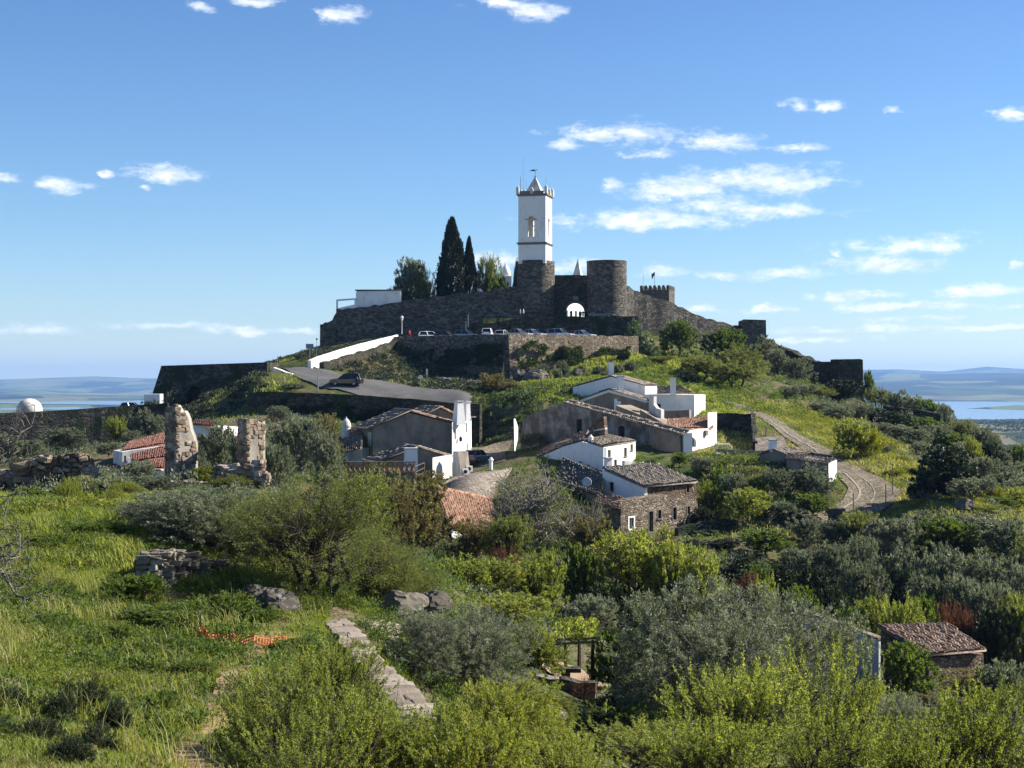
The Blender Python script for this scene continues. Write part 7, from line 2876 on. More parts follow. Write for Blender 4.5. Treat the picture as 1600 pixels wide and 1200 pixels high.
M['stone_dry'] = mat_rock('dry_wall_stone', (0.10, 0.085, 0.066), (0.20, 0.17, 0.135), (0.34, 0.30, 0.245))
M['stone_flag'] = mat_rock('flagstone', (0.14, 0.115, 0.09), (0.24, 0.20, 0.155), (0.34, 0.29, 0.235))
M['boulder'] = mat_rock('boulder_rock', (0.05, 0.043, 0.034), (0.105, 0.09, 0.072), (0.17, 0.15, 0.12), (0.26, 0.25, 0.22), 1.9)
M['pillar_stone'] = mat_rock('pillar_stone', (0.10, 0.07, 0.05), (0.19, 0.14, 0.10), (0.31, 0.25, 0.19), (0.38, 0.36, 0.32), 2.0)
M['pillar_core'] = mat_plaster('old_mortar', (0.34, 0.31, 0.265), (0.13, 0.10, 0.075), 0.7, bump=0.9)
DRY = [stone_mesh('dry_stone', i, M['stone_dry']) for i in range(6)]
PIL = [stone_mesh('pillar_stone', 20 + i, M['pillar_stone'], rough=0.14) for i in range(6)]
FLG = [stone_mesh('flag_stone', 40 + i, M['stone_flag'], rough=0.12) for i in range(6)]


def put(name, me, parent, loc, scale, rz=0.0, tilt=(0, 0)):
    o = link(name, me, parent)
    o.location = Vector(loc) - wloc(parent)
    o.scale = scale
    o.rotation_euler = (tilt[0], tilt[1], rz)
    return o


def dry_wall():
    rng = random.Random(8)
    base = ground_at(300, 46)
    t = empty('dry_stone_wall', base, 'tumbled dry stone wall on the left below the dusky bush', 'wall')
    core = MB()
    n = 0
    pts = [(230, 43.6, 872), (258, 44.4, 866), (296, 45.4, 880), (340, 46.6, 888), (392, 48.0, 892)]
    segs = []
    for i in range(len(pts) - 1):
        a, b = pts[i], pts[i + 1]
        k = 5
        for j in range(k):
            f = j / k
            segs.append(tuple(a[m] + (b[m] - a[m]) * f for m in range(3)))
    prev = None
    for (px, Y, py) in segs:
        x = (px - 800) / F * Y
        top = (600 - py) / F * Y
        zb = h1(x, Y - 0.4) - 0.1
        core.box((x, Y + 0.5, (top + zb) / 2 - 0.1), (0.75, 0.6, top - zb), 0.9)
        z = zb + 0.05
        while z < top + 0.05:
            hh = rng.uniform(0.11, 0.21)
            xx = x - 0.34
            while xx < x + 0.34:
                w = rng.uniform(0.2, 0.46)
                put('stone', DRY[rng.randrange(6)], t, (xx + w / 2, Y + rng.uniform(0.02, 0.16), z + hh / 2), (w, rng.uniform(0.25, 0.4), hh), rng.uniform(-0.25, 0.25), (rng.uniform(-.12, .12), rng.uniform(-.15, .15)))
                n += 1
                xx += w * rng.uniform(0.9, 1.05)
            z += hh * 0.92
    core.build('rubble_core', M['schist_dark'], t)
    return n


print('DRY', dry_wall())


def flag_wall():
    rng = random.Random(5)
    base = ground_at(585, 35)
    t = empty('flagstone_wall', base, 'long low wall topped with grey flagstones leading down to the right', 'wall')
    A, B = P(524, 971, 42), P(657, 1122, 27.6)
    d = (B - A)
    Ln = math.hypot(d.x, d.y)
    u = Vector((d.x, d.y, 0)).normalized()
    nn = Vector((-u.y, u.x, 0))
    hd = math.atan2(u.y, u.x)
    core = MB()
    s = 0.0
    while s < Ln:
        L_ = rng.uniform(0.34, 0.62)
        f = (s + L_ / 2) / Ln
        p = A.lerp(B, f)
        p.z += 0.06 * math.sin(f * 9)
        if rng.random() < 0.55:
            parts = [(0.0, 0.66)]
        else:
            c = rng.uniform(-0.1, 0.1)
            parts = [(-0.17 + c / 2, 0.31 + c), (0.17 + c / 2, 0.31 - c)]
        for (o_, w) in parts:
            q = p + nn * (o_ + rng.uniform(-0.02, 0.02))
            put('flagstone', FLG[rng.randrange(6)], t, (q.x, q.y, q.z + rng.uniform(-0.012, 0.012)), (L_ * 1.12, w * 1.1, 0.10), hd + rng.uniform(-0.06, 0.06), (rng.uniform(-.025, .025), rng.uniform(-.02, .02)))
        core.box((p.x, p.y, p.z - 0.72), (L_ * 1.02, 0.56, 1.3), hd)
        s += L_
    core.build('wall_body', M['schist'], t)


flag_wall()


def boulder(px, py, Y, w, h_, label, seed, mat='boulder', flat=1.0, name='boulder'):
    c = P(px, py, Y)
    bm = bmesh.new()
    bmesh.ops.create_icosphere(bm, subdivisions=4, radius=1.0)
    for v in bm.verts:
        p = v.co.copy()
        so = Vector((seed * 7.1, seed * 3.3, 0))
        k = 1 + 0.38 * mnoise.noise(p * 1.2 + so) - 0.34 * abs(mnoise.noise(p * 2.1 + so * 2)) - 0.16 * abs(mnoise.noise(p * 4.7 + so)) + 0.05 * mnoise.noise(p * 11 + so)
        q = Vector((p.x * w / 2, p.y * w / 2 * flat, p.z * h_ / 2)) * k
        # break it into planes
        for ax in (Vector((0.5, -0.8, 0.35)), Vector((-0.7, -0.5, 0.5)), Vector((0.2, 0.3, 0.93))):
            ax = ax.normalized()
            lim = 0.40 * (w + h_) / 2 * (0.9 + 0.3 * mnoise.noise(Vector((seed, ax.x, 0))))
            dd = q.dot(ax) - lim
            if dd > 0:
                q -= ax * dd * 0.85
        v.co = q
    me = bpy.data.meshes.new(name)
    bm.to_mesh(me)
    bm.free()
    me.materials.append(M[mat])
    o = link(name, me)
    o.location = c
    return tag(o, label, 'rock')


boulder(432, 952, 42.5, 1.7, 1.35, 'big grey boulder with white lichen left of the leaning tree', 3)
boulder(400, 938, 43.3, 1.2, 1.1, 'smaller lichened boulder behind the big grey one', 4)
boulder(585, 985, 43, 1.6, 0.6, 'flat pale rock right of the far end of the flagstones', 5, 'stone_flag')
boulder(625, 950, 48, 1.8, 1.1, 'craggy dark rock right of the leaning tree', 6)
boulder(680, 940, 52, 1.3, 0.8, 'craggy rock behind the silvery olive', 8)
boulder(207, 1050, 31, 0.42, 0.36, 'small pale stone on the near grass slope', 7, 'stone_flag')
boulder(14, 1076, 27, 0.45, 0.5, 'small pinkish stone at the left edge of the grass', 9, 'stone_flag')
boulder(852, 1108, 47, 0.55, 0.42, 'white stone below the pergola terrace, upper one', 10, 'pale_edge')
boulder(870, 1120, 46, 0.7, 0.4, 'grey stone below the pergola terrace, lower one', 11)
for i, (px, py, Y, w, h_) in enumerate([(835, 590, 224, 4.2, 2.6), (812, 586, 226, 2.6, 2.2), (902, 583, 223, 2.0, 1.5), (700, 600, 230, 5.0, 2.2), (735, 603, 226, 4.0, 2.0), (655, 597, 231, 3.5, 1.6), (765, 604, 224, 3.0, 1.6)]):
    boulder(px, py, Y, w, h_, ['pale rock outcrop at the foot of the ivied wall corner', 'rock left of the pale outcrop at the wall corner', 'small rock among the low shrubs', 'broad rock face under the shaded car park wall', 'rock face above the lane bush', 'rock beside the road below the ramp', 'rock right beside the lane bush'][i], 30 + i, 'boulder', 0.7, 'rock_outcrop')
boulder(1508, 788, 140, 2.4, 1.0, 'pale flat rock below the big black green tree', 41, 'boulder')


# ------------------------------------------------------------------ ruined pillars
def pillar(label, pl, pc, pr, ptop, pbot, Y, seed, top_prof):
    rng = random.Random(seed)
    base = ground_at(pc, Y)
    t = empty('ruined_pillar', base, label, 'ruin')
    a, c, b = V2(pl, Y + 1.0), V2(pc, Y), V2(pr, Y + 0.95)
    zb = min(P(0, pbot, Y).z, base.z) - 0.8
    back = Vector((0, 0.75, 0))
    m = MB()
    n = len(top_prof)
    # plan ring, split along the lit face so that the top can be ragged
    ring = [a, c] + [c.lerp(b, (i + 1) / n) for i in range(n)]
    rb = [p + back for p in ring]
    tops = [P(0, ptop + top_prof[0] + 5, Y).z, P(0, ptop + top_prof[0], Y).z] + [P(0, ptop + v, Y).z for v in top_prof]
    k = len(ring)
    vs = [(p.x, p.y, zb) for p in ring] + [(p.x, p.y, z) for p, z in zip(ring, tops)] + [(p.x, p.y, zb) for p in rb] + [(p.x, p.y, z) for p, z in zip(rb, tops)]
    fs = []
    for i in range(k - 1):
        fs += [(i, i + 1, k + i + 1, k + i), (2 * k + i + 1, 2 * k + i, 3 * k + i, 3 * k + i + 1), (k + i, k + i + 1, 3 * k + i + 1, 3 * k + i)]
    fs += [(0, k, 3 * k, 2 * k), (k - 1, 3 * k - 1, 4 * k - 1, 2 * k - 1)]
    m.add(vs, fs)
    m.build('masonry_core', M['pillar_core'], t)
    # stones standing proud where the plaster has gone
    for (p0, p1, face) in ((a, c, 0), (c, b, 1)):
        d, nrm = outward(p0, p1)
        W_ = (p1 - p0).length
        z = zb + 0.6
        while z < max(tops):
            hh = rng.uniform(0.14, 0.3)
            x = 0.0
            while x < W_:
                w = rng.uniform(0.18, 0.45)
                f = min(1, (x + w / 2) / W_)
                if face:
                    zt = np.interp(f, np.linspace(0, 1, n + 1), [tops[1]] + tops[2:])
                else:
                    zt = tops[1]
                rel = (z - zb) / (zt - zb)
                keep = rel < 0.42 or rel > 0.9 or f < 0.12 or f > 0.86 or rng.random() < (0.85 if face == 0 else 0.34)
                if z + hh < zt + 0.12 and keep:
                    q = p0 + (p1 - p0) * f - nrm * rng.uniform(0.06, 0.11)
                    put('stone', PIL[rng.randrange(6)], t, (q.x, q.y, z + hh / 2), (w * 1.1, 0.26, hh * 1.1), math.atan2(d.y, d.x) + rng.uniform(-.04, .04), (rng.uniform(-.04, .04), rng.uniform(-.05, .05)))
                x += w
            z += hh * 0.97


pillar('taller ruined masonry pillar with pale plaster, left of the two', 258, 274, 305, 633, 765, 84, 3, [0, 6, 12, 9, 14, 22, 40, 48, 62])
pillar('shorter ruined masonry pillar with a rusty stained base, right of the two', 372, 384, 411, 656, 745, 84, 5, [0, 2, 1, 4, 6, 3])


def rubble_heap(label, pts, Y, n, seed, name='ruined_wall', size=(0.25, 0.6)):
    """remains of a wall: an uneven ridge and loose stones on it; pts = [(px, py_top)]"""
    rng = random.Random(seed)
    base = ground_at(pts[0][0], Y)
    t = empty(name, base, label, 'ruin')
    m = MB()
    P_ = []
    for i in range(len(pts) - 1):
        for k in range(5):
            f = k / 5
            P_.append((pts[i][0] + (pts[i + 1][0] - pts[i][0]) * f, pts[i][1] + (pts[i + 1][1] - pts[i][1]) * f))
    P_.append(pts[-1])
    vs, fs = [], []
    for (px, py) in P_:
        q = P(px, py, Y)
        zg = h1(q.x, Y) - 0.6
        j = rng.uniform(-0.12, 0.12)
        vs += [(q.x, Y - 0.55 + j, zg), (q.x, Y - 0.28 + j, q.z + j * .5), (q.x, Y + 0.28 + j, q.z - j * .5), (q.x, Y + 0.6, zg)]
    for i in range(len(P_) - 1):
        for k in range(4):
            k2 = (k + 1) % 4
            fs.append((i * 4 + k, i * 4 + k2, (i + 1) * 4 + k2, (i + 1) * 4 + k))
    e = 4 * (len(P_) - 1)
    fs += [(0, 1, 2, 3), (e + 3, e + 2, e + 1, e)]
    m.add(vs, fs)
    m.build('masonry_core', M['rubble_red'], t)
    for _ in range(n):
        i = rng.randrange(len(P_))
        px, py = P_[i]
        px += rng.uniform(-3, 3)
        q = P(px, py, Y)
        zg = h1(q.x, Y)
        z = zg + (q.z - zg) * rng.random() ** 0.5
        s = rng.uniform(*size)
        put('stone', PIL[rng.randrange(6)], t, (q.x, Y - 0.4 + rng.uniform(-.1, .1), z), (s * 1.2, s * 0.8, s * 0.6), rng.uniform(-.6, .6), (rng.uniform(-.3, .3), rng.uniform(-.3, .3)))


rubble_heap('low ruined wall between the two pillars', [(308, 742), (325, 738), (350, 728), (372, 722)], 84, 40, 4)
rubble_heap('rubble at the foot of the shorter pillar', [(362, 734), (385, 730), (404, 722), (416, 740)], 82, 40, 6)
rubble_heap('grassy ruined wall at the left edge below the rampart', [(-20, 735), (20, 733), (36, 722), (60, 716), (95, 712), (120, 706), (142, 712), (150, 740)], 84, 60, 7)
rubble_heap('rubble at the foot of the taller pillar', [(250, 766), (270, 756), (300, 752), (318, 764)], 82, 40, 9)

# ------------------------------------------------------------------ terrace walls on the right
wall_run([(1198, 812, 141), (1212, 801, 141.5), (1240, 799, 142), (1262, 806, 141.5), (1275, 812, 141)], 0.7, M['schist_dark'], 'terrace_wall', 'dark dry terrace wall below the cobbled path bend', 'wall', 1.5, 0.12, 51, step=0.6)
wall_run([(1296, 796, 142.5), (1306, 794, 142.5), (1321, 796, 142.5)], 0.7, M['schist'], 'terrace_wall', 'short stone wall stub under the cobbled path bend', 'wall', 1.5, 0.1, 52, step=0.5)
wall_run([(1060, 826, 139), (1090, 818, 140), (1124, 811, 141), (1150, 814, 140)], 0.6, M['schist_dark'], 'terrace_wall', 'low dark terrace wall right of the rubble front', 'wall', 1.5, 0.1, 53, step=0.6)
wall_run([(1380, 634, 236), (1430, 640, 232), (1470, 646, 228)], 0.6, M['schist_mossy'], 'field_wall', 'mossy field wall on the upper right slope', 'wall', 1.5, 0.1, 54)

# ------------------------------------------------------------------ pergola
def pergola():
    Y = 62
    base = ground_at(905, Y)
    t = empty('pergola', base, 'rustic wooden pergola with vine over a small earth terrace', 'pergola')
    for (px, py0, py1, yy) in ((884, 1005, 1052, 62.5), (926, 1000, 1065, 60), (858, 1000, 1046, 64), (905, 996, 1040, 65)):
        q0, q1 = P(px, py0, yy), P(px, py1, yy)
        m = MB()
        m.tube([q1 - Vector((0, 0, 0.5)), q0], [0.1, 0.07], 6)
        m.build('post', M['wood_dark'], t)
    for (a, b) in (((852, 1000, 64), (930, 997, 60)), ((860, 1007, 63), (932, 1003, 59.8)), ((876, 990, 66), (900, 1006, 61)), ((903, 993, 65), (920, 1004, 60.5)), ((862, 996, 65.5), (878, 1008, 61.8))):
        m = MB()
        m.tube([P(*a), P(*b)], 0.055, 5)
        m.build('beam', M['wood'], t)
    q = ground_at(905, 63)
    rng = rngf(3)
    n = 120
    cen = np.array([tuple(P(rng.uniform(868, 930), rng.uniform(975, 1000), rng.uniform(60, 66))) for _ in range(n)])
    dirs = np.tile(np.array([0.1, -0.2, 0.9]), (n, 1))
    V, Fq, lv = leaf_cloud(rng, cen, dirs, np.full(n, 0.25), 16, 0.13, 0.09, 0.2, np.clip(0.5 + rng.normal(0, .2, n), 0, 1))
    o = link('vine', mesh_np('vine', V - np.array(tuple(base)), Fq, M['leaf_almond'], False, {'lv': lv}), t)
    # table of dark stone
    q = P(884, 1050, 61.5)
    m = MB()
    m.box((q.x, q.y, q.z + 0.1), (1.2, 0.6, 0.16))
    m.box((q.x, q.y, q.z - 0.3), (0.35, 0.35, 0.7))
    m.build('bench', M['schist'], t)


pergola()
strip('terrace_soil', [(868, 64.5, 1.1), (890, 63.2, 1.3), (922, 62.4, 1.2)], M['soil_red'], 0.12, 0.6, 6)
wall_run([(800, 1052, 59), (840, 1056, 58.6), (880, 1064, 58.2), (930, 1068, 58)], 0.6, M['schist'], 'terrace_wall', 'dry stone terrace wall under the pergola', 'wall', 2.2, 0.12, 61, step=0.5)


# ------------------------------------------------------------------ orange netting
def netting():
    pts = [(312, 985, 37.5), (326, 990, 37.2), (338, 1003, 36.6), (352, 1012, 36.3), (375, 1022, 36), (398, 1026, 35.8), (425, 1027, 36), (470, 1018, 36.5)]
    W_ = [P(*p) for p in pts]
    Q = []
    for i in range(len(W_) - 1):
        for k in range(6):
            Q.append(W_[i].lerp(W_[i + 1], k / 6))
    Q.append(W_[-1])
    m = MB()
    rng = random.Random(2)
    rows = 3
    grid = []
    for i, p in enumerate(Q):
        zg = h1(p.x, p.y)
        z = max(p.z, zg + 0.30)
        sag = 0.05 * math.sin(i * 0.7)
        grid.append([Vector((p.x, p.y - 0.05 * r_ + rng.uniform(-.015, .015), z + sag - 0.06 * r_ + rng.uniform(-.015, .015))) for r_ in range(rows)])
    for r_ in range(rows):
        m.tube([g[r_] for g in grid], 0.014, 4)
    for g in grid:
        m.tube(g, 0.011, 4)
    m.build('orange_netting', mat_plain('orange_plastic', (0.62, 0.13, 0.03), 0.6, var=0.15), None, ground_at(375, 36), label='sagging orange plastic netting strung across the near path', cat='netting')
    for i, (px, Y) in enumerate(((338, 36.6), (312, 37.5))):
        g = ground_at(px, Y)
        m = MB()
        m.tube([g - Vector((0, 0, 0.1)), g + Vector((0.02, 0, 0.62))], 0.014, 5)
        m.build('netting_stake', M['iron'], None, g, label=['thin stake holding the orange netting, nearer the path', 'thin stake holding the orange netting, further left'][i], cat='stake')


netting()


# ------------------------------------------------------------------ dead branches reaching in from the left
def dead_tree(label, root, tips, seed):
    rng = rngf(seed)
    paths = []
    r0 = np.array(tuple(root))
    for tip in tips:
        tp = np.array(tuple(P(*tip)))
        p = bend(rng, r0, tp, 9, 0.06, 0.05)
        paths.append((p, np.linspace(0.06, 0.008, 9)))
        for k in range(3, 9):
            for _ in range(3):
                e = p[k] + rng.normal(0, 0.22, 3) + (p[-1] - p[0]) * 0.08
                q = bend(rng, p[k], e, 5, 0.12)
                paths.append((q, np.linspace(0.014, 0.004, 5)))
                for _ in range(2):
                    e2 = q[3] + rng.normal(0, 0.12, 3)
                    paths.append((bend(rng, q[3], e2, 3, 0.1), np.array([0.006, 0.005, 0.003])))
    g = np.array([r0[0], r0[1], h1(r0[0], r0[1]) - 0.3])
    paths.append((bend(rng, g, r0, 6, 0.05), np.linspace(0.13, 0.07, 6)))
    V, Fq = tubes_np(paths, 5)
    o = link('dead_tree', mesh_np('dead_tree', V - g[None], Fq, M['bark_grey'], True))
    o.location = g
    tag(o, label, 'tree')


dead_tree('bare grey branches reaching in at the left edge, upper cluster', P(-70, 800, 34), [(30, 715, 34), (38, 668, 34.5), (10, 690, 33), (15, 775, 33), (-5, 790, 34)], 4)
dead_tree('bare grey branches reaching in at the left edge, lower cluster', P(-90, 860, 31), [(45, 905, 31), (60, 925, 30.5), (25, 850, 31), (30, 870, 30), (15, 820, 31.5)], 5)


# ------------------------------------------------------------------ posts and signs
def post(px, py0, py1, Y, rad, label, mat='wood', cat='post', name='fence_post', group=None):
    q0, q1 = P(px, py0, Y), P(px, py1, Y)
    g = min(q1.z, h1(q1.x, Y)) - 0.2
    m = MB()
    m.tube([(q1.x, Y, g), q0], rad, 6)
    return m.build(name, M[mat], None, (q1.x, Y, g), label=label, cat=cat, group=group)


post(1333.5, 770, 806, 144, 0.05, 'thin fence post in front of the cobbled path bend', group='posts by the path')
post(1384, 756, 788, 148, 0.05, 'thin fence post at the outer edge of the path bend', group='posts by the path')
post(1394.5, 725, 773, 151, 0.05, 'tall thin post on the outer side of the path bend', group='posts by the path')
post(1197, 665, 700, 172, 0.07, 'rusty pole beside the dark ruined wall', 'wood', 'pole', 'rusty_pole')
post(433.5, 556, 577, 229, 0.05, 'thin mast at the end of the road parapet', 'steel', 'pole', 'mast')
post(497, 588, 613, 203.6, 0.09, 'pale post at the road edge left of the dark car', 'steel', 'post', 'marker_post')
post(731.5, 491, 508, 265.5, 0.06, 'thin pole behind the parked cars', 'steel', 'pole', 'mast')


def sign(px, py, Y, w, h_, label, pole_bot, mat=None, rnd=False, name='road_sign'):
    q = P(px, py, Y)
    zb = min(P(0, pole_bot, Y).z, h1(q.x, Y))
    t = empty(name, (q.x, Y, zb), label, 'sign')
    m = MB()
    m.tube([(q.x, Y + 0.06, zb - 0.2), (q.x, Y + 0.06, q.z + h_ / 2)], 0.045, 6)
    m.build('post', M['steel'], t)
    m = MB()
    if rnd:
        k = 16
        poly = [(q.x + w / 2 * math.cos(2 * math.pi * i / k), Y - 0.02, q.z + w / 2 * math.sin(2 * math.pi * i / k)) for i in range(k)]
        m.prism(poly, (0, 0.04, 0))
    else:
        m.box((q.x, Y, q.z), (w, 0.05, h_))
    m.build('panel', mat or M['steel'], t)


M['sign_back'] = mat_plain('sign_grey', (0.22, 0.25, 0.28), 0.5, var=0.1)
M['sign_white'] = mat_plain('sign_white', (0.7, 0.7, 0.68), 0.5, var=0.1)
sign(484, 541, 240, 1.2, 0.75, 'square grey sign panel at the top of the ramp against the sky', 555, M['sign_back'])
sign(494, 543.5, 242, 0.5, 0.5, 'small round sign right of the square panel', 556, M['sign_back'], True)
sign(657, 589, 212, 0.55, 0.55, 'round pale road sign beside the road below the car park', 607, M['sign_white'], True)
sign(667, 581, 222, 0.25, 0.9, 'narrow white marker panel above the road', 592, M['sign_white'])
sign(495, 530, 262, 0.35, 0.35, 'tiny round sign at the left end of the castle wall', 545, M['sign_back'], True)
sign(1023 - 295, 503, 264.5, 0.3, 0.3, 'small sign behind the parked cars', 512, M['sign_back'])


def lamp(px, py, Y, bot, label):
    q = P(px, py, Y)
    zb = P(0, bot, Y).z
    t = empty('street_lamp', (q.x, Y, zb - 0.2), label, 'lamp')
    m = MB()
    m.tube([(q.x, Y, zb - 0.2), (q.x, Y, q.z - 0.3)], [0.09, 0.05], 6)
    m.build('post', M['sign_white'], t)
    m = MB()
    m.lathe((q.x, Y, q.z - 0.35), [(0.12, 0), (0.27, 0.6), (0.3, 0.62), (0.06, 0.85)], 6)
    m.build('lantern', M['sign_white'], t)


lamp(628, 498, 258, 520, 'pale street lamp at the left corner of the car park')


# ------------------------------------------------------------------ cars
def paint(name, col, metal=0.0):
    return mat_plain(name, col, 0.28, 0.5, metal, 0.06, 0.6)


PAINT = {'white': paint('white_paint', (0.72, 0.73, 0.74)), 'black': paint('black_paint', (0.012, 0.013, 0.016)), 'grey': paint('grey_paint', (0.16, 0.17, 0.18), 0.3), 'silver': paint('silver_paint', (0.42, 0.44, 0.46), 0.4),
         'blue': paint('slate_blue_paint', (0.10, 0.14, 0.19), 0.3), 'dblue': paint('dark_blue_paint', (0.02, 0.035, 0.07)), 'maroon': paint('dark_red_paint', (0.09, 0.012, 0.015)), 'beige': paint('beige_paint', (0.34, 0.30, 0.25), 0.2)}
M['tyre'] = mat_plain('tyre_rubber', (0.012, 0.012, 0.012), 0.8)
M['car_glass'] = mat_plain('car_glass', (0.012, 0.016, 0.02), 0.06, 0.6, var=0.05)
M['lamp_clear'] = mat_plain('lamp_clear', (0.6, 0.6, 0.6), 0.15, 0.6, var=0.05)
M['lamp_red'] = mat_plain('lamp_red', (0.30, 0.01, 0.01), 0.2, 0.6, var=0.05)


def loft(sections, closed=True):
    """skin across closed rings of equal length"""
    m = MB()
    k = len(sections[0])
    vs = [p for s in sections for p in s]
    fs = []
    for i in range(len(sections) - 1):
        for j in range(k):
            j2 = (j + 1) % k
            fs.append((i * k + j, i * k + j2, (i + 1) * k + j2, (i + 1) * k + j))
    fs.append(tuple(range(k - 1, -1, -1)))
    fs.append(tuple((len(sections) - 1) * k + j for j in range(k)))
    m.add(vs, fs)
    return m


def car_parts(kind):
    """meshes of one body style, nose towards +x, wheels on z = 0"""
    L_ = {'hatch': 4.0, 'saloon': 4.5, 'estate': 4.6, 'suv': 4.4, 'mini': 3.55}[kind]
    Wd = {'hatch': 1.74, 'saloon': 1.8, 'estate': 1.82, 'suv': 1.85, 'mini': 1.63}[kind]
    Hh = {'hatch': 1.48, 'saloon': 1.44, 'estate': 1.5, 'suv': 1.66, 'mini': 1.5}[kind]
    hw = Wd / 2
    belt = Hh * 0.60

    def ring(x, w, z0, z1, r_=0.12):
        return [(x, -w + r_, z0), (x, w - r_, z0), (x, w, z0 + r_), (x, w, z1 - r_), (x, w - r_ * 1.2, z1), (x, -w + r_ * 1.2, z1), (x, -w, z1 - r_), (x, -w, z0 + r_)]
    hood = belt * 0.93
    body = loft([ring(-L_ / 2, hw * 0.84, 0.36, belt * 0.92), ring(-L_ / 2 + 0.12, hw * 0.95, 0.25, belt), ring(-L_ / 4, hw, 0.2, belt * 1.02), ring(L_ * 0.12, hw, 0.2, belt), ring(L_ * 0.3, hw * 0.98, 0.2, hood), ring(L_ / 2 - 0.16, hw * 0.92, 0.24, hood * 0.86), ring(L_ / 2, hw * 0.78, 0.34, hood * 0.74)])
    rear = {'hatch': -L_ / 2 + 0.12, 'saloon': -L_ / 2 + 0.95, 'estate': -L_ / 2 + 0.1, 'suv': -L_ / 2 + 0.1, 'mini': -L_ / 2 + 0.08}[kind]
    rear_top = rear + {'hatch': 0.42, 'saloon': 0.62, 'estate': 0.28, 'suv': 0.25, 'mini': 0.3}[kind]
    front = L_ * 0.20
    front_top = L_ * 0.20 - 0.75
    zt = Hh - 0.05
    b0 = belt - 0.02

    def gr(x, w, z):
        return (x, w, z)
    gl = MB()
    gl.add([(rear, -hw * .9, b0), (front, -hw * .9, b0), (front, hw * .9, b0), (rear, hw * .9, b0), (rear_top, -hw * .72, zt), (front_top, -hw * .72, zt), (front_top, hw * .72, zt), (rear_top, hw * .72, zt)],
           [(0, 1, 5, 4), (1, 2, 6, 5), (2, 3, 7, 6), (3, 0, 4, 7), (4, 5, 6, 7)])
    rf = loft([[(rear_top - 0.05, -hw * .70, zt - 0.02), (rear_top - 0.05, hw * .70, zt - 0.02), (rear_top, hw * .66, zt + 0.02), (rear_top, -hw * .66, zt + 0.02)],
               [((rear_top + front_top) / 2, -hw * .74, zt), ((rear_top + front_top) / 2, hw * .74, zt), ((rear_top + front_top) / 2, hw * .66, zt + 0.07), ((rear_top + front_top) / 2, -hw * .66, zt + 0.07)],
               [(front_top + 0.05, -hw * .70, zt - 0.02), (front_top + 0.05, hw * .70, zt - 0.02), (front_top, hw * .66, zt + 0.02), (front_top, -hw * .66, zt + 0.02)]])
    # pillars
    for s in (-1, 1):
        for (xa, xb) in ((rear, rear_top), (front, front_top), ((rear + front) / 2, (rear_top + front_top) / 2)):
            rf.tube([(xa, s * hw * .905, b0), (xb, s * hw * .725, zt)], 0.045, 4)
    return dict(L=L_, W=Wd, H=Hh, body=body, glass=gl, roof=rf, belt=belt, hood=hood)


CARM = {}


def car(kind, col, px, py, Y, yaw, label, z=None, group='cars in the car park'):
    """yaw: 0 = nose to the right of the view, 90 = nose away"""
    c = P(px, py, Y)
    zz = z if z is not None else h1(c.x, Y)
    t = empty('parked_car', (c.x, Y, zz), label, 'car', group, rz=R(yaw))
    if kind not in CARM:
        CARM[kind] = (car_parts(kind), {})
    pr, cache = CARM[kind]

    def part(nm, mb, mat):
        key = (nm, mat.name)
        if key not in cache:
            me = bpy.data.meshes.new(nm)
            me.from_pydata([tuple(v) for v in mb.v], [], mb.f)
            me.materials.append(mat)
            bm = bmesh.new()
            bm.from_mesh(me)
            bmesh.ops.recalc_face_normals(bm, faces=bm.faces)
            bm.to_mesh(me)
            bm.free()
            cache[key] = me
        return link(nm, cache[key], t)
    part('body', pr['body'], PAINT[col])
    part('windows', pr['glass'], M['car_glass'])
    part('roof', pr['roof'], PAINT[col])
    wb = pr['L'] * 0.29
    for sx_ in (-1, 1):
        for sy_ in (-1, 1):
            m = MB()
            k = 14
            m.prism([(sx_ * wb + 0.31 * math.cos(2 * math.pi * i / k), sy_ * (pr['W'] / 2 + 0.01), 0.31 + 0.31 * math.sin(2 * math.pi * i / k)) for i in range(k)], (0, -sy_ * 0.2, 0))
            w = part('wheel', m, M['tyre']) if ('wheel%d%d' % (sx_, sy_)) not in cache else link('wheel', cache['wheel%d%d' % (sx_, sy_)], t)
            cache['wheel%d%d' % (sx_, sy_)] = w.data
            cache.pop(('wheel', 'tyre_rubber'), None)
            m = MB()
            m.prism([(sx_ * wb + 0.19 * math.cos(2 * math.pi * i / k), sy_ * (pr['W'] / 2 + 0.025), 0.31 + 0.19 * math.sin(2 * math.pi * i / k)) for i in range(k)], (0, -sy_ * 0.05, 0))
            key = 'rim%d%d' % (sx_, sy_)
            if key not in cache:
                o = part('rim', m, M['steel'])
                cache[key] = o.data
                cache.pop(('rim', 'grey_steel'), None)
            else:
                o = link('rim', cache[key], t)
            o.parent = w
    for sy_ in (-1, 1):
        for (nm, x, zc, mat) in (('headlight', pr['L'] / 2 - 0.1, pr['hood'] * 0.72, M['lamp_clear']), ('taillight', -pr['L'] / 2 + 0.06, pr['belt'] * 0.82, M['lamp_red'])):
            key = nm + str(sy_)
            if key not in cache:
                m = MB()
                m.box((x, sy_ * pr['W'] * 0.36, zc), (0.16, 0.32, 0.16))
                o = part(nm, m, mat)
                cache[key] = o.data
                cache.pop((nm, mat.name), None)
            else:
                link(nm, cache[key], t)
    return t


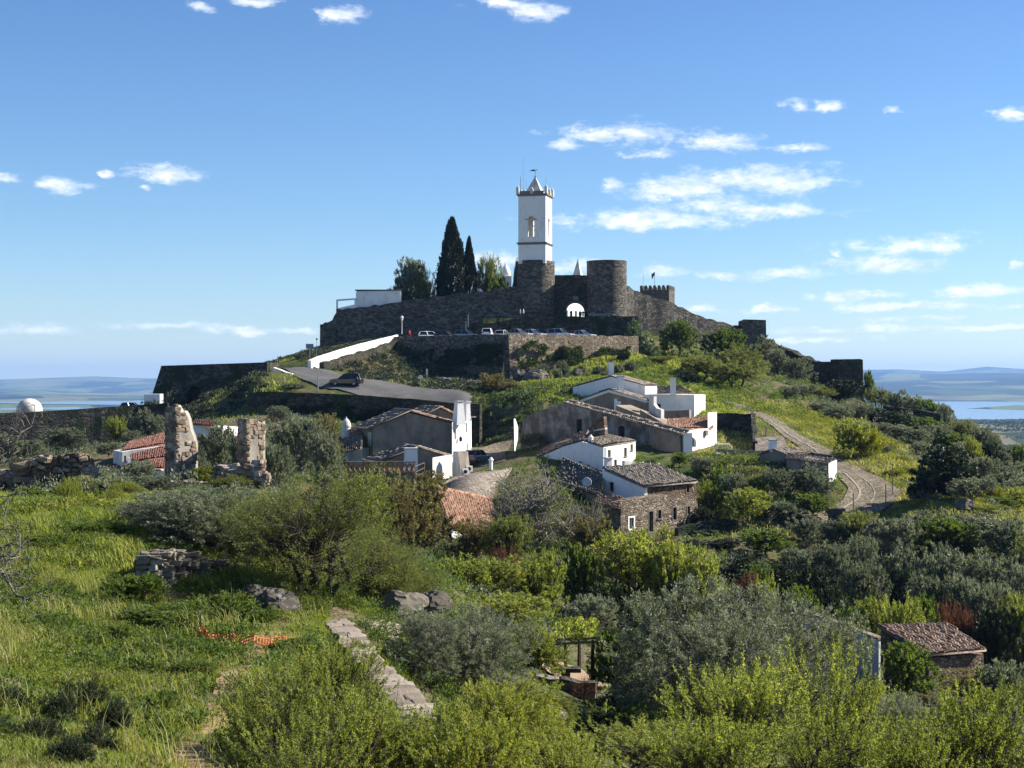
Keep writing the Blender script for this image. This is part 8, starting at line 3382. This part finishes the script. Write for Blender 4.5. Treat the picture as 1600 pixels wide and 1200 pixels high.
CZ = CAR_Z + 0.06
car('estate', 'white', 674, 520, 260, 8, 'white estate car, leftmost of the cars parked above the wall', CZ)
car('hatch', 'black', 698, 522, 256.5, -25, 'dark car parked in front of the white estate car', CZ)
car('hatch', 'black', 699, 517, 263, 12, 'dark car half hidden behind the white estate car', CZ)
car('hatch', 'blue', 729, 522, 252, -18, 'slate blue car left of the small white car', CZ)
car('mini', 'white', 762, 522, 246, 84, 'small white car seen from behind', CZ)
car('hatch', 'white', 786, 521, 254, 70, 'white hatchback right of the small white car', CZ)
car('saloon', 'beige', 810, 522, 246, -30, 'beige car at the corner of the retaining wall', CZ)
car('saloon', 'silver', 832, 522, 247.5, -35, 'silver car right of the beige car', CZ)
car('suv', 'black', 850, 520, 253, -10, 'black car, tallest of those parked before the gate', CZ)
car('suv', 'silver', 876, 522, 251, -25, 'silver blue van-like car right of the tall black car', CZ)
car('saloon', 'maroon', 897, 522, 254, -20, 'dark red car beside the silver ones', CZ)
car('saloon', 'silver', 910, 523, 252, -35, 'silver car, rightmost of the cars above the wall', CZ)
car('saloon', 'dblue', 940, 497, 266, -6, 'dark blue car on the gate terrace below the round tower', GATE_Z + 0.02)
car('suv', 'black', 541, 610, 206.5, 172, 'black car on the road beside the white parapet', None, 'cars on the roads')
car('hatch', 'grey', 746, 716, 176, 62, 'grey car parked in the sunny street beside the white wing', None, 'cars on the roads')
car('hatch', 'silver', 741, 672, 196, 80, 'pale car half hidden behind the white wing', None, 'cars on the roads')


def van():
    q = P(240, 636, 216)
    z = P(0, 634.5, 207).z - 0.2
    t = empty('delivery_van', (q.x, 216, z), 'white box van parked behind the rampart at the foot of the bastion', 'van')
    m = MB()
    m.box((q.x, 216, z + 1.05), (2.3, 2.0, 1.5), 0.0)
    m.build('box_body', PAINT['white'], t, bevel=0.04)
    for s in (-1, 1):
        m = MB()
        m.box((q.x + s * 0.56, 214.98, z + 1.05), (1.06, 0.05, 1.35))
        m.build('rear_door', PAINT['white'], t)
    for s in (-1, 1):
        m = MB()
        m.box((q.x + s * 0.9, 215.2, z + 0.3), (0.25, 0.6, 0.6))
        m.build('wheel', M['tyre'], t)
    q2 = P(209, 637, 216)
    car('hatch', 'grey', 209, 637, 214, 5, 'low grey car beside the white van on the rampart', z - 0.85, 'cars on the roads')


van()


# ------------------------------------------------------------------ people
def person_mat(name, legs, top, hair):
    t = NT(name)
    s = t.n('ShaderNodeSeparateXYZ')
    t.l(t.obj(), s.inputs[0])
    c = t.ramp(t.math('DIVIDE', s.outputs[2], 1.8), [(0.0, (0.02, 0.018, 0.016)), (0.045, legs), (0.50, top), (0.83, (0.42, 0.26, 0.18)), (0.94, hair)], 'CONSTANT')
    return t.bsdf(c, 0.85, None, 0.1)


def person(px, Y, z, yaw, stride, label, mat):
    x = (px - 800) / F * Y
    k = stride
    J = {'pel': (0, 0, 0.95, 0.135), 'abd': (0, 0.01, 1.12, 0.13), 'che': (0, 0.01, 1.36, 0.155), 'nec': (0, 0.02, 1.50, 0.058), 'hd0': (0, 0.03, 1.60, 0.088), 'hd1': (0, 0.03, 1.71, 0.085),
         'hl': (-0.09, 0, 0.90, 0.10), 'kl': (-0.10, 0.16 * k, 0.50, 0.062), 'al': (-0.10, 0.22 * k, 0.09, 0.042), 'tl': (-0.11, 0.22 * k + 0.15, 0.05, 0.035),
         'hr': (0.09, 0, 0.90, 0.10), 'kr': (0.10, -0.06 * k, 0.50, 0.062), 'ar': (0.10, -0.26 * k, 0.10, 0.042), 'tr': (0.11, -0.26 * k + 0.15, 0.05, 0.035),
         'sl': (-0.19, 0, 1.42, 0.062), 'el': (-0.25, -0.08 * k, 1.14, 0.045), 'wl': (-0.24, 0.06, 0.88, 0.034), 'fl': (-0.235, 0.09, 0.78, 0.028),
         'sr': (0.19, 0, 1.42, 0.062), 'er': (0.25, 0.08 * k, 1.14, 0.045), 'wr': (0.24, 0.16 * k, 0.90, 0.034), 'fr': (0.235, 0.2 * k, 0.80, 0.028)}
    E = [('pel', 'abd'), ('abd', 'che'), ('che', 'nec'), ('nec', 'hd0'), ('hd0', 'hd1'), ('pel', 'hl'), ('hl', 'kl'), ('kl', 'al'), ('al', 'tl'), ('pel', 'hr'), ('hr', 'kr'), ('kr', 'ar'), ('ar', 'tr'), ('che', 'sl'), ('sl', 'el'), ('el', 'wl'), ('wl', 'fl'), ('che', 'sr'), ('sr', 'er'), ('er', 'wr'), ('wr', 'fr')]
    ks = list(J)
    me = bpy.data.meshes.new('person')
    me.from_pydata([J[n][:3] for n in ks], [(ks.index(a), ks.index(b)) for a, b in E], [])
    o = bpy.data.objects.new('person', me)
    COL.objects.link(o)
    md = o.modifiers.new('skin', 'SKIN')
    for i, n in enumerate(ks):
        me.skin_vertices[0].data[i].radius = (J[n][3], J[n][3])
        me.skin_vertices[0].data[i].use_root = (n == 'pel')
    o.modifiers.new('sub', 'SUBSURF').levels = 1
    bpy.context.view_layer.update()
    new = bpy.data.meshes.new_from_object(o.evaluated_get(bpy.context.evaluated_depsgraph_get()))
    o.modifiers.clear()
    o.data = new
    new.materials.clear()
    new.materials.append(mat)
    for p in new.polygons:
        p.use_smooth = True
    o.location = (x, Y, z)
    o.rotation_euler = (0, 0, R(yaw))
    tag(o, label, 'person')


pm1 = person_mat('dark_clothes', (0.02, 0.022, 0.03), (0.025, 0.025, 0.028), (0.02, 0.015, 0.01))
pm2 = person_mat('light_top', (0.03, 0.035, 0.06), (0.55, 0.56, 0.58), (0.03, 0.02, 0.012))
pm3 = person_mat('red_top', (0.02, 0.022, 0.03), (0.35, 0.03, 0.03), (0.03, 0.02, 0.012))
person(558, 204.5, h1((558 - 800) / F * 204.5, 204.5) + 0.12, 200, 0.9, 'person in dark clothes walking beside the black car on the road', pm1)
person(892, 274.5, GATE_Z, 170, 0.5, 'person in dark clothes standing left inside the castle gateway', pm1)
person(906, 274.8, GATE_Z, 30, 0.7, 'person in dark clothes walking in the castle gateway, middle one', pm1)
person(911, 273.5, GATE_Z, 10, 0.4, 'person in dark clothes at the right side of the castle gateway', pm1)
person(813, 264.5, GATE_Z - 0.15, 90, 0.8, 'person in a light top walking at the foot of the clock tower', pm2)
person(818, 264.2, GATE_Z - 0.1, 80, 0.5, 'second light clad person just right at the foot of the clock tower', pm2)
person(640, 259.5, CZ, 40, 0.3, 'person in a red top at the left end of the car park', pm3)
person(714, 258.5, CZ, 90, 0.4, 'person in dark clothes between the dark car and the slate blue car', pm1)
person(720, 258.8, CZ, 260, 0.3, 'person in a red top between the parked cars', pm3)


# ------------------------------------------------------------------ far woods on the plain
def far_woods():
    rng = rngf(77)
    n = 6500
    Y = np.sqrt(rng.uniform(750 ** 2, 4300 ** 2, n))
    px = rng.uniform(1340, 1700, n)
    X = (px - 800) / F * Y
    Z = H(X, Y)
    k = (Z > LAKE_Z + 1.5) & (fbm(X, Y, 1 / 260.0, 3, 41) > -0.22)
    X, Y, Z = X[k], Y[k], Z[k]
    n = len(X)
    s = rng.uniform(2.6, 5.0, n)
    m = 7
    v = rng.normal(0, 1, (n, m, 3))
    v /= np.linalg.norm(v, axis=2)[..., None]
    v[..., 2] = np.abs(v[..., 2]) * 0.8
    cen = np.stack([X, Y, Z], 1)[:, None] + v * s[:, None, None] * 0.8
    lvb = np.repeat(np.clip(rng.normal(0.45, 0.2, n), 0, 1), m)
    V, Fq, lv = leaf_cloud(rng, cen.reshape(-1, 3), v.reshape(-1, 3), np.full(n * m, 0.8), 4, 2.1, 1.3, 1.3, lvb)
    o = link('far_woodland', mesh_np('far_woodland', V, Fq, M['leaf_dark'], False, {'lv': lv}))
    tag(o, 'distant dark woodland on the plain before the lake', 'woodland', None, 'stuff')


far_woods()

# ================================================================== air
def build_haze():
    m = MB()
    gb = np.array([v[:] for v in bpy.data.objects['ground'].bound_box])
    lo, hi = gb.min(0), gb.max(0)
    m.box(((lo[0] + hi[0]) / 2, (lo[1] + hi[1]) / 2, (lo[2] + hi[2] + 20) / 2), (hi[0] - lo[0] + 200, hi[1] - lo[1] + 200, hi[2] - lo[2] + 24))
    print('HAZE', lo, hi)
    t = NT('pale_air')
    v = t.n('ShaderNodeVolumePrincipled')
    v.inputs['Color'].default_value = (0.30, 0.55, 1.0, 1)
    v.inputs['Density'].default_value = HAZE_DENSITY
    v.inputs['Anisotropy'].default_value = 0.1
    t.l(v.outputs[0], t.out.inputs['Volume'])
    o = m.build('haze', t.m, None, (0, 0, 0))
    tag(o, kind='stuff')


HAZE_DENSITY = 5.0e-5
build_haze()
